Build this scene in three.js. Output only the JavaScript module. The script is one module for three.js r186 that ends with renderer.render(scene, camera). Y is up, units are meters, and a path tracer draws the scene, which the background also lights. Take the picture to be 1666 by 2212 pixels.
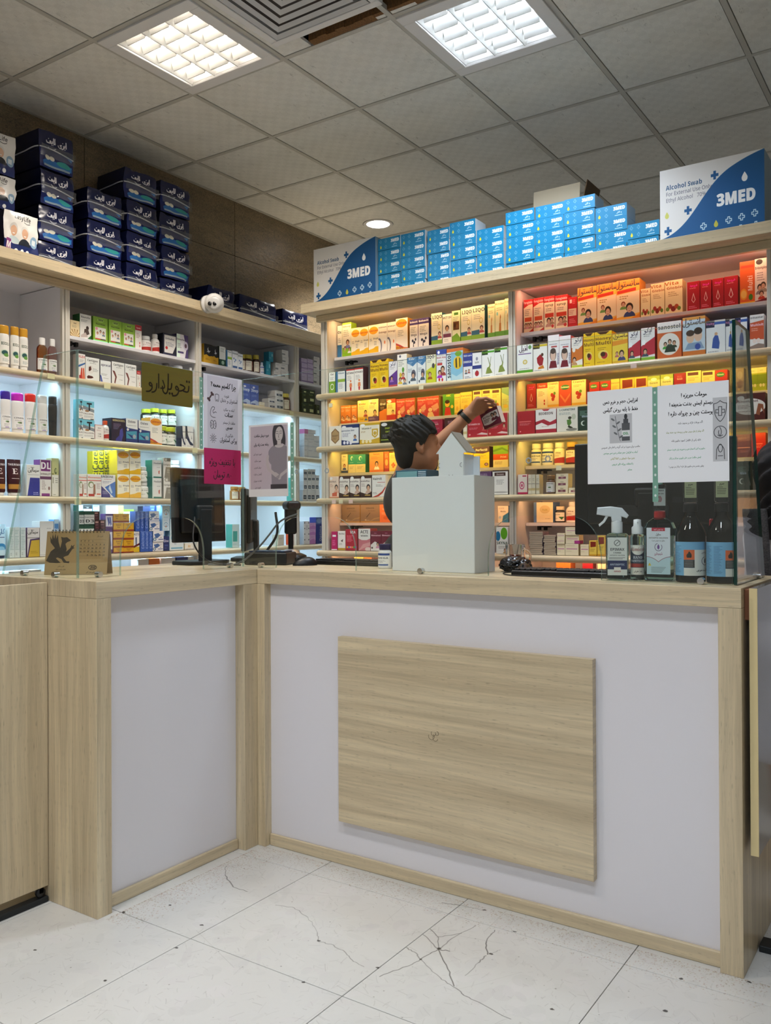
import * as THREE from 'three';
import { RoundedBoxGeometry } from 'three/addons/geometries/RoundedBoxGeometry.js';
import { mergeGeometries, mergeVertices } from 'three/addons/utils/BufferGeometryUtils.js';
import { RectAreaLightUniformsLib } from 'three/addons/lights/RectAreaLightUniformsLib.js';
RectAreaLightUniformsLib.init();

// ---------- camera, exposure, ceiling lighting ----------
const scene = new THREE.Scene();
scene.background = new THREE.Color(0x000000);
const renderer = new THREE.WebGLRenderer({ antialias: true });
renderer.toneMapping = THREE.LinearToneMapping;
renderer.toneMappingExposure = 1.85;
renderer.shadowMap.enabled = true;
const camera = new THREE.PerspectiveCamera(2 * Math.atan(1106 / 1871.62) * 180 / Math.PI, 1666 / 2212, 0.05, 60);
{
  const yaw = -0.59047, pitch = 0.005245, roll = -0.004786;
  camera.position.set(3.2213, 1.3377, 2.4806);
  camera.lookAt(camera.position.x + Math.sin(yaw) * Math.cos(pitch), camera.position.y + Math.sin(pitch), camera.position.z - Math.cos(yaw) * Math.cos(pitch));
  camera.rotateZ(roll);
}
const H = 3.469;                               // ceiling height
const WARM_WHITE = 0xfff4e6, COOL_WHITE = 0xe4f0ff;
// recessed fluorescent fittings: x, z of the cell centre, colour, light intensity
const TROFFERS = [
  [0.3, -0.3, WARM_WHITE, 3.7], [1.5, -0.9, COOL_WHITE, 4.2],
  [2.7, 1.5, COOL_WHITE, 4.2], [0.9, 1.5, WARM_WHITE, 3.7], [1.5, 3.3, COOL_WHITE, 4.2], [3.3, 3.3, COOL_WHITE, 4.2],
];
const COOL_STRIP = { color: 0xc4ecff, power: 26 }, TOP_STRIP = { color: 0xffc882, power: 13.5 }, WARM_STRIP = { color: 0xffcb4e, power: 12.5 }, AMBER_STRIP = { color: 0xffb084, power: 13.5 }, DIM_STRIP = { color: 0xffb878, power: 9 };

// ---------- helpers ----------
const taken = new Map();
function numbered(n) { const k = taken.get(n) ?? 0; taken.set(n, k + 1); return k ? n + '_' + String(k).padStart(3, '0') : n; }
function shade(o) { o.castShadow = true; o.receiveShadow = true; return o; }
function mesh(name, geo, mat, parent) { const m = shade(new THREE.Mesh(geo, mat)); m.name = parent ? name : numbered(name); (parent || scene).add(m); return m; }
function thing(name, label, category, pos = [0, 0, 0], turn = 0, group) {
  const o = new THREE.Group(); o.name = numbered(name); scene.add(o); o.position.set(...pos); o.rotation.y = turn;
  o.userData = { label, category }; if (group) o.userData.group = group; return o;
}
function tag(o, label, category, group) { o.userData.label = label; o.userData.category = category; if (group) o.userData.group = group; return o; }
function structure(o, label) { o.userData.kind = 'structure'; if (label) o.userData.label = label; return o; }
let seed = 7;
const rnd = () => { seed = (seed * 1664525 + 1013904223) >>> 0; return seed / 4294967296; };
const rr = (a, b) => a + (b - a) * rnd();
const lerp = (a, b, t) => a + (b - a) * t, clamp = (x, a, b) => Math.min(b, Math.max(a, x));
function hash(x, y, s) { let h = Math.imul(x, 374761393) + Math.imul(y, 668265263) + Math.imul(s, 974634541) | 0; h = Math.imul(h ^ (h >>> 13), 1274126177); return ((h ^ (h >>> 16)) >>> 0) / 4294967296; }
function noise(x, y, s = 0) {
  const ix = Math.floor(x), iy = Math.floor(y); let u = x - ix, v = y - iy; u = u * u * (3 - 2 * u); v = v * v * (3 - 2 * v);
  return lerp(lerp(hash(ix, iy, s), hash(ix + 1, iy, s), u), lerp(hash(ix, iy + 1, s), hash(ix + 1, iy + 1, s), u), v);
}
const fbm = (x, y, s, n = 4) => { let a = 0, w = .5, t = 0; for (let i = 0; i < n; i++) { a += w * noise(x, y, s + i); t += w; x *= 2.03; y *= 2.03; w *= .5; } return a / t; };
function dataTex(w, h, f, srgb = true, wrap = THREE.MirroredRepeatWrapping) {
  const d = new Uint8Array(w * h * 4);
  for (let y = 0; y < h; y++) for (let x = 0; x < w; x++) { const c = f(x / w, y / h), i = (y * w + x) * 4; if (typeof c === 'number') d[i] = d[i + 1] = d[i + 2] = clamp(c, 0, 1) * 255; else { d[i] = c[0]; d[i + 1] = c[1]; d[i + 2] = c[2]; } d[i + 3] = 255; }
  const t = new THREE.DataTexture(d, w, h); t.magFilter = THREE.LinearFilter; t.minFilter = THREE.LinearFilter; t.wrapS = t.wrapT = wrap; if (srgb) t.colorSpace = THREE.SRGBColorSpace; t.needsUpdate = true; return t;
}
function canvasTex(w, h, draw) {
  const c = document.createElement('canvas'); c.width = w; c.height = h; const g = c.getContext('2d'); draw(g, w, h);
  const t = new THREE.CanvasTexture(c); t.colorSpace = THREE.SRGBColorSpace; t.wrapS = t.wrapT = THREE.ClampToEdgeWrapping; return t;
}
const std = (color, roughness = .5, extra = {}) => new THREE.MeshStandardMaterial({ color, roughness, ...extra });
const phys = (color, roughness, extra) => new THREE.MeshPhysicalMaterial({ color, roughness, ...extra });
// box between two corners, with softened edges
function bx(x0, x1, y0, y1, z0, z1, r = 0) {
  const w = Math.abs(x1 - x0), h = Math.abs(y1 - y0), d = Math.abs(z1 - z0);
  let g = r > 0 ? new RoundedBoxGeometry(w, h, d, 2, Math.min(r, w * .45, h * .45, d * .45)) : new THREE.BoxGeometry(w, h, d);
  if (g.index) g = g.toNonIndexed(); g.clearGroups();
  return g.translate((x0 + x1) / 2, (y0 + y1) / 2, (z0 + z1) / 2);
}
// texture coordinates in metres; the grain runs along one axis
function metric(g, grain = 'y', ou = 0, ov = 0) {
  const p = g.attributes.position, n = g.attributes.normal, uv = new Float32Array(p.count * 2), A = { x: 0, y: 1, z: 2 }[grain];
  const P = (i, k) => k === 0 ? p.getX(i) : k === 1 ? p.getY(i) : p.getZ(i);
  for (let i = 0; i < p.count; i++) {
    const t = Math.floor(i / 3) * 3; let nx = 0, ny = 0, nz = 0; for (let k = 0; k < 3; k++) { nx += n.getX(t + k); ny += n.getY(t + k); nz += n.getZ(t + k); }
    const ax = [Math.abs(nx), Math.abs(ny), Math.abs(nz)], m = ax.indexOf(Math.max(...ax)), rest = [0, 1, 2].filter(k => k !== m);
    let a = rest[0], b = rest[1]; if (rest.includes(A)) { b = A; a = rest.find(k => k !== A); }
    uv[i * 2] = P(i, a) + ou; uv[i * 2 + 1] = P(i, b) + ov;
  }
  g.setAttribute('uv', new THREE.BufferAttribute(uv, 2)); return g;
}
const merge = (list) => mergeGeometries(list.map(g => { const q = g.index ? g.toNonIndexed() : g; q.clearGroups(); for (const k of Object.keys(q.attributes)) if (!['position', 'normal', 'uv'].includes(k)) q.deleteAttribute(k); return q; }));
const lathe = (pts, seg = 24) => new THREE.LatheGeometry(pts.map(([x, y]) => new THREE.Vector2(Math.max(x, 1e-4), y)), seg);
const tube = (pts, r, seg = 24, rad = 8) => new THREE.TubeGeometry(new THREE.CatmullRomCurve3(pts.map(p => new THREE.Vector3(...p))), seg, r, rad);
function extr(pts, depth, bevel = 0) {   // outline in xy, thickness along z
  const s = new THREE.Shape(pts.map(p => new THREE.Vector2(...p)));
  return new THREE.ExtrudeGeometry(s, { depth, bevelEnabled: bevel > 0, bevelSize: bevel, bevelThickness: bevel, bevelSegments: 2, curveSegments: 16 });
}

// ---------- Persian script as pen strokes ----------
const LOW = { 'ب': '1b', 'پ': '3b', 'ت': '2a', 'ث': '3a', 'ن': '1a', 'ی': '', 'ج': '1b', 'چ': '3b', 'ح': '', 'خ': '1a', 'ذ': '1a', 'ز': '1a', 'ژ': '3a', 'ش': '3a', 'ض': '1a', 'ظ': '1a', 'غ': '1a', 'ف': '1a', 'ق': '2a' };
const FAM = { 'ب': 'B', 'پ': 'B', 'ت': 'B', 'ث': 'B', 'ن': 'N', 'ی': 'Y', 'ج': 'J', 'چ': 'J', 'ح': 'J', 'خ': 'J', 'د': 'D', 'ذ': 'D', 'ر': 'R', 'ز': 'R', 'ژ': 'R', 'و': 'V', 'ا': 'A', 'آ': 'A', 'س': 'S', 'ش': 'S', 'ص': 'C', 'ض': 'C', 'ط': 'T', 'ظ': 'T', 'ع': 'E', 'غ': 'E', 'ف': 'F', 'ق': 'Q', 'ک': 'K', 'گ': 'K', 'ل': 'L', 'م': 'M', 'ه': 'H' };
const NOJOIN = 'ADRV';
// end: [width, strokes]; mid: same for forms that join to the next letter (at the left, 0,0)
const PEN_END = {
  A: [.2, [[.1, .78, .1, 0]]], B: [.85, [[.8, .3, .78, .06, .5, 0, .2, .02, .06, .1, .04, .32]]], N: [.6, [[.55, .2, .55, -.12, .3, -.3, .08, -.15, .06, .14]]],
  Y: [.66, [[.62, .2, .42, .22, .38, .08, .56, -.05, .5, -.25, .25, -.32, .05, -.18, .04, .02]]], J: [.62, [[.06, .3, .25, .4, .56, .3, .28, .15, .1, -.1, .2, -.38, .56, -.36]]],
  D: [.4, [[.2, .45, .36, .15, .3, .02, .05, 0]]], R: [.34, [[.3, .22, .3, -.05, .14, -.26, -.05, -.3]]], V: [.42, [[.38, .1, .28, .26, .15, .16, .24, .03, .39, .06, .37, -.12, .2, -.28, -.03, -.3]]],
  S: [1.05, [[1, .26, .98, .02, .85, .04, .82, .25, .8, .03, .66, .04, .62, .26, .6, -.15, .35, -.32, .1, -.18, .07, .1]]], C: [1.05, [[1, 0, .72, 0, .82, .25, .96, .26, 1, .1, .9, 0, .66, 0, .62, .2, .6, -.15, .35, -.32, .1, -.18, .07, .1]]],
  T: [.6, [[.56, .02, .2, .02, .36, .26, .52, .22, .53, .08, .4, 0, .05, 0], [.2, .78, .2, .02]]], E: [.55, [[.46, .34, .25, .4, .2, .2, .44, .15, .15, .05, .08, -.2, .25, -.4, .54, -.34]]],
  F: [.88, [[.8, .06, .64, .12, .62, .3, .76, .34, .83, .2, .78, .02, .4, 0, .1, .03, .05, .22]]], Q: [.62, [[.56, .06, .4, .12, .38, .3, .52, .34, .58, .18, .56, -.1, .32, -.3, .08, -.16, .06, .1]]],
  K: [.8, [[.72, .78, .68, .06, .4, 0, .1, .03, .05, .2], [.46, .4, .34, .42, .46, .26, .32, .2]]], L: [.5, [[.45, .78, .45, -.05, .28, -.28, .08, -.16, .06, .1]]],
  M: [.42, [[.38, .04, .32, .24, .14, .18, .18, .02, .36, .02], [.18, .04, .08, -.1, .06, -.42]]], H: [.4, [[.32, .3, .1, .14, .2, 0, .36, .1, .2, .34]]],
};
const PEN_MID = {
  B: [.27, [[.18, .32, .17, .04, 0, 0]]], J: [.5, [[.08, .34, .3, .32, .44, .2, .2, .03, 0, 0]]], S: [.62, [[.58, .26, .55, .02, .42, .04, .4, .25, .38, .03, .24, .04, .2, .27, .18, .02, 0, 0]]],
  C: [.66, [[.62, 0, .36, 0, .46, .25, .6, .27, .64, .12, .55, 0, .25, 0, .22, .2, .2, .02, 0, 0]]], T: [.56, [[.54, .02, .2, .02, .35, .26, .5, .22, .52, .08, .4, 0, 0, 0], [.2, .78, .2, .02]]],
  E: [.45, [[.38, .32, .2, .34, .16, .16, .38, .1, 0, 0]]], F: [.4, [[.35, .05, .2, .12, .18, .28, .3, .34, .36, .18, .28, .02, 0, 0]]], K: [.5, [[.5, .8, .12, .5, .36, .12, .2, .01, 0, 0]]],
  L: [.22, [[.12, .78, .12, .04, 0, 0]]], M: [.4, [[.36, .02, .32, .22, .14, .22, .12, .03, .3, .01, 0, 0]]], H: [.46, [[.42, .08, .3, .36, .12, .14, .3, .04, .4, .24, .2, .02, 0, 0]]],
};
const DIG = { '۰': [[.2, .2, .21, .19]], '۱': [[.14, .62, .24, .3, .24, 0]], '۲': [[.1, .62, .2, .3, .2, 0], [.1, .62, .24, .5, .4, .62]], '۳': [[.08, .62, .18, .3, .18, 0], [.08, .62, .2, .5, .28, .6, .36, .5, .44, .62]], '۴': [[.12, .62, .22, .3, .2, 0], [.4, .62, .22, .5, .36, .36]], '۵': [[.22, .6, .4, .2, .32, .02, .22, .14, .12, .02, .06, .2, .22, .6]], '۶': [[.36, .6, .12, .56, .2, .36, .4, .38], [.2, .36, .1, 0]], '۷': [[.06, .62, .22, 0, .4, .62]], '۸': [[.06, 0, .22, .62, .4, 0]], '۹': [[.36, .36, .16, .34, .16, .56, .34, .56, .36, .3, .3, 0]] };
function penWord(word) {   // list of [strokes, width, dots] from right to left
  const out = [], ch = [...word];
  for (let i = 0; i < ch.length; i++) {
    const c = ch[i], f = FAM[c];
    if (!f) { out.push({ w: .48, s: DIG[c] ?? (c === '؟' ? [[.1, .6, .3, .66, .34, .48, .2, .36, .2, .2], [.2, .02, .21, .02]] : c === '!' ? [[.2, .7, .2, .22], [.2, .02, .21, .02]] : c === '*' ? [[.1, .3, .3, .5], [.3, .3, .1, .5]] : [[.2, 0, .21, 0]]), d: '' }); continue; }
    const prev = i > 0 && FAM[ch[i - 1]] && !NOJOIN.includes(FAM[ch[i - 1]]), next = i + 1 < ch.length && FAM[ch[i + 1]] && !NOJOIN.includes(f);
    const fam = next ? (f === 'N' || f === 'Y' ? 'B' : f === 'Q' ? 'F' : f) : f, G = (next ? PEN_MID : PEN_END)[fam], s = G[1].map(q => q.slice());
    if (prev) s.push([G[0], 0, s[0][0] > G[0] * .6 ? s[0][0] : G[0] * .6, .03]);
    if (c === 'گ') s.push(next ? [.5, .96, .16, .7] : [.72, .95, .5, .8]);
    if (c === 'آ') s.push([0, .92, .1, .98, .2, .9]);
    out.push({ w: G[0], s, d: c === 'ی' ? (next ? '2b' : '') : LOW[c] ?? '' });
  }
  return out;
}
function persian(g, text, x, y, size, color, align = 'c', weight = .11) {   // y is the baseline, canvas units
  const words = text.split(' ').map(penWord), W = words.reduce((a, w) => a + w.reduce((b, l) => b + l.w, 0), 0) + (words.length - 1) * .3;
  let px = x + (align === 'c' ? W / 2 : align === 'l' ? W : 0) * size;
  g.strokeStyle = color; g.fillStyle = color; g.lineWidth = size * weight; g.lineCap = 'round'; g.lineJoin = 'round';
  for (const w of words) {
    for (const l of w) {
      px -= l.w * size; const X = a => px + a * size, Y = b => y - b * size;
      for (const q of l.s) {
        g.beginPath(); g.moveTo(X(q[0]), Y(q[1]));
        for (let i = 2; i < q.length - 2; i += 2) g.quadraticCurveTo(X(q[i]), Y(q[i + 1]), (X(q[i]) + X(q[i + 2])) / 2, (Y(q[i + 1]) + Y(q[i + 3])) / 2);
        g.lineTo(X(q[q.length - 2]), Y(q[q.length - 1])); g.stroke();
      }
      if (l.d) { const n = +l.d[0], above = l.d[1] === 'a', dy = above ? .56 : -.2, r = size * .065; for (let k = 0; k < n; k++) { const ox = (k === 2 ? 0 : (k - (Math.min(n, 2) - 1) / 2) * .17), oy = k === 2 ? (above ? .14 : -.14) : 0; g.beginPath(); g.arc(X(l.w * .45 + ox), Y(dy + oy), r, 0, 7); g.fill(); } }
    }
    px -= .3 * size;
  }
  return W * size;
}
const CRACKS = [[[1.233,0.208],[1.299,0.188],[1.385,0.218],[1.477,0.284],[1.518,0.33],[1.561,0.32],[1.621,0.333],[1.682,0.368],[1.726,0.375]],[[0.854,0.057],[0.912,0.123],[1.009,0.181],[1.079,0.182]],[[1.795,0.396],[1.832,0.301],[1.843,0.245],[1.857,0.164],[1.861,0.067],[1.88,-0.04]],[[1.766,0.21],[1.806,0.219],[1.843,0.245],[1.947,0.304],[2.006,0.326],[2.073,0.353],[2.207,0.379]],[[1.768,0.109],[1.857,0.164],[1.925,0.232],[2.001,0.321]],[[1.768,0.065],[1.817,0.096],[1.857,0.164]],[[1.817,0.096],[1.868,0.034]],[[1.857,0.164],[1.893,0.154]],[[1.946,-0.045],[1.959,0.039],[1.999,0.109],[2.005,0.096],[2.019,0.061]],[[1.999,0.117],[1.998,0.168],[2.0,0.254]],[[1.705,-0.12],[1.764,-0.139],[1.853,-0.15]]] , CHIPS = [[1.515,0.324],[0.928,0.408],[1.128,0.452],[1.143,0.848],[0.815,0.853],[0.838,0.532],[1.629,0.541],[1.763,0.356],[1.171,0.603],[2.006,0.099],[1.843,0.245],[2.537,0.116],[2.697,-0.162],[2.279,0.275],[2.005,-0.069],[1.858,0.158],[2.53,-0.074],[1.852,-0.152]] ;
const ROWS = {
 a1: [['oxi',0.166,0.031,0.189,2.272,-1.6],['famgreen',0.216,0.064,0.202,2.272,-1.6],['calci',0.279,0.061,0.163,2.272,-1.6],['calci',0.342,0.062,0.16,2.272,-1.6],['calci',0.408,0.068,0.164,2.272,-1.6],['osteoW',0.472,0.058,0.164,2.272,-1.6],['osteoW',0.53,0.056,0.165,2.272,-1.6],['calm',0.598,0.079,0.178,2.272,-1.6],['purpW',0.68,0.054,0.16,2.272,-1.6],['purpW',0.742,0.068,0.161,2.272,-1.6],['ligo',0.828,0.068,0.175,2.272,-1.6],['mct',0.892,0.057,0.161,2.272,-1.6],['greenbr',0.948,0.051,0.172,2.272,-1.6],['ligo',1.008,0.064,0.179,2.272,-1.6],['ligo',1.08,0.078,0.181,2.272,-1.6],['giraf',1.157,0.041,0.178,2.272,-1.6],['giraf',1.208,0.056,0.19,2.272,-1.6],['giraf',1.251,0.026,0.194,2.272,-1.6]],
 a2: [['natgreen',0.172,0.045,0.12,2.055,-1.515],['skyW',0.234,0.067,0.12,2.055,-1.515],['vitano',0.303,0.057,0.135,2.055,-1.515],['vitano',0.364,0.06,0.136,2.055,-1.515],['honey',0.471,0.061,0.159,2.055,-1.515],['honey',0.534,0.061,0.16,2.055,-1.515],['ligoP',0.594,0.055,0.141,2.055,-1.515],['kidsW',0.656,0.062,0.173,2.055,-1.515],['blueW',0.72,0.063,0.149,2.055,-1.515],['blueW',0.781,0.053,0.149,2.055,-1.515],['ligoY',0.841,0.061,0.149,2.055,-1.515],['kidsB',0.905,0.06,0.171,2.055,-1.515],['sanofish',0.986,0.098,0.168,2.055,-1.515],['navyW',1.063,0.053,0.135,2.055,-1.515],['pome',1.118,0.052,0.13,2.055,-1.515],['antel',1.182,0.071,0.138,2.055,-1.515],['antel',1.255,0.071,0.145,2.055,-1.515]],
 a3: [['orsm',0.164,0.029,0.106,1.888,-1.63],['orsm',0.202,0.044,0.105,1.888,-1.63],['orsm',0.246,0.039,0.104,1.888,-1.63],['kidY',0.308,0.076,0.127,1.888,-1.63],['gradP',0.384,0.072,0.127,1.888,-1.63],['blkor',0.45,0.052,0.121,1.888,-1.63],['redor',0.508,0.06,0.119,1.888,-1.63],['babyR',0.57,0.058,0.114,1.888,-1.63],['babyR',0.632,0.063,0.114,1.888,-1.63],['babyR',0.708,0.057,0.112,1.888,-1.63],['babyR',0.78,0.083,0.112,1.888,-1.63],['cartG',0.88,0.072,0.116,1.888,-1.63],['yelS',0.934,0.036,0.112,1.888,-1.63],['yelS',0.989,0.07,0.118,1.888,-1.63],['fruitY',1.056,0.053,0.121,1.888,-1.63],['fruitY',1.112,0.055,0.122,1.888,-1.63],['fruitY',1.169,0.055,0.12,1.888,-1.63],['grY',1.223,0.047,0.123,1.888,-1.63]],
 a4: [['hexW',0.194,0.088,0.114,1.748,-1.515],['navyMan',0.301,0.123,0.117,1.748,-1.515],['vitC',0.436,0.136,0.117,1.748,-1.515],['energy',0.582,0.141,0.117,1.748,-1.515],['redF',0.864,0.091,0.108,1.748,-1.515],['brownF',0.975,0.107,0.111,1.748,-1.515],['cream',1.044,0.022,0.11,1.748,-1.515],['redB',1.117,0.117,0.117,1.748,-1.515],['redB',1.234,0.112,0.115,1.748,-1.515]],
 a5: [['womW',0.174,0.047,0.111,1.595,-1.63],['teal',0.228,0.052,0.108,1.595,-1.63],['teal',0.291,0.071,0.106,1.595,-1.63],['womO',0.403,0.099,0.113,1.595,-1.63],['orR',0.474,0.032,0.113,1.595,-1.63],['flowY',0.521,0.057,0.106,1.595,-1.63],['flowY',0.568,0.034,0.1,1.595,-1.63],['yelM',0.998,0.064,0.113,1.595,-1.63],['perf',1.08,0.094,0.113,1.595,-1.63],['grOr',1.192,0.087,0.113,1.595,-1.63]],
 a6: [['hairPink',0.184,0.068,0.124,1.447,-1.515],['hairBr',0.258,0.072,0.125,1.447,-1.515],['hairBr',0.334,0.072,0.124,1.447,-1.515],['hairBr',0.41,0.074,0.124,1.447,-1.515],['hairvit',0.497,0.092,0.122,1.447,-1.515],['whPur',1.15,0.095,0.12,1.447,-1.515],['whBr',1.246,0.087,0.125,1.447,-1.515]],
 a7: [['kera',0.217,0.133,0.103,1.304,-1.63],['kera',0.354,0.136,0.103,1.304,-1.63],['orPl',0.46,0.071,0.103,1.304,-1.63],['biot',1.205,0.061,0.087,1.304,-1.63]],
 a8: [['magW',0.185,0.041,0.107,1.145,-1.515],['whGold',0.235,0.055,0.11,1.145,-1.515],['redV',0.308,0.083,0.121,1.145,-1.515],['acti',0.394,0.083,0.125,1.145,-1.515],['maroW',0.475,0.072,0.112,1.145,-1.515],['maroW',0.55,0.072,0.113,1.145,-1.515],['skyG',1.257,0.066,0.136,1.145,-1.515]],
 b1: [['fero',1.37,0.05,0.171,2.272,-1.6],['fero',1.425,0.055,0.172,2.272,-1.6],['fero2',1.484,0.057,0.172,2.272,-1.6],['fero2',1.547,0.066,0.169,2.272,-1.6],['feroR',1.607,0.047,0.149,2.272,-1.6],['sanoO',1.681,0.097,0.189,2.272,-1.6],['sanoO',1.78,0.097,0.191,2.272,-1.6],['sanoO',1.886,0.112,0.193,2.272,-1.6],['vitaG',1.969,0.045,0.137,2.272,-1.6],['vitaG',2.026,0.064,0.153,2.272,-1.6],['vitaG',2.1,0.08,0.157,2.272,-1.6],['redD',2.19,0.056,0.136,2.272,-1.6],['redD',2.245,0.049,0.134,2.272,-1.6],['redD',2.297,0.049,0.135,2.272,-1.6],['redD',2.353,0.059,0.136,2.272,-1.6],['orJuice',2.422,0.062,0.191,2.272,-1.6],['famW',2.48,0.052,0.193,2.272,-1.6]],
 b2: [['afil',1.388,0.086,0.142,2.055,-1.515],['redfig',1.471,0.075,0.135,2.055,-1.515],['babyW',1.541,0.059,0.172,2.055,-1.515],['babyW',1.601,0.059,0.161,2.055,-1.515],['ligoO',1.662,0.056,0.146,2.055,-1.515],['honey',1.722,0.054,0.158,2.055,-1.515],['honey',1.792,0.084,0.159,2.055,-1.515],['sanoY',1.874,0.074,0.137,2.055,-1.515],['ligoR',1.942,0.056,0.141,2.055,-1.515],['ligoR',2.005,0.064,0.15,2.055,-1.515],['sanoOr',2.103,0.109,0.165,2.055,-1.515],['sanoBl',2.213,0.099,0.172,2.055,-1.515],['blufig',2.306,0.082,0.145,2.055,-1.515],['blufig',2.368,0.038,0.141,2.055,-1.515],['blufig',2.414,0.047,0.142,2.055,-1.515],['whOr',2.476,0.057,0.148,2.055,-1.515]],
 b3: [['redD',1.37,0.05,0.127,1.888,-1.63],['whRed',1.428,0.06,0.127,1.888,-1.63],['crRed',1.49,0.061,0.127,1.888,-1.63],['orRed',1.554,0.064,0.127,1.888,-1.63],['crRed',1.626,0.075,0.125,1.888,-1.63],['redGr',1.706,0.052,0.106,1.888,-1.63],['redGr',1.76,0.053,0.107,1.888,-1.63],['yelS',1.81,0.043,0.112,1.888,-1.63],['yelT',1.868,0.068,0.112,1.888,-1.63],['yelT',1.935,0.063,0.112,1.888,-1.63],['grCr',1.998,0.058,0.109,1.888,-1.63],['grCr',2.058,0.058,0.111,1.888,-1.63],['redF',2.117,0.054,0.111,1.888,-1.63],['fruitY',2.18,0.067,0.115,1.888,-1.63],['fruitY',2.245,0.059,0.11,1.888,-1.63],['redGr',2.303,0.053,0.108,1.888,-1.63],['brW',2.383,0.033,0.108,1.888,-1.63],['olive',2.44,0.036,0.103,1.888,-1.63],['olive',2.476,0.035,0.103,1.888,-1.63]],
 b4: [['redS',1.393,0.096,0.115,1.748,-1.515],['biob',1.498,0.109,0.117,1.748,-1.515],['carn',1.61,0.108,0.117,1.748,-1.515],['dkGr',1.699,0.066,0.117,1.748,-1.515],['ginseng',2.448,0.12,0.117,1.748,-1.515]],
 b5: [['@jarW',1.386,0.056,0.113,1.595,-1.63],['@jarW',1.448,0.063,0.113,1.595,-1.63],['@jarR',1.511,0.058,0.113,1.595,-1.63],['@jarB',1.576,0.065,0.113,1.595,-1.63],['maroR',2.395,0.061,0.103,1.595,-1.63],['redS',2.458,0.06,0.107,1.595,-1.63]],
 b6: [['pinkW',1.371,0.052,0.099,1.447,-1.515],['cream',1.41,0.019,0.097,1.447,-1.515],['cream',1.431,0.019,0.097,1.447,-1.515],['cream',1.452,0.018,0.096,1.447,-1.515],['@jarP',1.514,0.048,0.091,1.447,-1.515],['crPur',1.58,0.063,0.033,1.447,-1.515],['crPur',1.58,0.064,0.032,1.48,-1.515],['crPur',1.581,0.063,0.031,1.512,-1.515],['crPur',1.644,0.056,0.026,1.447,-1.515],['dkGr',2.417,0.059,0.124,1.447,-1.515]],
 b7: [['bluGold',1.432,0.106,0.103,1.304,-1.63],['@jarY',1.515,0.051,0.081,1.304,-1.63],['@bottR',1.577,0.065,0.103,1.304,-1.63]],
 b8: [['sachet',1.442,0.076,0.114,1.145,-1.515],['sachet',1.516,0.065,0.098,1.145,-1.515],['crSm',1.573,0.041,0.055,1.145,-1.515],['crSm',1.574,0.04,0.026,1.2,-1.515],['crSm',1.574,0.04,0.026,1.226,-1.515],['crSm',1.63,0.068,0.056,1.145,-1.515],['crSm',1.632,0.068,0.041,1.202,-1.515],['crSm',1.632,0.068,0.038,1.243,-1.515],['magS',1.657,0.027,0.015,1.202,-1.515],['crSm',1.694,0.042,0.053,1.145,-1.515],['yelT',1.737,0.037,0.073,1.145,-1.515],['yelT',1.777,0.037,0.097,1.145,-1.515]],
 d1: [['tanRay',-0.273,0.055,0.083,2.25,-0.5],['whMan',-0.337,0.069,0.126,2.25,-0.5],['famGr',-0.43,0.092,0.129,2.25,-0.5],['famGr',-0.522,0.085,0.129,2.25,-0.5],['famGr',-0.61,0.086,0.128,2.25,-0.5],['whRed',-0.678,0.044,0.133,2.25,-0.5],['@jarMar',-0.746,0.07,0.086,2.25,-0.5],['@bottR',-0.811,0.051,0.108,2.25,-0.5],['navyWh',-0.899,0.099,0.123,2.25,-0.5],['purpWh',-0.994,0.088,0.136,2.25,-0.5]],
 d2: [['redRay',-0.312,0.04,0.128,2.042,-0.5],['cart1',-0.379,0.085,0.119,2.042,-0.5],['apra',-0.459,0.067,0.115,2.042,-0.5],['cart2',-0.538,0.083,0.119,2.042,-0.5],['cart2',-0.622,0.077,0.119,2.042,-0.5],['whRed',-0.678,0.027,0.093,2.042,-0.5],['@jarBr',-0.89,0.052,0.165,2.042,-0.5],['@jarBl',-0.986,0.067,0.165,2.042,-0.5],['@jarW',-1.065,0.022,0.165,2.042,-0.5]],
 d3: [['razor',-0.305,0.027,0.099,1.742,-0.5],['razor',-0.355,0.07,0.097,1.742,-0.5],['razor',-0.305,0.025,0.098,1.842,-0.5],['razor',-0.353,0.069,0.095,1.84,-0.5],['whPk',-0.42,0.054,0.078,1.742,-0.5],['@bottO',-0.469,0.041,0.103,1.742,-0.5],['minox',-0.54,0.09,0.122,1.742,-0.5],['osteoN',-0.63,0.08,0.128,1.742,-0.5],['osteoN',-0.714,0.082,0.125,1.742,-0.5],['calm',-0.799,0.085,0.148,1.742,-0.5],['@jarYB',-0.866,0.048,0.108,1.742,-0.5],['@jarYB',-0.924,0.064,0.106,1.742,-0.5],['whNavy',-0.999,0.029,0.12,1.742,-0.5],['whNavy',-1.046,0.06,0.123,1.742,-0.5],['@jarYB',-0.838,0.062,0.096,1.855,-0.6],['@jarYB',-0.902,0.058,0.101,1.861,-0.6],['@jarYB',-0.962,0.053,0.098,1.864,-0.6],['@jarYB',-1.022,0.061,0.1,1.866,-0.6],['@jarYB',-0.838,0.062,0.112,1.742,-0.6],['@jarYB',-0.902,0.058,0.118,1.742,-0.6],['@jarYB',-0.962,0.053,0.122,1.742,-0.6],['@jarYB',-1.022,0.061,0.124,1.742,-0.6]],
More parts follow.
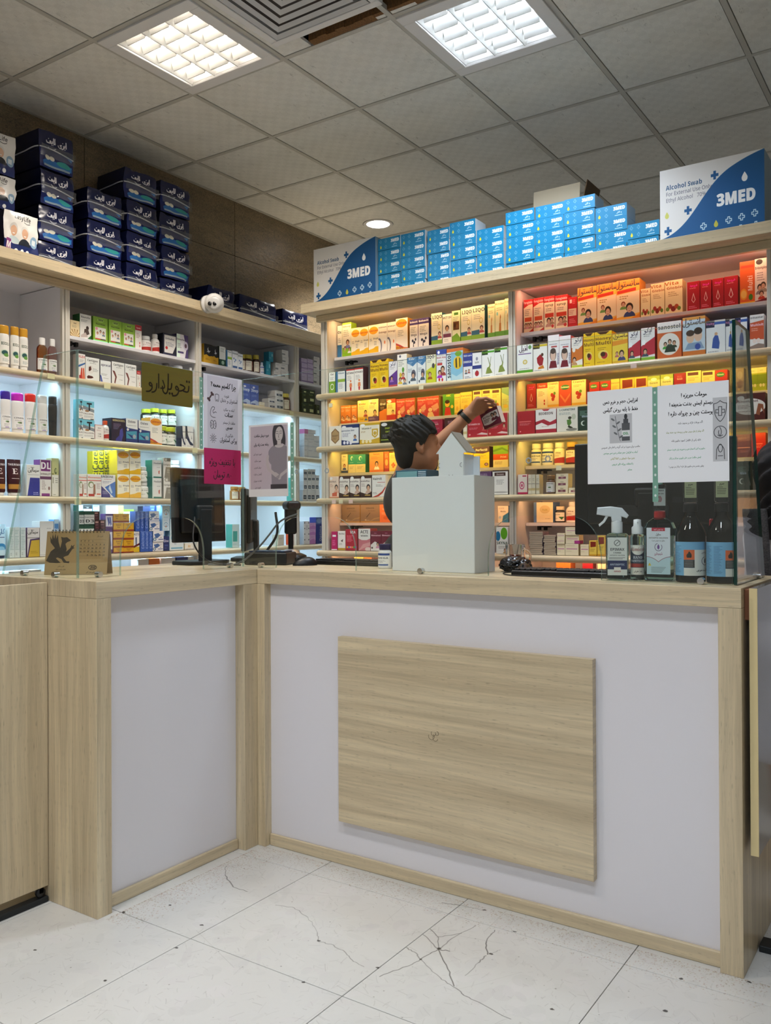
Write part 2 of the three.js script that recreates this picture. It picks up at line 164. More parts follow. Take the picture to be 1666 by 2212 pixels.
 d4: [['bones',-0.318,0.048,0.115,1.445,-0.5],['bones',-0.387,0.085,0.117,1.445,-0.5],['unib',-0.477,0.089,0.118,1.445,-0.5],['calci',-0.572,0.079,0.124,1.445,-0.5],['calci',-0.652,0.076,0.127,1.445,-0.5],['calci',-0.572,0.079,0.126,1.57,-0.5],['calci',-0.651,0.075,0.128,1.572,-0.5],['@jarGr',-0.72,0.054,0.083,1.534,-0.5],['@jarGr',-0.724,0.062,0.088,1.445,-0.5],['whTea',-0.8,0.066,0.112,1.445,-0.5],['whTea',-0.8,0.066,0.098,1.558,-0.5],['greyW',-0.881,0.064,0.115,1.445,-0.5],['greyW',-0.876,0.055,0.113,1.56,-0.5],['greyW',-0.943,0.055,0.117,1.445,-0.5],['yelSp',-0.463,0.031,0.245,1.445,-0.59],['yelSp',-0.498,0.035,0.249,1.445,-0.59],['yelSp',-0.529,0.021,0.254,1.445,-0.59],['yelSp',-0.551,0.019,0.256,1.445,-0.59],['yelSp',-0.593,0.018,0.257,1.445,-0.59],['@jarBl',-1.043,0.066,0.109,1.563,-0.59],['@jarW',-1.13,0.014,0.105,1.566,-0.59],['@jarW',-1.176,0.071,0.11,1.568,-0.59],['@jarBl',-1.043,0.066,0.117,1.445,-0.59],['@jarW',-1.13,0.014,0.12,1.445,-0.59],['@jarW',-1.176,0.071,0.122,1.445,-0.59]],
 d5: [['d3',-0.309,0.029,0.069,1.232,-0.5],['d3',-0.355,0.061,0.07,1.231,-0.5],['d3',-0.309,0.029,0.071,1.301,-0.5],['d3',-0.355,0.061,0.071,1.302,-0.5],['maroS',-0.403,0.031,0.064,1.214,-0.5],['maroS',-0.438,0.035,0.064,1.213,-0.5],['maroS',-0.403,0.031,0.048,1.278,-0.5],['maroS',-0.438,0.035,0.049,1.278,-0.5],['maroS',-0.403,0.032,0.046,1.326,-0.5],['purpS',-0.479,0.042,0.126,1.155,-0.5],['purpS',-0.479,0.043,0.077,1.282,-0.5],['gold',-0.538,0.066,0.028,1.152,-0.5],['gold',-0.605,0.067,0.026,1.152,-0.5],['gold',-0.538,0.066,0.043,1.18,-0.5],['gold',-0.605,0.066,0.043,1.178,-0.5],['gold',-0.538,0.066,0.043,1.223,-0.5],['gold',-0.606,0.067,0.044,1.221,-0.5],['gold',-0.538,0.066,0.045,1.266,-0.5],['gold',-0.606,0.067,0.045,1.266,-0.5],['gold',-0.528,0.046,0.047,1.312,-0.5],['gold',-0.582,0.058,0.047,1.312,-0.5],['whBoot',-0.661,0.039,0.112,1.152,-0.5],['bluT',-0.698,0.031,0.113,1.152,-0.5],['bluT',-0.728,0.026,0.112,1.152,-0.5],['bluT',-0.756,0.026,0.11,1.152,-0.5],['bluT',-0.668,0.031,0.109,1.264,-0.5],['bluT',-0.699,0.025,0.108,1.265,-0.5],['bluT',-0.727,0.027,0.109,1.264,-0.5],['fan',-0.81,0.075,0.052,1.152,-0.5],['fan',-0.81,0.075,0.06,1.204,-0.5],['fan',-0.783,0.073,0.055,1.264,-0.5],['fan',-0.782,0.071,0.054,1.32,-0.5],['navyS',-0.871,0.041,0.08,1.152,-0.5],['ltbl',-0.948,0.106,0.085,1.152,-0.5],['ltbA',-0.866,0.051,0.066,1.264,-0.5],['ltbA',-0.92,0.048,0.092,1.237,-0.5],['ltbA',-0.87,0.054,0.075,1.33,-0.5],['ltbA',-0.927,0.051,0.075,1.33,-0.5],['dGold',-1.042,0.067,0.038,1.152,-0.5],['whTea',-0.381,0.027,0.031,1.374,-0.6],['blkW',-0.424,0.054,0.032,1.373,-0.6],['ltbl',-0.473,0.04,0.032,1.373,-0.6],['whCard',-0.576,0.082,0.253,1.152,-0.6],['yelS',-0.637,0.034,0.253,1.152,-0.6],['famgreen',-0.69,0.07,0.232,1.152,-0.6],['navyS',-0.811,0.049,0.25,1.152,-0.6],['bluT',-0.859,0.036,0.253,1.152,-0.6],['bluT',-0.904,0.048,0.253,1.152,-0.6],['d3',-0.309,0.029,0.08,1.152,-0.5],['d3',-0.355,0.061,0.079,1.152,-0.5],['maroS',-0.403,0.031,0.062,1.152,-0.5],['maroS',-0.438,0.035,0.061,1.152,-0.5],['greyW',-0.381,0.027,0.222,1.152,-0.6],['greyW',-0.424,0.054,0.221,1.152,-0.6],['greyW',-0.473,0.04,0.221,1.152,-0.6]],
 c1: [['@shamG',0.107,0.056,0.201,2.042,-0.5],['@shamG',0.053,0.045,0.203,2.042,-0.5],['@shamG',0.005,0.046,0.203,2.042,-0.5],['@amber',-0.096,0.058,0.175,2.042,-0.5],['@rose',-0.152,0.05,0.178,2.042,-0.5]],
 c2: [['@shamPu',0.155,0.047,0.192,1.742,-0.5],['@shamPu',0.099,0.053,0.194,1.742,-0.5],['@shamMa',0.036,0.067,0.192,1.742,-0.5],['@shamRe',-0.032,0.062,0.196,1.742,-0.5],['@shamWh',-0.098,0.055,0.197,1.742,-0.5],['@shamBk',-0.153,0.048,0.197,1.742,-0.5]],
 c3: [['@tubeM',0.129,0.073,0.17,1.445,-0.5],['@tubeM',0.05,0.073,0.172,1.445,-0.5],['whBlue',-0.036,0.072,0.15,1.445,-0.5],['dl',-0.105,0.061,0.178,1.445,-0.5],['olivW',-0.158,0.039,0.188,1.445,-0.5]],
 c4: [['@tubeB',0.126,0.064,0.158,1.152,-0.5],['paleL',0.077,0.025,0.144,1.152,-0.5],['paleL',0.048,0.028,0.144,1.152,-0.5],['paleL',0.018,0.026,0.143,1.152,-0.5],['yelW',-0.034,0.066,0.141,1.152,-0.5],['whPl',-0.109,0.076,0.171,1.152,-0.5],['blS',-0.164,0.026,0.179,1.152,-0.5]],
 e1: [['blkY',-1.196,0.068,0.114,2.25,-0.5],['blkY',-1.258,0.051,0.112,2.25,-0.5],['dkGrW',-1.313,0.053,0.118,2.25,-0.5],['skyW',-1.37,0.048,0.105,2.25,-0.5],['whDot',-1.423,0.049,0.109,2.25,-0.5],['whDot',-1.472,0.043,0.099,2.25,-0.5],['@jarDB',-1.512,0.029,0.101,2.25,-0.5],['@jarDB',-1.57,0.076,0.109,2.25,-0.5],['@jarDB',-1.638,0.049,0.117,2.25,-0.5],['@bottB',-1.683,0.033,0.077,2.25,-0.5],['tealS',-1.733,0.041,0.091,2.25,-0.5],['tealS',-1.76,0.042,0.064,2.342,-0.5],['whGr',-1.817,0.067,0.038,2.25,-0.5],['whGr',-1.89,0.073,0.052,2.25,-0.5],['whGr',-1.824,0.055,0.055,2.288,-0.5],['whGr',-1.89,0.073,0.045,2.302,-0.5],['whGr',-1.896,0.064,0.05,2.348,-0.5],['whGr',-1.896,0.063,0.039,2.398,-0.5]],
 e2: [['sleep',-1.52,0.081,0.13,2.042,-0.5],['sleep',-1.602,0.075,0.131,2.042,-0.5],['cream',-1.668,0.049,0.029,2.042,-0.5],['whNv',-1.762,0.064,0.033,2.042,-0.5],['whNv',-1.836,0.079,0.045,2.042,-0.5],['whNv',-1.762,0.065,0.027,2.076,-0.5],['whNv',-1.836,0.08,0.034,2.088,-0.5],['whNv',-1.83,0.077,0.04,2.122,-0.5],['@jarYL',-1.929,0.078,0.114,2.042,-0.5]],
 f1: [['lilac',-2.094,0.06,0.056,2.25,-0.5],['lilac',-2.095,0.061,0.036,2.306,-0.5],['lilac',-2.095,0.061,0.035,2.343,-0.5],['lilac',-2.095,0.061,0.035,2.379,-0.5],['lilac',-2.16,0.063,0.06,2.25,-0.5],['lilac',-2.16,0.063,0.035,2.31,-0.5],['lilac',-2.16,0.063,0.036,2.346,-0.5],['lilac',-2.16,0.062,0.035,2.383,-0.5],['whGr',-2.228,0.064,0.063,2.25,-0.5],['whGr',-2.228,0.064,0.042,2.314,-0.5],['whGr',-2.229,0.064,0.04,2.356,-0.5],['whGr',-2.229,0.064,0.047,2.396,-0.5]],
 f2: [['dkGrB',-2.091,0.051,0.066,2.042,-0.5],['dkGrB',-2.164,0.09,0.075,2.042,-0.5],['dkGrB',-2.092,0.05,0.069,2.108,-0.5],['dkGrB',-2.164,0.089,0.066,2.118,-0.5],['dkGrB',-2.092,0.051,0.029,2.178,-0.5],['dkGrB',-2.164,0.089,0.023,2.184,-0.5],['dkGrB',-2.238,0.042,0.072,2.042,-0.5]],
 f3: [['redLow',-2.029,0.032,0.037,1.742,-0.5],['whStk',-2.108,0.039,0.075,1.742,-0.5],['whStk',-2.163,0.067,0.073,1.742,-0.5],['whStk',-2.228,0.057,0.073,1.742,-0.5],['whStk',-2.108,0.039,0.045,1.818,-0.5],['whStk',-2.163,0.067,0.05,1.816,-0.5],['whStk',-2.228,0.057,0.037,1.816,-0.5],['whStk',-2.109,0.038,0.04,1.864,-0.5],['whStk',-2.164,0.067,0.04,1.866,-0.5],['whStk',-2.228,0.057,0.045,1.854,-0.5],['pinkS',-2.109,0.039,0.031,1.904,-0.5],['whStk',-2.173,0.085,0.03,1.906,-0.5]],
 f4: [['@jarGold',-1.444,0.058,0.082,1.445,-0.5],['@jarGold',-1.506,0.053,0.081,1.445,-0.5],['tealC',-1.962,0.011,0.058,1.445,-0.5],['tealC',-1.963,0.01,0.047,1.504,-0.5],['tealC',-1.963,0.01,0.048,1.551,-0.5],['whNv2',-2.096,0.042,0.072,1.445,-0.5],['whNv2',-2.141,0.042,0.073,1.445,-0.5],['whNv2',-2.187,0.043,0.074,1.445,-0.5],['whNv2',-2.232,0.044,0.075,1.445,-0.5],['whNv2',-2.103,0.039,0.061,1.518,-0.5],['whNv2',-2.145,0.039,0.062,1.518,-0.5],['whNv2',-2.188,0.04,0.062,1.52,-0.5],['whNv2',-2.23,0.041,0.062,1.52,-0.5],['whNv2',-2.103,0.039,0.04,1.58,-0.5],['whNv2',-2.146,0.04,0.041,1.58,-0.5],['whNv2',-2.188,0.04,0.04,1.582,-0.5],['whNv2',-2.23,0.04,0.042,1.582,-0.5],['whNv2',-2.104,0.039,0.042,1.62,-0.5],['whNv2',-2.146,0.04,0.043,1.622,-0.5],['whNv2',-2.188,0.041,0.044,1.622,-0.5]],
 f5: [['tealC',-1.427,0.063,0.143,1.152,-0.5],['beigeS',-1.846,0.059,0.071,1.152,-0.5],['orMan',-1.958,0.019,0.124,1.152,-0.5],['whDots',-2.112,0.062,0.157,1.152,-0.5],['pinkB',-2.178,0.065,0.062,1.152,-0.5],['pinkB',-2.179,0.065,0.039,1.214,-0.5],['pinkB',-2.179,0.065,0.044,1.253,-0.5],['navyB',-2.248,0.068,0.183,1.152,-0.5]],
 a9: [['yelS',0.298,0.067,0.255,0.85,-1.6],['orPl',0.361,0.052,0.255,0.85,-1.6],['brownF',0.422,0.068,0.255,0.85,-1.6]],
 b9: [['orPl',1.551,0.076,0.255,0.85,-1.6],['redF',1.676,0.053,0.255,0.85,-1.6],['cream',1.748,0.04,0.255,0.85,-1.6]],
 d6: [['whPl',-0.708,0.072,0.262,0.85,-0.5],['orPl',-0.784,0.076,0.262,0.85,-0.5],['whPl',-0.885,0.102,0.262,0.85,-0.5],['navyS',-0.984,0.086,0.262,0.85,-0.5],['whPl',-1.054,0.045,0.261,0.85,-0.5]],
 c5: [['whPl',0.045,0.095,0.238,0.85,-0.5],['whPl',-0.043,0.069,0.239,0.85,-0.5]],
};
const SWABS = [[0.564, 0.151, 0.0663, 5, -1.53, 0], [0.72, 0.158, 0.0665, 5, -1.53, 0], [0.881, 0.139, 0.0637, 5, -1.53, 0], [1.029, 0.154, 0.0669, 5, -1.53, 0], [1.188, 0.155, 0.0669, 4, -1.53, 0], [1.358, 0.159, 0.0645, 5, -1.53, 0], [1.515, 0.155, 0.0645, 5, -1.53, 0], [1.672, 0.157, 0.0649, 5, -1.53, 0], [1.829, 0.156, 0.0631, 4, -1.53, 0], [1.982, 0.149, 0.0707, 2, -1.53, 0]];
const PACKS = [[-0.232, 3.091, 0.213, 0.192, 0.25, -0.59, 0, 'top navy diaper pack in the tallest stack'], [-0.232, 2.906, 0.213, 0.181, 0.25, -0.59, 0, 'second navy diaper pack in the tallest stack'], [-0.232, 2.724, 0.213, 0.178, 0.25, -0.59, 0, 'third navy diaper pack in the tallest stack'], [-0.232, 2.562, 0.213, 0.158, 0.25, -0.59, 0, 'bottom navy diaper pack in the tallest stack'], [-0.525, 2.912, 0.242, 0.167, 0.25, -0.59, 0, 'top navy diaper pack in the stack second along'], [-0.525, 2.738, 0.242, 0.17, 0.25, -0.59, 0, 'second navy diaper pack in the stack second along'], [-0.525, 2.562, 0.242, 0.172, 0.25, -0.59, 0, 'bottom navy diaper pack in the stack second along'], [-0.777, 3.095, 0.238, 0.171, 0.25, -0.59, 0, 'top navy diaper pack in the stack third along'], [-0.777, 2.919, 0.238, 0.172, 0.25, -0.59, 0, 'second navy diaper pack in the stack third along'], [-0.777, 2.748, 0.238, 0.167, 0.25, -0.59, 0, 'third navy diaper pack in the stack third along'], [-0.777, 2.562, 0.238, 0.182, 0.25, -0.59, 0, 'bottom navy diaper pack in the stack third along'], [-1.026, 3.094, 0.239, 0.18, 0.25, -0.59, 0, 'top navy diaper pack in the stack fourth along'], [-1.026, 2.904, 0.239, 0.186, 0.25, -0.59, 0, 'second navy diaper pack in the stack fourth along'], [-1.026, 2.721, 0.239, 0.179, 0.25, -0.59, 0, 'third navy diaper pack in the stack fourth along'], [-1.026, 2.562, 0.239, 0.155, 0.25, -0.59, 0, 'bottom navy diaper pack in the stack fourth along'], [-1.396, 2.562, 0.25, 0.19, 0.25, -0.59, 0, 'single navy diaper pack behind the dome camera'], [-1.729, 2.562, 0.38, 0.194, 0.25, -0.59, 0, 'single navy diaper pack standing turned sideways'], [-2.105, 2.562, 0.296, 0.184, 0.25, -0.59, 0, 'farthest navy diaper pack at the shelf end'], [0.062, 2.562, 0.189, 0.204, 0.13, -0.44, 1, 'front white diaper pack showing two smiling people'], [0.086, 2.562, 0.2, 0.248, 0.25, -0.59, 0, 'navy diaper pack at the foot of the frame-edge stack'], [0.086, 2.814, 0.2, 0.162, 0.25, -0.59, 1, 'lower white diaper pack at the frame edge'], [0.086, 2.98, 0.2, 0.198, 0.25, -0.59, 1, 'upper white diaper pack at the frame edge']];

// ---------- materials ----------
const woodPaint = (s, pale) => (u, v) => {
  const w = fbm(u * 3, v * .9, s, 3), d = u + .05 * w + .012 * fbm(u * 9, v * 3, s + 9, 2);
  const a = noise(d * 46, v * 1.3, s + 20), b = noise(d * 150, v * 4, s + 21), c = noise(d * 420, v * 16, s + 22), pore = noise(d * 520, v * 40, s + 23);
  let k = .5 * a + .3 * b + .2 * c; k = .82 + .27 * k; if (pore > .8) k -= (pore - .8) * .6;
  return [pale[0] * k, pale[1] * k * (.985 + .02 * a), pale[2] * k * (.965 + .04 * a)];
};
const oakMap = dataTex(1024, 1024, woodPaint(3, [218, 200, 166]));
const oakBump = dataTex(512, 512, (u, v) => .5 * noise(u * 210, v * 8, 44) + .5 * noise(u * 80, v * 3, 45), false);
const oak = std(0xffffff, .34, { map: oakMap, bumpMap: oakBump, bumpScale: .0004 });
const oakEdge = std(0xe0cb96, .5);
const lilacWhite = phys(0xe7e4e8, .28, { clearcoat: .25, clearcoatRoughness: .15 });
const whiteBoard = std(0xe6e4e6, .4), whiteMetal = std(0xdad8d6, .45), alu = std(0xc9cccf, .3, { metalness: .9 });
const chrome = std(0xd5d6d8, .18, { metalness: 1 }), blackPl = std(0x0d0e10, .42), darkPl = std(0x191a1d, .5), charcoal = std(0x26272b, .55);
const rubber = std(0x111213, .7), steelDark = std(0x2d3134, .4, { metalness: .5 });
const paneMat = phys(0xfcfffe, .02, { transmission: 1, thickness: 0, ior: 1.5 });
const paneEdge = phys(0xc4dbd3, .12, { transmission: .8, thickness: 0, ior: 1.5 }), endEdge = phys(0x123f37, .12, { transmission: .15, thickness: 0, ior: 1.5 });
const marks = canvasTex(2048, 2048, (g, W, HH) => {       // floor tiles: pale ceramic with scratches, cracks and chips, 3.2 m across
  const S = W / 3.2, X = x => (x - .4) * S, Z = z => (z + .3) * S;
  g.fillStyle = '#dad9d5'; g.fillRect(0, 0, W, HH);
  for (let i = 0; i < 2600; i++) { const v = 198 + rnd() * 32; g.fillStyle = `rgba(${v},${v - 1},${v - 4},.22)`; g.beginPath(); g.ellipse(rnd() * W, rnd() * HH, 6 + rnd() * 30, 4 + rnd() * 18, rnd() * 3, 0, 7); g.fill(); }
  for (let i = 0; i < 9000; i++) { const x = rnd() * W, y = rnd() * HH, a = rnd() * 6.3, l = 6 + rnd() * rnd() * 34; g.strokeStyle = `rgba(120,116,110,${.08 + rnd() * .2})`; g.lineWidth = .6 + rnd() * .7; g.beginPath(); g.moveTo(x, y); g.quadraticCurveTo(x + Math.cos(a) * l * .5 + rr(-3, 3), y + Math.sin(a) * l * .5 + rr(-3, 3), x + Math.cos(a) * l, y + Math.sin(a) * l); g.stroke(); }
  for (let i = 0; i < 90; i++) { const x = rnd() * W, y = rnd() * HH, a = rnd() * 6.3, l = 60 + rnd() * 160; g.strokeStyle = `rgba(105,102,98,${.12 + rnd() * .16})`; g.lineWidth = .8; g.beginPath(); g.moveTo(x, y); g.lineTo(x + Math.cos(a) * l, y + Math.sin(a) * l); g.stroke(); }
  // ingrained brown dirt specks, thicker along the foot of the counters
  for (let i = 0; i < 5200; i++) { const side = rnd() < .62, t = rnd(), o = Math.pow(rnd(), 2.2) * .14; const x = side ? lerp(.84, 2.75, t) : .83 + o, z = side ? -.17 + o : lerp(-.12, .6, t); g.fillStyle = `rgba(${110 + rnd() * 50},${80 + rnd() * 40},${55 + rnd() * 30},${.14 + rnd() * .4})`; g.beginPath(); g.ellipse(X(x), Z(z), .5 + rnd() * 1.3, .4 + rnd() * .9, rnd() * 3, 0, 7); g.fill(); }
  for (let i = 0; i < 700; i++) { g.fillStyle = `rgba(70,62,55,${.15 + rnd() * .4})`; g.beginPath(); g.arc(rnd() * W, rnd() * HH, .5 + rnd() * 1.3, 0, 7); g.fill(); }
  g.lineJoin = 'round';
  for (const c of CRACKS) for (let k = 0; k + 1 < c.length; k++) { const [x0, z0] = c[k], [x1, z1] = c[k + 1], n = 6; g.strokeStyle = `rgba(70,66,62,${.45 + rnd() * .4})`; g.lineWidth = .9 + rnd() * 1.3; g.beginPath(); g.moveTo(X(x0), Z(z0)); for (let q = 1; q <= n; q++) { const t = q / n, j = q < n ? 2.2 : 0; g.lineTo(X(lerp(x0, x1, t)) + rr(-j, j), Z(lerp(z0, z1, t)) + rr(-j, j)); } g.stroke(); }
  for (const [x, z] of CHIPS) { g.fillStyle = 'rgba(62,58,55,.95)'; g.beginPath(); for (let q = 0; q < 7; q++) { const a = q / 7 * 6.28, r = 1.8 + rnd() * 2.6; g.lineTo(X(x) + Math.cos(a) * r * 1.3, Z(z) + Math.sin(a) * r); } g.fill(); }
});
marks.wrapS = marks.wrapT = THREE.MirroredRepeatWrapping; marks.flipY = false;
const floorMat = phys(0xffffff, .34, { map: marks, clearcoat: .2, clearcoatRoughness: .3 });
const stoneMap = dataTex(1024, 1024, (u, v) => {           // brown travertine cladding, 1.2 m across
  const st = fbm(u * 9, v * 40, 60, 4), cl = fbm(u * 3, v * 5, 70, 3), gr = noise(u * 230, v * 330, 71), k = .72 + .2 * st + .3 * (gr - .5) + .22 * (cl - .5), hole = noise(u * 90, v * 200, 72) > .86 ? .78 : 1;
  return [150 * k * hole, 131 * k * hole, 102 * k * hole];
});
const stone = std(0xffffff, .38, { map: stoneMap, bumpMap: dataTex(512, 512, (u, v) => fbm(u * 40, v * 90, 80, 3), false), bumpScale: .0012 });
const tileCeil = dataTex(512, 512, (u, v) => {               // pressed mineral-fibre panel: weave of small embossed squares, hairline marks
  const n = 16, cx = Math.floor(u * n), cy = Math.floor(v * n), k = 214 + ((cx + cy) % 2 ? 2.5 : -2.5) + (noise(u * 300, v * 300, 91) - .5) * 10 + (fbm(u * 6, v * 6, 92, 3) - .5) * 16;
  const scuff = noise(u * 26, v * 9, 93) > .88 && noise(u * 160, v * 50, 94) > .74 ? -22 : 0;
  return [k + scuff, k - 2 + scuff, k - 9 + scuff];
});
const ceilMat = std(0xffffff, .85, { map: tileCeil, bumpMap: dataTex(256, 256, (u, v) => ((Math.floor(u * 16) + Math.floor(v * 16)) % 2 ? .6 : .4) + .2 * noise(u * 120, v * 120, 95), false), bumpScale: .0003 });
const barMat = std(0xb4b1a8, .5);

// ---------- the setting ----------
const RX0 = -.86, RX1 = 5.6, RZ0 = -4.2, RZ1 = 5.4;
{
  const floor = structure(mesh('floor', bx(RX0, RX1, -.2, -.006, RZ0, RZ1), std(0x6c675f, .9)), 'worn pale ceramic tile floor with cracks');
  const tg = (x0, x1, z0, z1) => { const g = bx(x0 + .0012, x1 - .0012, -.006, 0, z0 + .0012, z1 - .0012, .0012), p = g.attributes.position, uv = g.attributes.uv; for (let i = 0; i < p.count; i++) uv.setXY(i, (p.getX(i) - .4) / 3.2, (p.getZ(i) + .3) / 3.2); return g; };
  const xs = [], zs = []; for (let i = -3; i <= 6; i++) xs.push(1.1654 + .6 * (i - 1)); for (let j = -1; j <= 5; j++) zs.push(-.0629 + .6 * j);
  for (let i = 0; i + 1 < xs.length; i++) for (let j = 0; j + 1 < zs.length; j++) mesh('tile', tg(Math.max(RX0, xs[i]), xs[i + 1], zs[j], zs[j + 1]), floorMat, floor);
  const X0 = Math.max(RX0, xs[0]), X1 = xs[xs.length - 1], Z0 = zs[0], Z1 = zs[zs.length - 1];
  for (const q of [[RX0, RX1, RZ0, Z0], [RX0, RX1, Z1, RZ1], [X1, RX1, Z0, Z1]]) mesh('tile', tg(...q), floorMat, floor);
  const wl = structure(mesh('wall_left', bx(RX0 - .2, RX0 - .02, 0, H + .4, RZ0, RZ1), std(0x6d5b45, .9)), 'wall clad in brown streaked stone slabs');
  for (let k = 0; k < 8; k++) for (let r = 0; r < 6; r++) { const z1 = RZ0 + 1.2 * (k + 1) - .003, z0 = RZ0 + 1.2 * k, y0 = .62 * r, y1 = Math.min(y0 + .617, H + .3); mesh('slab', metric(bx(RX0 - .02, RX0, y0, y1, z0, z1, .0015), 'y', k * .37 + r * .71, r * .53), stone, wl); }
  const plaster = std(0xcfc9bd, .8);
  structure(mesh('wall_back', bx(RX0, RX1, 0, H + .4, RZ0 - .2, RZ0), plaster), 'plain wall of the stock room');
  structure(mesh('wall_right', bx(RX1, RX1 + .2, 0, H + .4, RZ0, RZ1), plaster), 'plain pale side wall of the shop');
  structure(mesh('wall_front', bx(RX0, RX1, 0, H + .4, RZ1, RZ1 + .2), plaster), 'plain pale street side wall of the shop');
  const ceil = structure(mesh('ceiling', bx(RX0 - .2, RX1 + .2, H + .4, H + .5, RZ0 - .2, RZ1 + .2), std(0x55524d, .9)), 'suspended ceiling of square mineral fibre panels');
  const panel = (x0, x1, z0, z1) => { x0 = Math.max(x0, RX0); if (x1 - x0 < .02) return; const g = bx(x0 + .0155, x1 - .0155, H, H + .014, z0 + .0155, z1 - .0155), p = g.attributes.position, uv = g.attributes.uv; for (let i = 0; i < p.count; i++) uv.setXY(i, p.getX(i) / .6, p.getZ(i) / .6); mesh('ceiling_tile', g, ceilMat, ceil); };
  for (let i = -1; i <= 6; i++) for (let j = -2; j <= 6; j++) {
    const x0 = .6 * j, z1 = -.6 * i + .6 - .6, z0 = z1 - .6;   // cell between grid lines
    if (TROFFERS.some(t => Math.abs(t[0] - x0 - .3) < .1 && Math.abs(t[1] - z0 - .3) < .1)) continue;
    if (i === 0 && j === 1) { panel(.6, .79, -.6, 0); panel(.79, 1.2, -.6, -.55); panel(.79, 1.2, -.44, 0); continue; }
    if (i === 0 && j === 2) { panel(1.2, 1.8, -.6, -.55); panel(1.36, 1.8, -.57, 0); panel(1.2, 1.36, -.44, 0); continue; }
    panel(x0, x0 + .6, z0, z1);
  }
  for (const [x0, x1, z0, z1] of [[4.2, RX1, RZ0, RZ1]]) panel(x0, x1, z0, z1);
  for (let j = -2; j < 7; j++) for (let k = 0; k < 8; k++) { const x0 = .6 * j, z0 = .6 + .6 * k; if (!TROFFERS.some(t => Math.abs(t[0] - x0 - .3) < .1 && Math.abs(t[1] - z0 - .3) < .1)) panel(x0, x0 + .6, z0, z0 + .6); }
  for (let j = -1; j <= 8; j++) mesh('grid_bar', bx(.6 * j - .012, .6 * j + .012, H - .003, H + .02, RZ0, RZ1, .001), barMat, ceil);
  for (let i = -8; i <= 7; i++) mesh('grid_bar', bx(RX0, RX1, H - .0022, H + .02, -.6 * i - .012, -.6 * i + .012, .001), barMat, ceil);
  mesh('wall_angle', bx(RX0, RX0 + .02, H - .004, H + .016, RZ0, RZ1), barMat, ceil);
}

// ---------- ceiling fittings ----------
function troffer(x, z, color, power, label) {
  const t = thing('ceiling_light', label, 'ceiling light', [x, H, z], 0, 'recessed ceiling lights');
  const a = .3 - .012, b = .228, y0 = -.012, y1 = .004;
  mesh('frame', merge([bx(-a, a, y0, y1, -a, -b, .003), bx(-a, a, y0, y1, b, a, .003), bx(-a, -b, y0, y1, -b, b, .003), bx(b, a, y0, y1, -b, b, .003)]), whiteMetal, t);
  mesh('housing', merge([bx(-b - .01, b + .01, .1, .11, -b - .01, b + .01), bx(-b - .01, -b, .004, .1, -b, b), bx(b, b + .01, .004, .1, -b, b), bx(-b, b, .004, .1, -b - .01, -b), bx(-b, b, .004, .1, b, b + .01)]), whiteMetal, t);
  const glow = new THREE.MeshStandardMaterial({ color: 0xffffff, emissive: color, emissiveIntensity: 14 });
  for (let k = 0; k < 3; k++) { const g = new THREE.CylinderGeometry(.013, .013, .43, 12); g.rotateX(Math.PI / 2); g.translate(-.15 + .15 * k, .062, 0); mesh('tube', g, glow, t); }
  // parabolic louvre: two long blades and cross blades, each a V that widens upwards
  const vee = (len, alongX) => { const g = extr([[-.019, .044], [-.002, 0], [.002, 0], [.019, .044]], len).translate(0, 0, -len / 2); if (alongX) g.rotateY(Math.PI / 2); return g; };
  const blade = std(0xe6e6e2, .25, { metalness: .55 });
  for (const px of [-.228, -.076, .076, .228]) mesh('blade', vee(.456, false).translate(px, -.002, 0), blade, t);
  for (let k = -2; k <= 2; k++) for (let c = -1; c <= 1; c++) mesh('blade', vee(.115, true).translate(c * .152, 0, k * .091), blade, t);
  const l = new THREE.SpotLight(color, power, 0, 1.2, .35); l.position.set(x, H - .03, z); l.target.position.set(x, 0, z); l.shadow.radius = 8; scene.add(l, l.target);   // the louvre cuts the light off at low angles
}
TROFFERS.forEach(([x, z, c, pw], i) => troffer(x, z, c, pw, ['warm white louvred light panel beside the air vent', 'cool white louvred light panel above the warm shelves', 'cool white louvred light panel over the customer floor', 'warm white louvred light panel over the customer floor', 'cool white louvred light panel near the entrance', 'cool white louvred light panel in the entrance corner'][i]));
{ // air diffuser: nested square blades
  const t = thing('air_diffuser', 'square white ceiling air vent with nested louvres', 'air vent', [.985, H, -.145]);
  const ring = (a, b, y0, y1) => { const s = []; for (let k = 0; k < 4; k++) { const g = new THREE.BufferGeometry(); g.setAttribute('position', new THREE.Float32BufferAttribute([-a, y0, -a, a, y0, -a, b, y1, -b, -a, y0, -a, b, y1, -b, -b, y1, -b], 3)); g.setAttribute('uv', new THREE.Float32BufferAttribute(new Array(12).fill(0), 2)); g.rotateY(k * Math.PI / 2); g.computeVertexNormals(); s.push(g); } return mergeGeometries(s); };
  mesh('frame', merge([bx(-.285, .285, -.055, -.001, -.285, -.25, .004), bx(-.285, .285, -.055, -.001, .25, .285, .004), bx(-.285, -.25, -.055, -.001, -.25, .25, .004), bx(.25, .285, -.055, -.001, -.25, .25, .004)]), whiteMetal, t);
  for (let k = 0; k < 5; k++) { const a = .245 - k * .045; mesh('louvre', merge([ring(a, a - .012, -.054, -.041), ring(a - .0015, a - .0135, -.053, -.04)]), whiteMetal, t); }
  mesh('throat', bx(-.25, .25, -.006, -.001, -.25, .25), std(0x3a3432, .8), t);
}
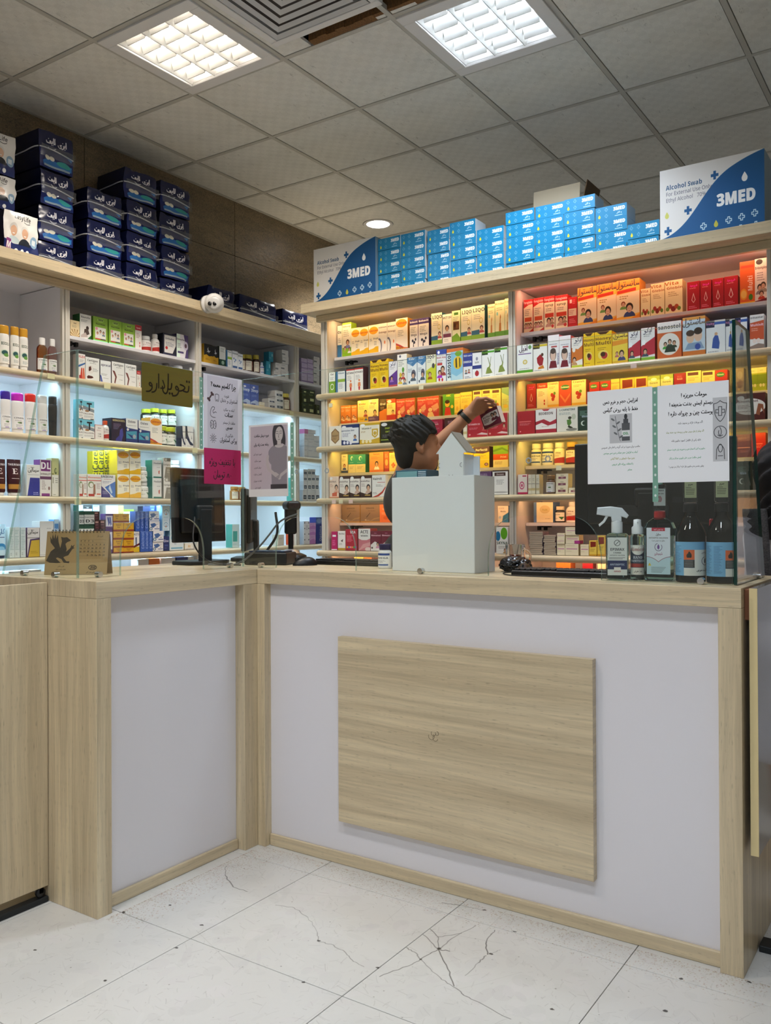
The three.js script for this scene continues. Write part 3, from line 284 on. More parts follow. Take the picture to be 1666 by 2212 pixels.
{ // broken slot in the ceiling with a duct behind it
  const t = thing('ventilation_duct', 'grey sheet metal duct showing through the ceiling slot', 'duct', [0, H, 0]);
  const g = new THREE.CylinderGeometry(.055, .055, 1.3, 24); g.rotateZ(Math.PI / 2); g.translate(1.45, .075, -.478); mesh('pipe', g, std(0x6f6f6c, .45, { metalness: .6 }), t);
  const c = new THREE.CylinderGeometry(.058, .058, .03, 24); c.rotateZ(Math.PI / 2); c.translate(.93, .075, -.478); mesh('collar', c, std(0x8c8570, .5, { metalness: .4 }), t);
  const rough = dataTex(256, 128, (u, v) => { const k = .55 + .6 * fbm(u * 20, v * 8, 110, 4); return [132 * k, 92 * k, 50 * k]; });
  const ledge = []; for (let k = 0; k < 12; k++) ledge.push(bx(.79 + k * .05, .84 + k * .05, -.002 + rr(0, .004), .07, -.583 - rr(0, .004), -.545 + rr(-.006, .006)));
  tag(mesh('timber_batten', merge(ledge).translate(0, H, 0), std(0xffffff, .9, { map: rough })), 'rough brown timber batten at the ceiling slot edge', 'batten');
}
{ // downlight over the stock room
  const t = thing('downlight', 'round recessed downlight glowing above the blue boxes', 'ceiling light', [-.324, H, -2.73]);
  mesh('trim_ring', lathe([[.085, -.004], [.105, -.006], [.112, 0], [.085, .002]], 40), whiteMetal, t);
  mesh('lamp', lathe([[0, -.003], [.08, -.003], [.085, 0]], 40), new THREE.MeshStandardMaterial({ color: 0xffffff, emissive: 0xffffff, emissiveIntensity: 6 }), t);
  const l = new THREE.SpotLight(0xffffff, 9, 0, 1.0, .5); l.position.set(-.324, H - .02, -2.73); l.target.position.set(-.324, 0, -2.73); l.shadow.radius = 4; scene.add(l, l.target);
}

// ---------- shelf units ----------
const nose = (len, h = .034) => { const s = new THREE.Shape(); s.moveTo(0, 0); s.lineTo(.05, 0); s.quadraticCurveTo(.068, h * .1, .068, h * .5); s.quadraticCurveTo(.068, h * .9, .05, h); s.lineTo(0, h); return new THREE.ExtrudeGeometry(s, { depth: len, bevelEnabled: false, curveSegments: 8 }); };
// local frame: front faces +z, x runs along the unit
function shelfUnit(o, cfg) {
  const { x0, x1, ups, back, front, M, T, header, low } = cfg, topY = 2.56;
  mesh('back_panel', bx(x0, x1, .1, 2.5, back - .016, back), cfg.back_mat, o);
  for (const [a, b] of ups) {
    mesh('upright', bx(a + .006, b - .006, 0, 2.49, back, front - .03, .001), cfg.side_mat, o);
    const n = 3, w = (b - a) / n, st = []; for (let k = 0; k < n; k++) st.push(bx(a + k * w + .001, a + (k + 1) * w - .001, .1, 2.475, front - .034, front - (k === 1 ? .012 : .016), .002));
    mesh('edge_profile', metric(merge(st), 'y'), cfg.profile, o);
  }
  for (const [y, u0, u1] of M) {
    mesh('shelf', bx(u0, u1, y - .019, y - .0025, back, front - .05), cfg.side_mat, o);
    const g = nose(u1 - u0 + .03); g.rotateY(Math.PI / 2); g.translate(u0 - .015, y - .036, 0);
    // profile was drawn in xy and extruded along z; after the turn depth runs along x and the nose points to -z, so flip it
    const p = g.attributes.position; for (let i = 0; i < p.count; i++) p.setZ(i, front - .062 - p.getZ(i)); const ix = g.attributes.position.array; for (let i = 0; i < p.count; i += 3) { for (let c = 0; c < 3; c++) { const q = ix[i * 3 + 3 + c]; ix[i * 3 + 3 + c] = ix[i * 3 + 6 + c]; ix[i * 3 + 6 + c] = q; } } g.computeVertexNormals();
    mesh('nosing', metric(g, 'x', y), cfg.nose_mat, o);
  }
  for (const [y, u0, u1, f] of T) {
    mesh('inner_shelf', bx(u0, u1, y - .018, y - .0012, back, f, .001), cfg.side_mat, o);
    for (const s of [u0 + .04, u0 + .075]) mesh('bracket', merge([bx(s, s + .014, y - .04, y - .018, f - .07, f - .05), bx(s - .004, s + .03, y - .026, y - .018, f - .09, f - .07)]), darkPl, o);
  }
  mesh('header', metric(bx(header[0], header[1], topY - .052, topY, back - .03, front + .1, .002), 'x', .3), oak, o);
  mesh('fascia', metric(bx(header[0] + .04, header[1] - .02, topY - .09, topY - .053, front - .018, front + .008, .002), 'x', .6), oak, o);
  mesh('ceiling_board', bx(x0, x1, topY - .066, topY - .053, back, front - .0185), cfg.side_mat, o);
  for (const [y, u0, u1, st, f] of cfg.strips) {
    const y0 = y - .02, zf = f ?? front - .064;
    mesh('light_strip', bx(u0 + .01, u1 - .01, y0 - .006, y0, zf - .012, zf), new THREE.MeshStandardMaterial({ color: 0xffffff, emissive: st.color, emissiveIntensity: 2.5 }), o);
    const l = new THREE.RectAreaLight(st.color, st.power, u1 - u0 - .03, .012), p = new THREE.Vector3((u0 + u1) / 2, y0 - .009, zf - .006), q = new THREE.Vector3((u0 + u1) / 2, y0 - .2, zf - .11);
    o.updateMatrixWorld(true); o.localToWorld(p); o.localToWorld(q); l.position.copy(p); l.lookAt(q); scene.add(l);
  }
}
const MY = [2.055, 1.748, 1.447, 1.145], TY = [2.272, 1.888, 1.595, 1.304], CY = [2.042, 1.742, 1.445, 1.152];
{
  const o = thing('warm_shelf_unit', 'freestanding shelf unit with warm strip lighting and oak header', 'shelf unit');
  shelfUnit(o, { x0: .1, x1: 2.58, ups: [[.1, .147], [1.302, 1.342], [2.518, 2.575]], back: -1.84, front: -1.49, back_mat: whiteBoard, side_mat: whiteBoard, profile: std(0xd9d3c6, .4), nose_mat: oak,
    M: [...MY, .85].map(y => [y, .095, 2.58]),
    T: TY.flatMap((y, i) => [[y, .147, 1.302, i ? -1.62 : -1.575], [y, 1.342, 2.518, i ? -1.62 : -1.575]]),
    header: [.045, 2.75], strips: [[2.513, .147, 1.302, TOP_STRIP], [2.513, 1.342, 2.518, AMBER_STRIP], ...[0, 1, 2].flatMap(k => [[MY[k], .147, 1.302, k < 2 ? WARM_STRIP : DIM_STRIP], [MY[k], 1.342, 2.518, k < 2 ? WARM_STRIP : DIM_STRIP]]), [MY[3], .147, 1.302, DIM_STRIP], [MY[3], 1.342, 2.518, DIM_STRIP]] });
}
{ // along the wall; local x = -world z, local z = world x
  const o = thing('cool_shelf_unit', 'wall shelf unit with cool strip lighting and oak header', 'shelf unit', [0, 0, 0], Math.PI / 2);
  const B = [-.6, .203, 1.1, 1.99, 2.7];
  shelfUnit(o, { x0: -.6, x1: 2.7, ups: [[-.62, -.6], [.18, .227], [1.079, 1.12], [1.971, 2.01], [2.68, 2.72]], back: -.84, front: -.462, back_mat: whiteBoard, side_mat: whiteBoard, profile: std(0xd9d3c6, .4), nose_mat: oak,
    M: [...CY, .85].map(y => [y, -.6, 2.7]),
    T: [[2.25, .227, 1.079, -.485], [2.25, 1.12, 1.971, -.485], [2.25, 2.01, 2.68, -.485]],
    header: [-.62, 2.72], strips: [0, 1, 2, 3].flatMap(k => [[-.6, .18], [.227, 1.079], [1.12, 1.971], [2.01, 2.68]].map(([a, b]) => [CY[k], a, b, COOL_STRIP])) });
}

// ---------- counters ----------
const CTOP = 1.125;
{
  const o = thing('service_counter', 'long pharmacy counter with square oak panel on white front', 'counter');
  const zf = -.17, xe = 2.68, xc = .81;
  mesh('countertop', metric(bx(xc + .002, xe, CTOP - .058, CTOP, -.78, zf, .0015), 'x', .1, .4), oak, o);
  mesh('end_post', metric(bx(2.615, xe, 0, CTOP - .0585, -.77, zf, .0015), 'y', .2), oak, o);
  mesh('corner_post', metric(bx(.811, .85, 0, CTOP - .0585, -.23, zf, .0015), 'y', .8), oak, o);
  mesh('front_panel', bx(.85, 2.615, .012, CTOP - .06, -.225, -.208), lilacWhite, o);
  mesh('plinth', metric(bx(.852, 2.613, 0, .047, -.2075, -.195, .004), 'x', .55), oak, o);
  mesh('accent_panel', metric(bx(1.216, 2.23, .172, .879, -.2075, -.178, .0015), 'x', .13, .77), oak, o);
  mesh('scuff_mark', merge([[1.632, .553, .012, .9], [1.648, .548, .01, .6], [1.64, .565, .009, .8], [1.655, .566, .007, 1.2]].map(([x, y, r, s]) => new THREE.TorusGeometry(r, .0006, 5, 20, 4.4).rotateZ(s * 3).translate(x, y, -.1777))), std(0x5a4a36, .8), o);
}
{
  const o = thing('side_counter', 'short counter with oak end panel and white front', 'counter');
  const xf = .81, z1 = .617;
  mesh('countertop', metric(bx(.15, xf, CTOP - .058, CTOP, -.78, z1, .0015), 'z', .7, .2), oak, o);
  mesh('end_panel', metric(bx(.52, xf, 0, CTOP - .0585, .557, z1, .0015), 'y', .37), oak, o);
  mesh('end_panel', metric(bx(.15, .5195, 0, CTOP - .0585, .557, .59, .0015), 'y', .9), oak, o);
  mesh('corner_post', metric(bx(.75, xf + .0005, 0, CTOP - .0585, -.229, -.095, .0015), 'y', .62), oak, o);
  mesh('front_panel', bx(.745, .762, .012, CTOP - .06, -.094, .556), lilacWhite, o);
  mesh('plinth', metric(bx(.7625, .775, 0, .042, -.0935, .5555, .004), 'z', .15), oak, o);
}
{ // swing gate on a floor rail beside the side counter
  const o = thing('swing_gate', 'oak veneer gate panel raised above a dark floor rail', 'gate');
  mesh('gate_panel', metric(bx(.528, .548, .055, 1.113, .62, 1.45, .0015), 'y', .44), oak, o);
  mesh('caster', merge([lathe([[0, -.008], [.016, -.008], [.018, 0], [.016, .008], [0, .008]], 20).rotateX(Math.PI / 2).rotateY(Math.PI / 2).translate(.538, .037, .645), bx(.53, .546, .036, .056, .637, .653)]), blackPl, o);
  tag(mesh('floor_rail', bx(.515, .552, 0, .02, .62, 1.5, .004), steelDark), 'dark metal rail on the floor under the gate', 'rail');
  tag(mesh('rail_strip', metric(bx(.46, .514, 0, .014, .62, 1.5, .002), 'z'), oak), 'pale wood strip beside the dark floor rail', 'strip');
}
{ // folding flap hanging at the end of the long counter
  const o = thing('counter_flap', 'hanging counter flap with glossy face and pale edge', 'flap');
  mesh('flap_board', bx(2.6965, 2.718, .35, 1.124, -.87, -.2, .001), phys(0x9a8e7f, .12, { clearcoat: .6, clearcoatRoughness: .05 }), o);
  mesh('edge_band', metric(bx(2.6962, 2.7183, .35, 1.124, -.1995, -.197), 'y'), oakEdge, o);
  mesh('hinge_block', bx(2.6805, 2.696, 1.03, 1.12, -.32, -.21, .002), std(0x7a4a2c, .7), o);
  tag(mesh('floor_rail', bx(2.685, 3.5, 0, .02, -.43, -.36, .003), steelDark), 'dark metal rail on the floor beyond the long counter', 'rail');
}

// ---------- printed cartons: one sheet of print, a cell for each kind ----------
// bg | side | words | print: r x y w h c, e cx cy rx ry c, p c x y ..., t size c x y text, a size c x y Persian, l c x y w n (small print), f x y s hair shirt (portrait)
const KINDS = `
oxi|fff|fff|narrow white and blue carton|r 0 60 100 40 37a;t 16 345 50 25 Ox;l 888 20 40 60 3
famgreen|f5f2e8|9c3|white carton with family above green base|r 0 72 100 28 8b2;t 9 565 50 14 Haliborange;l 999 15 22 60 4;f 60 58 14 421 88b;f 30 74 10 632 9b3;f 78 78 9 632 eee;r 0 0 100 6 9c3
calci|fff8e0|f3cc2a|yellow and white calcium carton with orange oval|r 0 76 100 24 f4bd22;p fff8e0 0 70 0 86 45 82 100 70 100 60 0 60;e 50 20 44 13 f5b32a;t 11 b22 50 23 CalciCare;l 888 12 48 26 2;t 8 555 72 52 Fruit;l 888 55 58 32 3
osteoW|f8f4ec|ddd|white carton with grey curl and orange dot|t 9 555 50 16 osteocare;t 11 644 50 34 Osteogy;e 10 76 32 26 778;e 4 80 26 24 f8f4ec;e 74 66 8 6 e85
calm|fbf4e6|f0a52c|white and amber carton with orange oval|e 48 16 44 13 f2a02c;t 12 b32 48 19 Calmore;l 888 18 38 50 4;p e9a02a 0 80 40 90 100 96 100 100 0 100;p c44 0 76 40 84 70 92 100 94 100 96 50 92 0 82;t 10 633 30 95 Orbit
purpW|f7f1ee|4a2f6e|white carton with purple header and leaves|r 0 0 100 20 4a3a7c;t 10 fff 50 13 Babavit;l 777 15 28 70 4;t 9 445 50 58 Mega;e 35 74 10 5 334;e 55 80 12 5 334;e 70 70 9 5 334;p 334 40 95 46 68 50 95
ligo|f6efd6|27607c|cream syrup carton with child on green base|t 17 444 55 18 LIQO;l 999 18 26 60 3;e 72 44 12 8 c9b24a;e 72 44 9 6 f6efd6;f 76 66 12 532 b55;r 0 84 100 16 8cb53c;p 3b6e8c 0 72 60 70 60 84 0 84
mct|fbf7f0|eee|white carton with child and maroon band|t 15 444 50 16 MCT_Oil;f 50 48 17 321 ddd;r 8 66 84 12 7c3c55;l 999 20 84 60 2
greenbr|eff0c8|8a3|pale green carton with brown seeds picture|r 25 6 50 8 473;l 898 15 20 70 3;r 15 34 70 26 6b4326;e 35 45 12 7 4a2c18;e 62 50 14 7 8a5a36;p 7fae2c 0 100 0 80 60 70 100 86 100 100
giraf|f4ecc2|6a3|cream carton with giraffe and green grass|t 11 764 50 12 Kinder;l a96 18 20 64 2;p c9813a 46 85 50 44 58 38 62 46 57 52 58 85;p c9813a 40 85 44 62 62 62 64 85;r 0 84 100 16 6ba23a;e 24 36 8 5 8cc
natgreen|fbfbf4|7ab23a|white carton with green lower half|t 12 444 50 14 Oxi;l 999 20 24 60 3;r 0 44 100 56 86b33c;e 50 70 28 15 fff;e 50 70 22 11 86b33c
skyW|f4f6f4|345f86|white and blue slim carton|r 0 0 24 100 4a7ba5;t 11 357 60 14 Vitane;r 24 38 76 14 9cbf4a;l 889 34 60 50 5
vitano|fbf6f0|4a2c33|white carton with red body figure|r 0 0 100 8 333;r 0 8 100 5 c33;t 11 444 50 28 VITANO;l 999 15 36 60 4;e 55 58 9 5 e98a5a;p e98a5a 42 66 68 66 72 82 62 82 60 98 50 98 48 82 38 82;p c33 44 84 66 84 62 98 48 98
honey|f6cb1f|e9b915|yellow multivitamin carton with round red emblem|p 4a2a10 10 0 90 0 66 9 34 9;t 15 632 50 26 Honey;t 15 632 50 40 Multi;l a72 18 48 60 2;e 50 70 30 14 f9dd6a;e 56 72 18 10 b33;e 48 68 14 7 4a2a10;l a72 15 90 70 1
ligoP|f3eff4|6b3f9a|white and purple syrup carton|a 17 446 50 16 لیکو;l 999 18 24 60 2;p 6b3f9a 0 62 100 36 100 92 0 92;f 36 66 13 321 a7c;r 0 92 100 8 c55
kidsW|f6f3ea|e3c894|white carton with children and balloons|e 30 7 10 4 667;l 888 12 20 60 4;e 60 50 12 8 6a4;e 34 66 12 8 e9c53a;f 60 66 12 842 c44;f 30 80 12 632 e9c53a;f 76 84 11 532 789
blueW|eef3f6|5a88b5|blue and white carton with grey portrait|p 4f86b8 0 0 100 0 100 20 60 34 0 20;t 11 fff 50 10 Kids+;l cde 14 18 50 2;l 789 12 42 50 3;e 66 62 22 16 667;f 62 66 18 445 567;e 24 90 8 5 567
ligoY|f4f2da|cfd32a|white and yellow syrup carton|t 18 445 40 14 LIQO;l 999 14 20 50 2;p d6dc3a 0 56 100 34 100 100 0 100;e 74 40 14 9 555;f 40 70 15 864 a62;l 553 10 60 40 2
kidsB|f4f3f6|3a4fa0|white carton with family and blue top|r 0 0 100 16 3a4fa0;e 24 9 12 5 fff;t 10 a33 50 28 Multi_Kids;l 999 12 34 60 3;r 10 42 50 7 c44;f 64 62 17 321 a44;f 34 72 14 211 a3c;e 30 93 9 5 c33;e 60 94 9 5 c33
sanofish|8fcbe8|e08a3c|blue carton with yellow striped shape|p d9783a 0 0 100 0 100 9 0 12;r 0 12 26 88 e9f3f6;e 68 46 26 20 f2c838;p 333 54 34 62 30 64 62 56 60;p 333 76 30 82 34 84 58 78 62;e 72 18 20 8 7ab23a;p bfe0ee 30 100 30 78 60 88 100 76 100 100;v 19 123 14 92 sanostol
navyW|f2f2f6|3a4a9a|navy and white carton with small figures|r 0 0 100 52 3c4a9c;t 9 fff 50 14 Kid_care;t 11 ffe 45 38 OMEGA;f 30 70 9 321 456;f 62 68 9 532 a55;l 556 16 90 70 2
pome|fafafa|ddd|white carton with navy band and red fruit|e 50 24 12 7 99a;t 9 666 50 42 Stift;r 0 50 100 14 36458c;e 50 82 22 11 b8323c;p b8323c 46 74 50 66 54 74
antel|fbfbf8|eee|white carton with green antelope figure|r 0 0 48 18 1f3a1c;t 10 8c4 24 12 Truth;r 48 4 52 7 5a3;p 8a9a4a 30 88 42 66 58 62 70 72 84 86 60 88;p 8a9a4a 56 66 62 52 70 54 66 66;p 6b7a3a 60 54 46 28 50 28 64 52;p 6b7a3a 65 54 72 26 75 27 68 54;l 888 10 94 80 1
orsm|e98c3c|d9772c|small orange carton|t 11 fff 50 14 Apovit;l fdc 14 22 70 3;f 40 64 14 842 fdb;f 70 72 12 742 fdb;r 0 88 100 12 d9642c
kidY|f8e7a8|e3b93a|pale yellow round topped carton with boy|r 0 76 100 24 f0c93c;e 20 8 14 6 fff;t 12 844 44 22 Kinder;l 998 12 28 50 3;f 74 56 17 321 c55;f 78 78 13 532 57a;t 9 a62 40 90 fruit
gradP|f7edc4|6b4a8c|cream and purple round topped carton|e 22 8 14 6 fff;t 12 644 50 22 Mega;l 998 14 28 60 3;f 66 60 20 322 a86;r 0 78 100 22 6b4a8c;l dce 12 84 60 2
blkor|3a2418|e07a2a|black and orange carton|p e2822c 0 58 100 44 100 100 0 100;t 15 fff 50 28 Oral;l db9 20 36 60 3;e 50 12 30 7 5a4030
redor|f6e3a8|c8402a|red and cream carton with small portrait|r 0 0 100 20 d9452a;e 30 12 24 7 fff;l a66 14 28 60 4;f 70 62 15 321 e95;r 0 76 100 24 d03a28
babyR|c8404a|c8975a|red carton with baby picture|t 13 fbb 50 18 Pedagen;l e99 14 26 66 3;p e2a08c 40 50 90 34 100 60 60 74;e 34 66 16 10 f3cfa0;p f3cfa0 10 100 18 78 50 76 66 100;l f3c6c0 56 62 34 3
cartG|4f9a34|3a7a2a|green carton with red and yellow figure|t 13 f5e060 50 12 ABC;e 40 46 20 14 f0b33a;e 40 36 20 9 3a2010;p d63a2c 14 100 24 62 60 62 74 100;e 80 60 12 8 f0d23a
yelS|f2d873|d9b83c|small plain yellow carton|t 12 865 50 20 Daruvit;l b95 14 30 70 4;e 50 70 20 11 e9b84a;r 0 90 100 10 d9a93a
fruitY|f5e6a0|d9bf5a|pale yellow carton with fruit|r 12 6 70 12 634;l b96 14 26 70 3;e 40 66 20 10 c9a93a;e 62 72 18 10 c8803a;e 50 58 8 8 7a4;r 0 92 100 8 c9b04a
grY|cfdc9a|c9b84a|pale green and yellow carton|p 8ab59a 0 0 100 0 100 40 0 20;l a95 14 50 70 5;e 50 80 30 8 e9c85a
hexW|f7f2e6|e5dcc8|white carton with brown hexagon emblem|p 8c6a46 50 12 82 32 82 70 50 90 18 70 18 32;p b9986a 50 18 76 36 76 66 50 84 24 66 24 36;t 12 5a3a1e 50 54 QUIET;l 5a3a1e 32 60 36 2
navyMan|eef0f4|24356f|navy and white carton with man in blue|r 0 0 100 18 24356f;e 16 12 12 6 fff;p eef0f4 0 14 60 14 100 40 100 100 0 100;t 11 346 34 34 Depression_Diet;l 779 8 42 46 4;f 78 62 17 321 3a68b8;p 24356f 0 74 40 80 60 92 100 92 100 100 0 100;e 18 88 7 8 eef;e 36 88 7 8 eef;e 54 90 7 8 eef
vitC|f6f1e0|d0a92c|yellow vitamin carton with shield|r 0 0 100 12 d9b32f;e 16 10 12 6 fff;t 12 554 36 30 Vitamin_C;l b96 8 38 30 2;p d9b32f 62 30 92 30 92 60 77 74 62 60;p f6f1e0 68 36 86 36 86 58 77 66 68 58;r 73 42 8 18 d9b32f;r 70 47 15 7 d9b32f;p d9b32f 0 78 50 84 100 72 100 100 0 100;e 18 88 7 8 f9edc0;e 36 88 7 8 f9edc0;e 54 88 7 8 f9edc0
energy|26280f|3a3c1a|black carton with lime lettering|e 18 14 14 8 eee;t 12 b8cf3a 40 36 ENERGY;t 12 b8cf3a 36 52 SHOT;l 889 10 62 60 3;e 70 34 22 18 3d4f1e;r 0 84 100 4 9ab53a
redF|a8203a|8a1a30|deep red carton with dark spots|l e8a 30 12 40 2;t 10 edc 50 28 Ferrovit;e 40 70 8 7 611;e 56 66 7 6 611;e 66 74 8 7 611;e 48 80 7 6 611;l d9a 14 44 70 2
brownF|4a2420|3a1c1a|dark brown carton|l c9a 20 16 60 3;r 10 40 80 3 8a4;t 10 dba 50 60 Forte;r 0 84 100 16 6b2c28
cream|f3ead2|e5d8b8|plain cream carton|l 997 20 20 60 3;r 0 70 100 12 d9c48c;t 9 765 50 50 Ultra
redB|b52834|c8b69a|wide red vitamin carton|t 10 f3cdd0 34 46 VITAMIN_D3;l e9a 10 58 46 2;p e9c9c6 46 88 70 80 100 86 100 92 70 90;f 82 56 15 532 c55;e 12 88 5 4 e99
womW|efe6d2|cbb|white carton with woman and blue base|t 9 544 50 16 Skin;l 998 14 24 60 3;f 50 62 18 842 35a;r 0 86 100 14 3a4c7c
teal|efe2b0|2f8f8c|teal and cream carton|r 0 0 100 54 2c9a98;e 50 22 16 12 e8f3ec;e 54 24 10 9 2c9a98;l bde 20 44 60 1;l a98 20 66 60 3
womO|f0a05a|d98a48|orange carton with dark haired woman|t 11 843 50 14 Nature;l b64 14 22 60 3;f 52 60 24 2a1612 fff;r 0 90 100 10 e07a3a
orR|d96a3a|c85a2c|orange red carton|l fc9 14 12 70 4;e 50 54 30 16 f3c06a;r 0 84 100 16 b53a2a
flowY|f3dc86|d9b84a|yellow carton with orange flower|l a85 16 12 60 4;e 50 60 12 7 e0722c;e 36 66 11 6 e0822c;e 62 68 11 6 d9622c;e 48 76 11 6 e0722c;r 0 92 100 8 e9c84a
yelM|f0cd32|d9b21f|plain bright yellow carton|e 40 10 30 5 d9b21f;r 0 44 100 10 f8e060;e 50 56 12 6 5a4;e 54 55 10 5 f0cd32;l a92 20 80 60 1
perf|f2d648|4a3050|yellow and purple carton with white script|p 54335c 0 0 100 0 100 26 60 34 0 30;t 15 fff 50 22 Perfectil;l 975 10 42 80 2;r 0 60 100 3 fae88a;e 80 84 12 7 5a3a5c;e 80 84 8 5 c9a;l a82 10 82 40 1
grOr|f3e6b8|c8b04a|green and orange banded carton|r 0 0 100 40 7fae34;p 5a8a2a 0 20 60 8 100 24 100 32 60 18 0 30;r 0 40 100 26 d9582a;t 13 fdb 68 58 Print;l a86 12 74 70 3
hairPink|f4dcc8|e0a58c|pale pink carton with woman|e 20 10 14 6 fff;t 10 644 36 28 EstiNail;l b87 8 36 36 3;f 74 52 22 2a1814 e9b9a0;p d9694c 30 78 80 72 80 92 30 92;r 0 94 100 6 e9a07c
hairBr|f3ece4|3a201a|brown and white hair carton with woman|r 0 0 100 14 4a2c22;e 22 12 16 8 fff;t 10 433 38 30 KeratinPlus;l 988 8 38 40 3;f 72 56 24 1c0f0c d9b9a6;p 3f231b 0 76 60 86 100 74 100 100 0 100;r 40 88 50 4 d9b45a
hairvit|f7f5f0|ddd|white carton with black script and red sweep|t 15 333 40 22 Hairvit;r 40 32 55 2 b43;l 777 30 44 50 2;p c23a24 0 100 40 90 74 74 100 50 100 58 78 82 50 96 20 100;l 888 8 78 30 2
whPur|f4f1ee|5a3a66|white carton with purple band|r 0 0 100 24 6b4a74;l dcd 20 10 60 2;l 888 14 36 70 4
whBr|f6f4f0|3f2a26|white carton with brown top band|r 0 0 100 6 3a2422;r 14 10 70 14 4a322c;t 9 dcc 50 21 Densen;l 888 26 40 50 4;e 50 90 50 4 bbb
kera|8a7a62|b8923c|bronze hair treatment carton|t 12 4a4032 50 24 KERAGEN;l 4a4032 40 34 40 1;p 4a4032 30 70 50 44 52 46 34 72;p a8946c 40 100 70 76 100 70 100 76 74 82;e 28 86 5 4 d9cba8;l d9cba8 34 86 20 1;r 0 94 100 6 c89a34
orPl|e8813c|d06f2c|plain orange carton|t 11 fdb 50 30 Ortho;l fc9 20 44 60 3;e 60 74 24 10 d96a2a
biot|efe6d6|3f6f9c|white and blue hair tonic carton|l 777 12 12 50 2;t 12 333 50 38 Biotin;p 3f86b8 50 60 100 40 100 100 40 100;e 20 70 12 8 bcd
magW|c8246a|a01c54|magenta carton with white tag|r 20 18 60 10 fff;l f9c 18 46 60 6;r 0 94 100 6 fff
whGold|f7f4ee|ddd|white carton with gold base|t 9 654 50 18 Nutrilux;p 544 40 50 70 42 60 58;l 998 20 64 50 2;r 0 88 100 12 c9a13a
redV|b8283a|8a1c2c|red multivitamin carton|t 17 fff 62 20 VEA;l f9a 12 30 60 6;r 10 80 12 8 e9c53a;r 24 80 12 8 59c;r 38 80 12 8 e99;r 52 80 12 8 e85;r 66 80 12 8 3a4;r 80 80 12 8 85c
acti|d9808a|b85a64|white arched pink carton with black lettering|p f7f3ee 0 0 100 0 100 44 70 52 30 52 0 44;t 19 333 50 22 ACTI;t 10 333 50 36 WOMEN;p eaa8aa 0 100 40 70 100 60 100 76 60 84;e 80 92 24 9 f3d9d4
maroW|7a1f38|5f182c|maroon carton with dark haired woman|l e9b 34 10 30 1;t 11 f3c9d0 50 26 Womamed;p f3ebe6 0 100 0 70 40 52 70 60 86 100;f 66 66 17 1a0e0c d9b;e 14 84 8 5 544
skyG|f6f8f4|ddd|white carton with green and blue blots|e 66 24 28 22 6ab82c;e 16 34 20 18 2a7fae;t 16 454 50 64 SKYNA;l 888 20 72 60 2;f 72 86 10 532 b96
fero|f6e6c4|c8242a|red and cream iron carton with family|r 0 0 100 16 c8242a;p c8242a 0 16 60 16 0 26;t 13 fdd 50 13 Feroglobin;l 876 14 30 60 4;r 12 54 74 12 d9542a;f 24 76 10 432 c98;f 48 76 10 742 d9a;f 74 76 10 532 b87;p c8342a 40 100 100 88 100 100
fero2|f6ecc8|c8242a|red and cream iron carton with mother|r 0 0 100 18 c8242a;t 13 fdd 50 14 Feroglobin;t 9 553 50 30 syrup;l 876 20 36 60 2;r 10 50 80 12 d9442a;f 44 72 15 3a2010 c98;f 74 70 11 542 a86;e 80 88 12 5 c33
feroR|c8242a|a01c22|red carton with white tags|r 20 8 24 12 fdd;l f99 50 10 40 3;r 8 38 84 24 f3dfc0;l b66 14 44 60 3;l f99 14 72 70 3
sanoO|f5c04a|e9a03a|orange carton with laughing man and child|p ef8a2a 0 0 100 0 100 14 0 22;a 19 433 50 17 سانستول;p d03a28 4 26 84 22 84 30 4 34;p f8e8c0 0 36 100 30 100 84 0 92;l a84 14 40 40 2;f 56 70 19 321 3c4a7c;f 30 60 11 842 7a5;p e9902a 50 100 100 86 100 100
vitaG|f5e8b4|e0c98a|cream carton with berries|t 14 a63 40 14 Vita;t 14 a63 56 26 Globin;l a85 20 34 60 3;e 30 76 12 7 a83a28;e 48 84 14 8 8c2a22;e 66 78 12 7 b8502a;e 80 84 10 6 6a8a2c;e 16 84 10 6 7a9a3a
redD|b01f2c|8a1822|red carton with white drop emblem|a 11 f3c 50 16 فرومید;l e99 20 22 60 1;e 50 56 24 15 b01f2c;p f3d9d4 50 38 66 62 50 72 34 62;p b01f2c 50 44 61 62 50 69 39 62;l f9b 14 82 70 2
orJuice|e2672c|c8501f|tall orange carton with fruit slice|r 8 10 84 6 c8452a;v 14 fdc 70 70 Multi;e 26 76 24 13 f2a02a;e 26 76 18 9 f8c860;e 72 84 14 7 4a8a2a;r 0 94 100 6 f0c83a
famW|f6efe4|ddd|tall white carton with family drawing|e 36 8 26 6 444;t 12 544 50 24 B-Komplex;l 988 18 32 60 4;f 40 66 13 321 988;f 66 62 13 432 a98;f 52 80 11 532 c43;p 7a1f2c 0 96 100 90 100 100 0 100
afil|f8f8f6|e5e5e5|white carton with purple line and green base|a 24 545 42 22 افیل;e 82 12 10 7 6a9a5c;r 10 32 80 3 6b4a8c;e 52 62 14 8 d9c04a;e 52 62 9 5 f4edd0;l 999 16 84 66 1;r 0 90 100 10 5ba32c
redfig|f8f6f0|e5dcc8|white carton with bowing red figure|r 0 0 46 17 241f10;t 9 d9c53a 23 12 fruity;r 46 2 54 8 d9bf2c;p a8202c 26 50 50 38 74 54 66 78 44 80 30 68;e 64 40 9 6 5a3a28;p d9822c 38 84 70 78 78 90 34 92;l 888 10 95 80 1
babyW|f4f0f0|d98a9a|white carton with smiling grey portrait|l 889 14 26 70 1;r 30 32 50 4 b44;e 46 56 28 18 675850;e 46 58 22 16 e3c0ac;e 46 46 24 8 4a3c36;p 7a2030 10 94 24 74 70 74 80 94;v 9 668 88 86 Women
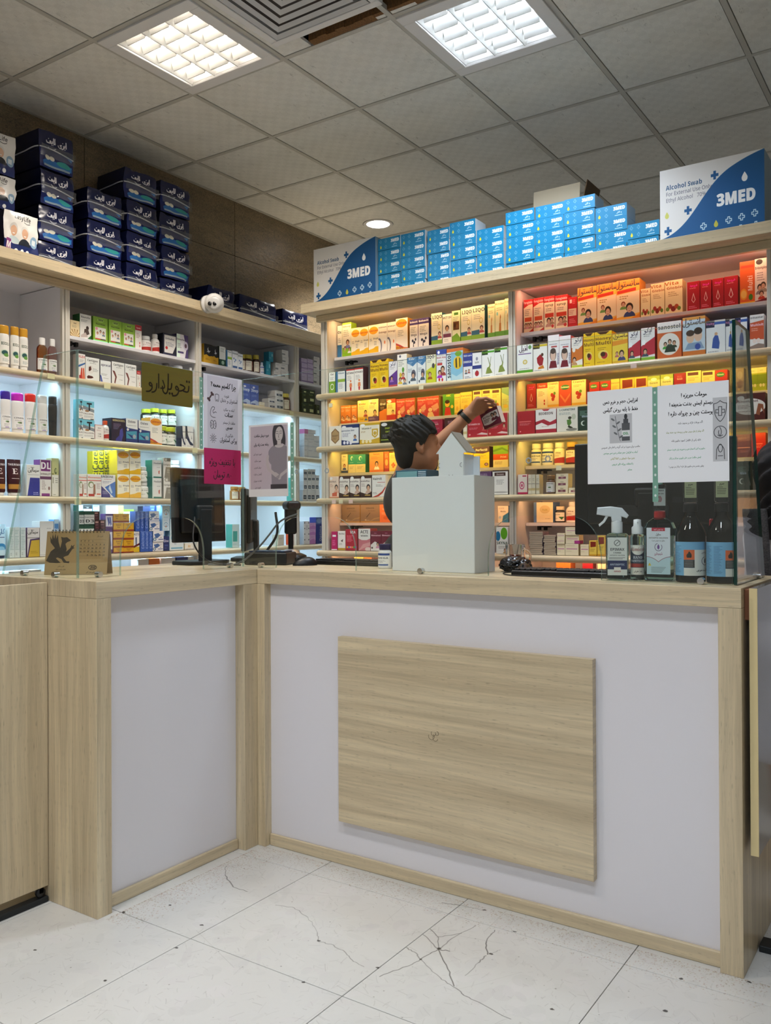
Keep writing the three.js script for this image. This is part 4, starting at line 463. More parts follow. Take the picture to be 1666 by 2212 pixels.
ligoO|f6efe6|d9762c|white and orange syrup carton|a 18 445 62 14 لیکو;l 999 20 20 60 2;p dc7a30 0 34 60 40 100 28 100 72 0 84;e 22 40 14 9 f6efe6;f 26 74 15 2a1a14 c96;r 0 92 100 8 c9d03a
sanoY|f6d64a|e9c02f|yellow and orange carton with man|a 18 643 54 12 سانستول;l a83 14 18 60 1;p ef9a2a 0 24 100 20 100 34 0 40;f 60 68 20 321 4a4a7a;f 30 66 11 842 b66;r 0 92 100 8 e9b82a
ligoR|f6f2f0|b8283a|white and red syrup carton|a 17 445 50 14 لیکو;l 999 20 20 60 2;p c22f42 0 56 100 30 100 82 0 88;e 20 44 14 8 fff;f 30 72 14 321 456;r 0 90 100 10 8abf3a
sanoOr|f5f0ea|d9622c|white and orange carton with group of people|t 17 445 50 20 sanostol;r 0 30 100 70 dc6a32;e 50 62 42 30 f6efe6;f 34 62 11 321 4a4;f 52 56 12 321 354;f 70 60 11 531 343;p 2a3a2c 30 84 40 66 70 66 76 84
sanoBl|cfe0ee|e8a04a|pale blue carton with two children|p e9a24a 0 0 100 0 100 8 0 8;a 20 445 50 20 سانستول;e 34 54 17 14 e9c3a6;e 34 42 18 8 4a362c;e 68 50 17 15 ecc6ac;e 68 38 18 9 3a2a22;p 8ca8c8 10 84 24 68 80 66 94 84;e 66 78 12 8 3a52a8;r 0 88 100 12 dc7a30
blufig|f5f6f8|2f4f9c|white carton with blue bending figure|r 0 0 44 22 1f2a4c;r 44 6 56 8 3a62b8;t 9 e9c 22 14 fruity;p 3a5cb0 30 84 36 56 48 44 62 48 70 70 66 88;e 52 42 8 5 e3b48c;l 889 10 94 80 1
whOr|f6f3f0|ddd|white carton with orange rounded panel|t 9 666 50 12 omastar;p d9603a 0 24 100 18 100 74 0 70;t 10 fde 50 34 Multivit;l fcb 12 40 60 2;e 32 76 13 7 f7e9e0;e 60 76 13 7 f7e9e0;p 98857a 0 92 60 84 100 88 100 100 0 100
whRed|f6efe6|d9c8b8|white carton with red top|r 0 0 100 22 b8242c;t 10 fdd 50 16 Ferrid;l a77 16 34 60 4;e 70 72 6 5 c33;e 70 84 6 5 c33
crRed|f5e6bc|c83a2c|cream carton with red fruit|t 11 754 50 12 Cranvit;l a86 14 20 60 2;e 40 52 12 8 c83a2c;e 56 58 12 8 b82a24;e 48 68 13 8 c8442c;e 62 46 10 6 6a9a3a;r 0 90 100 10 e9b84a
orRed|e2563a|c84028|orange red carton with green oval|e 50 26 36 10 2f7a4c;t 10 fff 50 29 Salmon;p f0925a 10 50 50 76 90 50 90 60 50 88 10 60
redGr|c83028|a02420|red carton with green leaf|e 44 20 34 10 3a8a3c;t 9 fff 44 23 Ginvit;p f3d9a0 0 60 100 44 100 70 0 84;e 60 58 14 8 a84a2c
yelT|f3d25a|d9b23c|yellow carton with red window|p 8c2a1c 16 8 88 8 88 40 16 44;l a73 14 54 70 4;r 0 90 100 10 d9a02c
grCr|efe8b0|8aa84a|cream and green carton|r 0 0 100 18 a8bf5a;e 50 16 24 7 fff;t 10 564 50 34 Eurovit;p a83a24 16 62 60 48 84 66 30 76;r 0 84 100 16 8aa84a
brW|b8a492|8a7868|taupe carton with round emblem|e 50 30 34 16 d9cbbd;e 50 66 36 18 9a7868;e 36 88 10 5 e9c05a
olive|a8b83c|8a9a2c|olive green carton with pale discs|r 0 0 100 24 e9e0b0;l 795 20 12 60 1;r 0 30 100 40 7f9a2c;e 30 76 14 7 e9e6c0;e 64 76 14 7 e9e6c0
redS|b3202c|8a1822|plain red carton|r 12 44 66 5 e06a6a;l e99 14 54 60 2;e 18 88 4 3 e99
biob|f6f1ee|b3283c|white and red carton with wide lettering|p b8323c 30 0 70 0 60 8 40 8;t 15 544 50 24 BIOBION;p b3283c 0 52 40 42 70 56 100 44 100 62 60 70 30 56 0 66;r 0 84 100 16 b3283c;l b88 30 72 40 1
carn|eeeade|aab09a|white carton with sprinting green figure|t 11 455 50 14 L-CARNITINE;l 899 12 22 70 2;e 62 44 8 6 3a3a2a;p 5a8a3a 48 52 66 50 70 66 58 78 50 70;p 2f3a24 56 74 76 84 70 90 52 82;e 80 40 10 12 c9d0b8;e 70 92 26 6 8a8a80
dkGr|1f3a2f|16291f|dark green carton|l 8ba 14 20 60 4;e 40 70 18 10 e5efe6;e 46 70 14 8 1f3a2f;t 12 cde 50 46 Men
ginseng|5a231c|3f1812|brown carton with root on white oval|e 48 50 52 30 f3ede4;e 18 18 12 9 f3ede4;t 12 533 42 34 Ginseng_hot;l 866 8 44 50 3;l 866 8 66 50 1;p 9c5a3a 68 78 76 40 92 44 96 80 86 56 80 84
maroR|6b2438|521a2a|maroon carton with pale band|r 0 0 100 30 8a5a74;l cab 20 14 60 2;r 0 56 100 4 d9a;l d9a 30 70 60 2
pinkW|f3e6da|d9628a|cream carton with magenta disc|r 50 6 40 6 b8284c;e 44 56 26 20 d0487a;e 44 56 18 14 f3e6da;e 44 56 10 8 d0487a;r 0 90 100 10 c8245a
crPur|f3e6c8|d9c9a0|small cream carton with plum tag|t 20 764 50 34 Vitax;r 20 46 60 34 8a4a5c;t 18 edc 50 70 BOX
bluGold|f0e2bc|4a74b0|cream carton with blue spine|r 0 0 16 100 5a80b8;e 58 36 26 20 d9c590;t 12 a94 58 42 FLEX;l a96 60 80 30 1
sachet|c8b89a|8a7c8c|loose pile of flat sachets|r 0 0 100 100 b8a892
crSm|f3e8c8|d9cba0|small cream ampoule carton|l a95 10 16 70 1;r 10 40 80 8 c8a;l a95 10 64 50 1
magS|b83a8a|8c2a6a|small magenta carton|l f9d 20 30 60 3
tanRay|f0d9a8|d9bf8a|tan carton with brown sun rays|p a8783a 60 100 0 96 0 90;p a8783a 60 100 0 78 0 70;p a8783a 60 100 10 56 20 54;p a8783a 60 100 40 52 50 52;p a8783a 60 100 72 52 82 54;p a8783a 60 100 100 66 100 74;p a8783a 60 100 100 88 100 94;t 14 643 50 22 Sol;l 986 20 30 60 3
whMan|efece4|2f6b3c|white carton with crouching man and green corner|t 10 555 50 16 Neurofin;l 888 12 24 76 2;e 66 54 12 8 3a2a22;p 5a4a42 40 60 70 56 84 76 60 84 36 78;p c8b8b0 10 86 50 72 70 90 10 96;p 2f6b3c 60 100 100 80 100 100
famGr|8fb83a|6a9a2c|green carton with family group|e 50 14 22 8 aad05a;t 12 332 52 16 bite;t 10 332 50 32 Nutrition;p f0ede0 14 42 86 42 86 88 14 88;f 30 66 10 842 eee;f 50 58 11 432 ddd;f 70 62 11 321 789;e 24 48 8 6 e9a;r 16 86 34 4 c33;r 50 86 34 4 333;r 0 94 100 6 9fc
navyWh|26273a|1a1b28|navy carton with white label and red seal|p f0ece6 10 8 94 8 94 50 70 88 10 88;t 12 445 50 28 Orthofen;l 778 20 40 60 4;e 26 66 9 7 c33;r 0 92 100 8 3a3c5a
purpWh|f0ecf0|4a3a6a|white and purple carton with joint picture|r 0 0 30 100 efe;p 5a4a7c 60 0 100 0 100 100 70 100 84 60;e 78 46 20 18 d9cfe0;e 78 46 10 9 6a4a5c;t 10 545 38 26 Osteoflex;l 878 8 40 40 4;r 10 72 50 8 5a4a7c
redRay|f3ece6|e5d8d0|white carton with red swirls|t 18 c33 50 16 FLEX;l 999 20 24 60 2;p 3a6aa8 0 46 100 32 100 38 0 54;p d9452c 20 100 40 56 56 54 60 100;p e2724c 60 100 64 58 84 52 96 96;r 10 84 30 12 a33
cart1|f4f2ee|d9d4cc|white joint care carton with dark bone|t 13 444 50 18 Cartigen;l 888 30 24 50 1;p 5a2a24 20 40 40 36 44 52 32 64 22 62;e 36 52 24 18 eee8e2;p 5a2a24 24 42 38 38 42 52 30 60 22 58;l 999 54 46 40 3;p 5a2a24 10 84 20 78 50 80 56 86 40 90 14 92
apra|f5f5f5|3a3a4a|white carton with blue stripe|t 15 446 52 26 apracal;l 999 10 60 80 2;p 3a52b0 0 66 10 70 24 100 6 100;l 999 30 78 60 1
cart2|f4f1ee|4a3a3a|white joint care carton with knee drawing|t 13 444 52 18 Cartigen;l 888 36 24 50 1;p 7a3a34 6 40 24 42 40 66 28 96 20 94 28 68;l 999 50 54 40 1;l 999 60 76 30 1
razor|f3efea|7fd0e0|white shaving carton with blue top and razor|r 0 0 100 34 7fd0e4;p 8a9098 0 26 100 44 100 60 0 44;r 34 10 44 9 1c2430;r 50 18 12 34 1c2430;e 36 54 18 5 a8764a;t 13 655 50 72 TALLOSIL;l 999 12 80 76 2;r 66 94 28 4 333
whPk|f6ece6|d98a8a|white and pale red carton|r 0 0 100 6 e2a8a0;t 10 555 50 26 MinO;l b88 20 34 60 2;t 13 665 50 66 1_60;t 13 665 50 82 T_30
minox|2a2038|1c1830|black and purple carton with gold lettering|t 12 d9c88a 52 14 MINOXIDIL;l 98a 14 24 60 3;p 4a4a9a 50 100 60 50 78 40 84 70 70 100;p 3a3a8a 30 90 60 70 66 100 30 100;l 88a 14 40 40 2
osteoN|efede8|2c3a6a|white and navy carton with bone scan|t 14 445 48 18 Osteo;l 999 10 28 80 1;p 2f3f7c 0 34 20 40 100 44 100 100 0 100;p 4aa0b8 4 56 90 50 90 84 4 84;p 2f3f7c 8 62 50 70 80 66 84 78 50 82;e 70 74 14 9 a8b0b8;p e9e6e0 6 46 16 40 28 46 16 54
whNavy|f1efec|2a3450|white carton with navy leg shape|p 24304f 0 0 22 0 30 40 60 70 96 82 96 90 60 88 16 60 0 60;t 12 445 64 30 Apracal;p 8a8f9a 78 40 84 60 72 60;l 999 20 92 70 1
bones|f6f1ea|e0d4c8|white carton with red line and bone plant|t 14 d9603a 50 18 Bonetex;r 0 26 100 3 d9483a;e 26 46 20 14 8a9a6a;e 28 48 14 10 f6f1ea;p a8806a 40 88 44 44 56 44 58 88;l a88 66 40 28 5;r 66 84 28 5 d9604a;p b8443a 8 86 50 86 50 96 8 96
unib|f4f1f0|3a2f6a|white and blue carton with diagonal panel|t 14 444 42 14 UNIBONE;l b66 20 20 60 1;l 88a 10 30 70 2;p 3a2f7c 0 50 60 86 64 100 0 100;p 4a7ac8 24 56 100 28 100 100 90 100 60 82;p cfe0f0 50 60 60 44 78 78 70 84;l ccd 8 72 40 3
whTea|f2f0ec|2f7a6c|white carton with teal base and red mark|t 11 444 56 22 FlexiSoft;l 888 50 40 40 1;p c8503a 66 62 80 56 78 78 68 76;r 0 92 100 8 2f7a6c;r 0 0 14 100 e0ece6
greyW|efece6|9a958a|white carton with grey photo panel|r 50 0 50 18 8a8578;e 34 10 22 9 9a9a90;e 36 10 14 6 e6e3da;t 12 554 50 38 Cartigena;p 8c877a 34 46 96 46 96 100 14 100;l d9d4c8 50 56 40 4
yelSp|f0d92c|e0c61f|yellow calcium carton seen on its spine|v 26 444 50 82 CalciCare;e 50 94 12 2 444
d3|f2f0ea|2c4a40|white and dark green vitamin carton|r 0 0 100 26 2f5a48;t 13 444 50 48 Calcium;t 30 333 54 82 D3;r 0 92 100 8 2f5a48
maroS|4a2a30|33191f|dark maroon carton with pale label|r 10 12 60 20 c89a90;l dab 14 46 70 2;r 20 70 50 16 6b3c44
purpS|ece6f0|5a2f7c|purple and white carton with blue legs|r 0 0 100 14 5a2f7c;p 3a4fa8 20 24 44 24 60 60 40 84 34 60;p 4a62b8 50 22 72 24 84 70 70 84;r 0 86 100 14 5a2f7c
gold|e2ad2a|8a2c1c|gold and maroon small carton|r 0 78 100 22 9a3a20;t 24 7a3a12 50 34 Vitamin_B;t 24 7a3a12 50 60 Forte;l a7701a 10 70 60 1
whBoot|f3f1ec|e2c53a|white carton with boot shape and yellow base|t 20 556 50 20 H2T3;p 5a6a8a 30 30 56 28 54 68 34 66;r 0 74 100 26 e2c22f;p 6b2424 0 70 100 56 100 66 0 80
bluT|3a62b8|2c4f9c|narrow tall blue carton|v 22 9ab4e6 56 86 Calcitrol;r 0 0 100 4 6a8ad0
fan|f1f0ee|4a78b0|white carton with blue fan shape|p 4a6fa8 10 30 50 20 70 40 40 66 24 64;e 16 76 14 16 3a5a98;e 16 76 8 10 d9ead8;l 889 56 30 36 2;t 13 556 74 66 60;r 50 74 46 8 5a6a9a
navyS|2c3a70|222c58|small navy carton|t 24 dde 50 40 Zinc;r 20 56 60 12 4a5a9a;l aac 20 80 60 1
ltbl|e6f1f4|9ccbe0|white carton with pale blue band|r 10 8 70 20 8ac4dc;l 9ab 20 40 60 2;t 13 68a 40 62 f_z;r 10 80 80 10 7cb8d4
ltbA|d9ecf2|a5d0e0|pale blue carton with round arch emblem|e 50 50 30 20 3a8ab8;e 50 50 25 16 e6f3f5;p 3a7aa8 44 60 50 34 56 60;e 50 64 8 5 e0823a;l 7ab 20 10 60 1;l 7ab 16 84 66 2
dGold|f3ede0|d9c9a0|white carton with gold letter|t 40 d9a02c 50 62 D2;l 998 20 76 60 2;r 0 88 100 6 544
blkW|26262a|16161a|black and white carton|r 0 60 100 40 eee;l aaa 14 20 70 2;t 20 fff 50 48 Zaro
whCard|ece8e4|d0cac4|white carton back with small print|l aaa 10 20 60 8;v 14 777 86 80 Zinc
whBlue|f2f1ee|cfcfcf|white ointment carton with blue slanted panel|l 888 30 8 40 1;a 15 333 50 22 سیمالین;r 8 32 84 1 999;p 2f3a9c 26 42 96 42 96 100 6 100;l ccf 50 88 40 2
dl|f0ece8|6b2f74|white carton with purple square emblem|r 8 2 84 30 7a2f7c;t 30 fff 50 26 DL;t 10 544 50 42 DERMALIFT;r 0 46 100 8 6b3f66;l 988 16 58 40 5;e 80 78 8 5 866;l 877 20 92 60 1;r 14 92 72 8 8a3f8a
olivW|efece0|c0c08a|white and olive carton with leaf|r 0 0 100 44 c8c88c;e 56 34 18 8 4a5a34;e 60 33 10 5 c8c88c;r 2 40 26 4 884;p 5a6030 14 50 22 50 22 66 14 66;l 887 50 52 40 3;l 998 20 94 60 1
paleL|dfeaea|c8d8d8|narrow pale green carton with small print|l 9bb 10 10 80 3;l 9bb 10 30 80 9;l 788 20 84 40 2
yelW|ece6e4|5a3a6c|white carton with yellow slanted panel|l 888 30 8 40 1;a 15 333 46 20 سیمالین;r 0 34 100 2 777;p 4a2f6c 24 40 100 36 100 46 34 46 10 100 0 100;p d9b53c 34 44 100 42 100 100 8 100;l a82 30 80 60 2
whPl|efedea|d9d6d2|plain white carton|l aaa 50 20 40 1;r 0 94 100 2 ccc
blS|cfe4f2|5a9ad0|pale carton with blue square|r 10 12 80 34 4a8ac8;t 18 fff 50 34 Calc;r 16 54 70 14 7ab0dc
blkY|1c2026|d9a92c|black and yellow carton with white curl|p d9a62a 0 60 30 54 60 62 100 58 100 100 0 100;e 60 28 18 12 dfe3e6;e 66 24 16 11 1c2026;e 48 42 14 5 dfe3e6;e 46 44 10 3 1c2026;l 741 20 74 50 2
dkGrW|e9ece8|1f4034|white carton with dark green base|r 0 66 100 34 24503f;e 56 82 22 10 a8c8b4;l 788 20 10 60 4
whDot|eef1f4|aab8c8|white carton with blue dots|t 13 456 50 20 Vitoma;e 30 44 8 6 46a;e 60 50 9 7 58b;e 44 60 7 5 46a;r 10 84 80 12 4a6a9c
tealS|3a9ab4|2a7a94|teal slim carton|r 60 20 30 26 8ad0e0;l bde 10 60 60 2
whGr|efefed|c9c9c6|small white carton|r 0 60 50 20 8a8f94;l 889 12 20 60 2
sleep|3a58b0|2c4690|blue sleep aid carton|t 20 e6ecf8 50 36 3leep;e 40 14 14 5 dde;p b8c8e8 0 86 60 72 100 80 100 100 0 100;r 10 90 50 8 4a5a9a;l 9ab0e0 20 50 60 2
whNv|eeecea|c9c5c0|white carton with dark label|r 20 50 70 34 3a4654;t 26 dde 54 76 BOX;l 888 20 16 60 2
lilac|d4c6e6|b8a8d0|small lilac carton|r 0 76 100 12 8a74b0;l 86a 12 30 60 2
dkGrB|1c3024|12211a|dark green carton with pale tag|r 40 54 44 28 d9e0a8;t 14 8a9a5a 50 24 Herb;r 0 0 100 8 2c4a38
redLow|c83a30|a02a22|low red carton with cream end|r 58 16 38 68 e9c9b8;t 30 fdd 28 66 RX
whStk|eef0f2|c9cfd6|small white carton in a stack|l 99a 10 30 80 2;r 0 84 100 6 bcd
pinkS|d98ab8|c06a9c|small pink carton|l fdf 20 40 60 2
tealC|d9ecea|4aa89c|white and teal small carton|r 10 30 60 44 4ab0a4;l 9cc 10 84 60 1
whNv2|f0f1f3|c8ccd4|small white carton with navy tag|r 14 44 72 36 24344a;t 24 bcd 50 72 BB
beigeS|e9e3d6|c8c0b0|beige carton|l a98 14 30 70 3
orMan|e0642a|c84a1c|orange carton with sprinting figure|r 0 0 100 24 f0b04a;t 16 fff 50 20 mol;e 56 46 8 5 5a1c14;p 5a1c14 40 56 62 52 70 70 84 90 60 78 36 90;l f9c 14 94 70 1
whDots|f1f2f4|c8ccd4|white carton with navy dots|e 16 8 7 3 24344a;e 84 8 7 3 24344a;e 16 32 7 3 24344a;e 84 32 7 3 24344a;e 16 56 7 3 24344a;e 84 56 7 3 24344a;e 16 80 7 3 24344a;e 84 80 7 3 24344a;l 99a 36 20 40 4
pinkB|dcaee0|c08ac8|pink small carton|p c88ad0 0 60 60 40 100 60 100 100 0 100;l 96a 20 20 60 2
navyB|26388c|1c2a6c|tall navy carton|r 0 0 100 26 5a7ab8;e 50 14 40 9 8aa4d0;v 16 9ab 70 90 Optima
lblW|f4f4f4|fff|x|r 0 0 100 16 2f4f9c;t 18 345 50 42 OMEGA;l 889 14 52 70 4;r 10 80 80 12 4a68a8
lblR|f3ece6|fff|x|t 16 533 50 22 Vita;l a88 14 30 60 4;p b8342c 0 66 100 50 100 100 0 100
lblG|f2f2ea|fff|x|t 13 333 40 30 B_Cap;p 2f7a3c 50 50 96 50 74 84;l 898 8 66 36 3
lblD|e3dcc8|fff|x|r 56 0 44 100 7a2a1c;t 12 433 30 20 HPK;l 988 6 30 44 6;l dba 60 40 36 4
lblS|f4f2f0|fff|x|t 15 555 50 22 CINERE;l 988 24 32 50 2;e 52 52 14 7 8a7;p 5a6a4a 44 56 60 44 62 60;r 30 68 40 2 666;l 999 30 74 40 3;r 36 92 28 4 63a
lblY|f6f3ea|fff|x|t 18 454 54 18 BIOLU;e 46 52 30 14 d9e6d0;e 46 52 22 10 2f5a5a;e 56 62 18 8 6aa04a;l 899 30 78 50 3
`.trim().split('\n').map(l => l.split('|'));
const KIND = new Map(); KINDS.forEach((k, i) => KIND.set(k[0], { i, bg: '#' + k[1], side: '#' + k[2], words: k[3], ops: k[4] }));
const CW = 120, CH = 168, CP = 180, ACOLS = 17, ASIZE = 2048, col = c => '#' + c;
const aspectOf = new Map(); for (const L of Object.values(ROWS)) for (const it of L) if (!aspectOf.has(it[0])) aspectOf.set(it[0], it[2] / it[3]);
function drawPrint(g, ops, W, Hh, asp) {
  const X = v => v * W / 100, Y = v => v * Hh / 100, kx = (W / Hh) / asp;
  const text = (x, y, rot, f) => { g.save(); g.translate(X(x), Y(y)); g.scale(kx, 1); if (rot) g.rotate(-Math.PI / 2); f(); g.restore(); };
  for (const op of ops.split(';')) {
    const q = op.split(' '), n = q.slice(1).map(Number);
    if (q[0] === 'r') { g.fillStyle = col(q[5]); g.fillRect(X(n[0]), Y(n[1]), X(n[2]), Y(n[3])); }
    else if (q[0] === 'e') { g.fillStyle = col(q[5]); g.beginPath(); g.ellipse(X(n[0]), Y(n[1]), X(n[2]), Y(n[3]), 0, 0, 7); g.fill(); }
    else if (q[0] === 'p') { g.fillStyle = col(q[1]); g.beginPath(); for (let i = 1; i < n.length; i += 2) g.lineTo(X(n[i]), Y(n[i + 1])); g.fill(); }
    else if (q[0] === 't' || q[0] === 'v') text(n[2], n[3], q[0] === 'v', () => { const s = (q[5] ?? '').replace(/_/g, ' '); g.fillStyle = col(q[2]); g.textAlign = q[0] === 'v' ? 'left' : 'center'; const size = Y(n[0]); g.font = 'bold ' + size + 'px sans-serif'; const room = (q[0] === 'v' ? Hh * .8 : W * .92 / kx), w = g.measureText(s).width; if (w > room) g.scale(room / w, Math.max(.7, room / w)); g.fillText(s, 0, q[0] === 'v' ? size * .35 : 0); });
    else if (q[0] === 'a') text(n[2], n[3], false, () => persian(g, q.slice(5).join(' '), 0, 0, Y(n[0]), col(q[2])));
    else if (q[0] === 'l') { g.fillStyle = col(q[1]); for (let k = 0; k < n[4]; k++) { let x = n[1]; const end = n[1] + n[3] * (.6 + .4 * hash(k, x * 7 | 0, n[2] | 0)); while (x < end) { const w = 3 + 8 * hash(x * 13 | 0, k, 5); g.fillRect(X(x), Y(n[2] + k * 5.2), X(Math.min(w, end - x)), Y(2)); x += w + 2.2; } } }
    else if (q[0] === 'f') { const x = n[0], y = n[1], s = n[2], sx = s * kx * .62, sy = s * .62; g.fillStyle = col(q[5]); g.beginPath(); g.ellipse(X(x), Y(y + s * 1.15), X(sx * 1.5), Y(s * .72), 0, Math.PI, 0); g.fill(); g.fillStyle = col(q[4]); g.beginPath(); g.ellipse(X(x), Y(y - s * .06), X(sx * .95), Y(sy * .92), 0, 0, 7); g.fill(); g.fillStyle = '#e0b394'; g.beginPath(); g.ellipse(X(x), Y(y + s * .14), X(sx * .66), Y(sy * .78), 0, 0, 7); g.fill(); g.fillStyle = '#5a3428'; for (const e of [-.25, .25]) g.fillRect(X(x + sx * e) - 1, Y(y + s * .06) - 1, 2, 2); g.fillRect(X(x - sx * .22), Y(y + s * .38), X(sx * .44), 1.4); }
  }
}
const atlas = canvasTex(ASIZE, ASIZE, g => {
  g.fillStyle = '#fff'; g.fillRect(0, 0, ASIZE, ASIZE);
  for (const [key, k] of KIND) {
    const cx = k.i % ACOLS * CW, cy = Math.floor(k.i / ACOLS) * CP;
    g.save(); g.translate(cx, cy); g.beginPath(); g.rect(0, 0, CW, CP); g.clip();
    g.fillStyle = k.bg; g.fillRect(0, 0, CW, CH); drawPrint(g, k.ops, CW, CH, aspectOf.get(key) ?? .8);
    g.fillStyle = k.side; g.fillRect(0, CH, CW, CP - CH);
    g.restore();
  }
});
const printMat = std(0xffffff, .4, { map: atlas });
const cellUV = (k, u, v) => [((k.i % ACOLS) * CW + 1 + u * (CW - 2)) / ASIZE, 1 - (Math.floor(k.i / ACOLS) * CP + 1 + (1 - v) * (CH - 2)) / ASIZE];
const sideUV = (k, u, v) => [((k.i % ACOLS) * CW + 4 + u * (CW - 8)) / ASIZE, 1 - (Math.floor(k.i / ACOLS) * CP + CH + 3 + v * 6) / ASIZE];
const cartonGeo = new Map();
function carton(key) {   // unit carton, front print on +z, origin at the middle of its base
  if (cartonGeo.has(key)) return cartonGeo.get(key);
  const k = KIND.get(key), g = new RoundedBoxGeometry(1, 1, 1, 1, .012); g.clearGroups(); g.translate(0, .5, 0);
  const p = g.attributes.position, n = g.attributes.normal, uv = g.attributes.uv;
  for (let i = 0; i < p.count; i++) { const t = Math.floor(i / 3) * 3; let nz = 0; for (let c = 0; c < 3; c++) nz += n.getZ(t + c); const q = nz > 2.2 ? cellUV(k, p.getX(i) + .5, p.getY(i)) : sideUV(k, p.getX(i) + .5, p.getZ(i) + .5); uv.setXY(i, ...q); }
  cartonGeo.set(key, g); return g;
}

// ---------- goods on the shelves ----------
const PLACE = {
  a1: 'top warm shelf above pharmacist', a2: 'second warm shelf above pharmacist', a3: 'third warm shelf beside pharmacist', a4: 'fourth warm shelf beside pharmacist', a5: 'fifth warm shelf beside pharmacist', a6: 'sixth warm shelf beside pharmacist', a7: 'seventh warm shelf beside pharmacist', a8: 'eighth warm shelf beside pharmacist', a9: 'lowest warm shelf beside pharmacist',
  b1: 'top warm shelf above big monitor', b2: 'second warm shelf above big monitor', b3: 'third warm shelf above big monitor', b4: 'fourth warm shelf above big monitor', b5: 'fifth warm shelf beside big monitor', b6: 'sixth warm shelf beside big monitor', b7: 'seventh warm shelf beside big monitor', b8: 'eighth warm shelf beside big monitor', b9: 'lowest warm shelf under big monitor',
  c1: 'top shelf of shampoo bay', c2: 'second shelf of shampoo bay', c3: 'third shelf of shampoo bay', c4: 'fourth shelf of shampoo bay', c5: 'lowest shelf of shampoo bay',
  d1: 'top shelf of olive-sign bay', d2: 'second shelf of olive-sign bay', d3: 'third shelf of olive-sign bay', d4: 'fourth shelf of olive-sign bay', d5: 'fifth shelf of olive-sign bay', d6: 'lowest shelf of olive-sign bay',
  e1: 'top shelf of calcium-notice bay', e2: 'second shelf of calcium-notice bay', f1: 'top shelf of corner bay', f2: 'second shelf of corner bay', f3: 'third shelf of corner bay', f4: 'fourth shelf of corner bay', f5: 'fifth shelf of corner bay',
};
const ORD = ['first', 'second', 'third', 'fourth', 'fifth', 'sixth', 'seventh', 'eighth', 'ninth', 'tenth', 'eleventh', 'twelfth'], NUM = ['one', 'two', 'three', 'four', 'five', 'six', 'seven'];
const skin = (c, r = .35, e) => std(c, r, e);
// jars and bottles: words, body, lid, label cell, shape
const JARS = {
  jarW: ['white supplement jar', 0xeeeae4, 0xf4f2ee, 'lblW', 'jar'], jarR: ['white jar with red label', 0xeeeae4, 0xf4f2ee, 'lblR', 'jar'], jarB: ['brown jar with gold lid', 0x4a2416, 0xc9a23c, 'lblR', 'jar'], jarP: ['small brown jar with pale label', 0x6b4a34, 0x8a6a4a, 'lblS', 'jar'], jarY: ['dark jar with yellow label', 0x2c2a22, 0xe9dcc0, 'lblG', 'jar'],
  jarMar: ['white jar with maroon label', 0xe6e2de, 0xf0eeea, 'lblR', 'jar'], jarBr: ['dark plain jar', 0x6a6660, 0x55524e, 'lblS', 'jar'], jarBl: ['white jar with blue label', 0xeceae8, 0xe8e8ea, 'lblW', 'jar'], jarYB: ['dark jar with lime lid', 0x1c2418, 0xc6cf2a, 'lblG', 'jar'], jarGr: ['white jar with green label', 0xecebe6, 0xe6e6e2, 'lblG', 'jar'], jarDB: ['dark brown jar with yellow lid', 0x3a2018, 0xb0a03a, 'lblD', 'jar'], jarYL: ['brown jar with pale yellow lid', 0x4a2a16, 0xd9c95a, 'lblD', 'jar'], jarGold: ['gold hair wax tub', 0xa8742a, 0xb8863a, 'lblD', 'jar'],
  bottR: ['white bottle with red label', 0xf2efea, 0xf6f4f0, 'lblR', 'bottle'], bottO: ['pale bottle with orange cap', 0xe8e2da, 0xe0582a, 'lblR', 'bottle'], bottB: ['small blue white bottle', 0xdfe6f0, 0xc8d4e6, 'lblW', 'bottle'],
  amber: ['clear bottle of amber shampoo', 0xb85a24, 0xf2f0ec, 'lblS', 'flask'], rose: ['clear bottle of rose shampoo', 0xc07a74, 0xf2f0ec, 'lblS', 'flask'],
  shamG: ['white shampoo bottle with gold cap', 0xf2efe8, 0xd39a2a, 'lblY', 'shampoo'], shamPu: ['white shampoo bottle with purple cap', 0xf2efec, 0x4a2fa0, 'lblS', 'shampoo'], shamMa: ['white shampoo bottle with magenta cap', 0xf2efec, 0xd02fc0, 'lblS', 'shampoo'], shamRe: ['white shampoo bottle with red cap', 0xf2efec, 0xe0352a, 'lblS', 'shampoo'], shamWh: ['white shampoo bottle with white cap', 0xf2efec, 0xf6f6f4, 'lblS', 'shampoo'], shamBk: ['black shampoo bottle', 0x2a2e32, 0x2a2e32, null, 'shampoo'],
  tubeM: ['maroon conditioner tube', 0x3a1218, 0xe8e6e2, null, 'tube'], tubeB: ['pale blue cream tube', 0xbfe0f0, 0x1c2c4c, null, 'tube'],
};
const G0 = {
  jarBody: lathe([[0, 0], [.46, 0], [.5, .03], [.5, .62], [.47, .7], [.36, .75], [.36, .8], [0, .8]]), jarLid: lathe([[.36, .77], [.41, .77], [.42, .79], [.42, .97], [.4, 1], [0, 1]]),
  bottleBody: lathe([[0, 0], [.46, 0], [.5, .03], [.5, .6], [.44, .7], [.26, .78], [.24, .84], [0, .84]]), bottleLid: lathe([[.25, .8], [.3, .8], [.3, .98], [.27, 1], [0, 1]]),
  flaskBody: lathe([[0, 0], [.47, 0], [.5, .03], [.5, .66], [.44, .74], [.26, .8], [.24, .84], [0, .84]]), flaskLid: lathe([[.25, .8], [.29, .8], [.29, .98], [.26, 1], [0, 1]]),
  shampooBody: lathe([[0, 0], [.4, 0], [.43, .02], [.5, .6], [.5, .72], [.46, .78], [.4, .8], [0, .8]]), shampooLid: lathe([[.42, .79], [.46, .8], [.46, .95], [.43, .99], [0, 1]]),
};
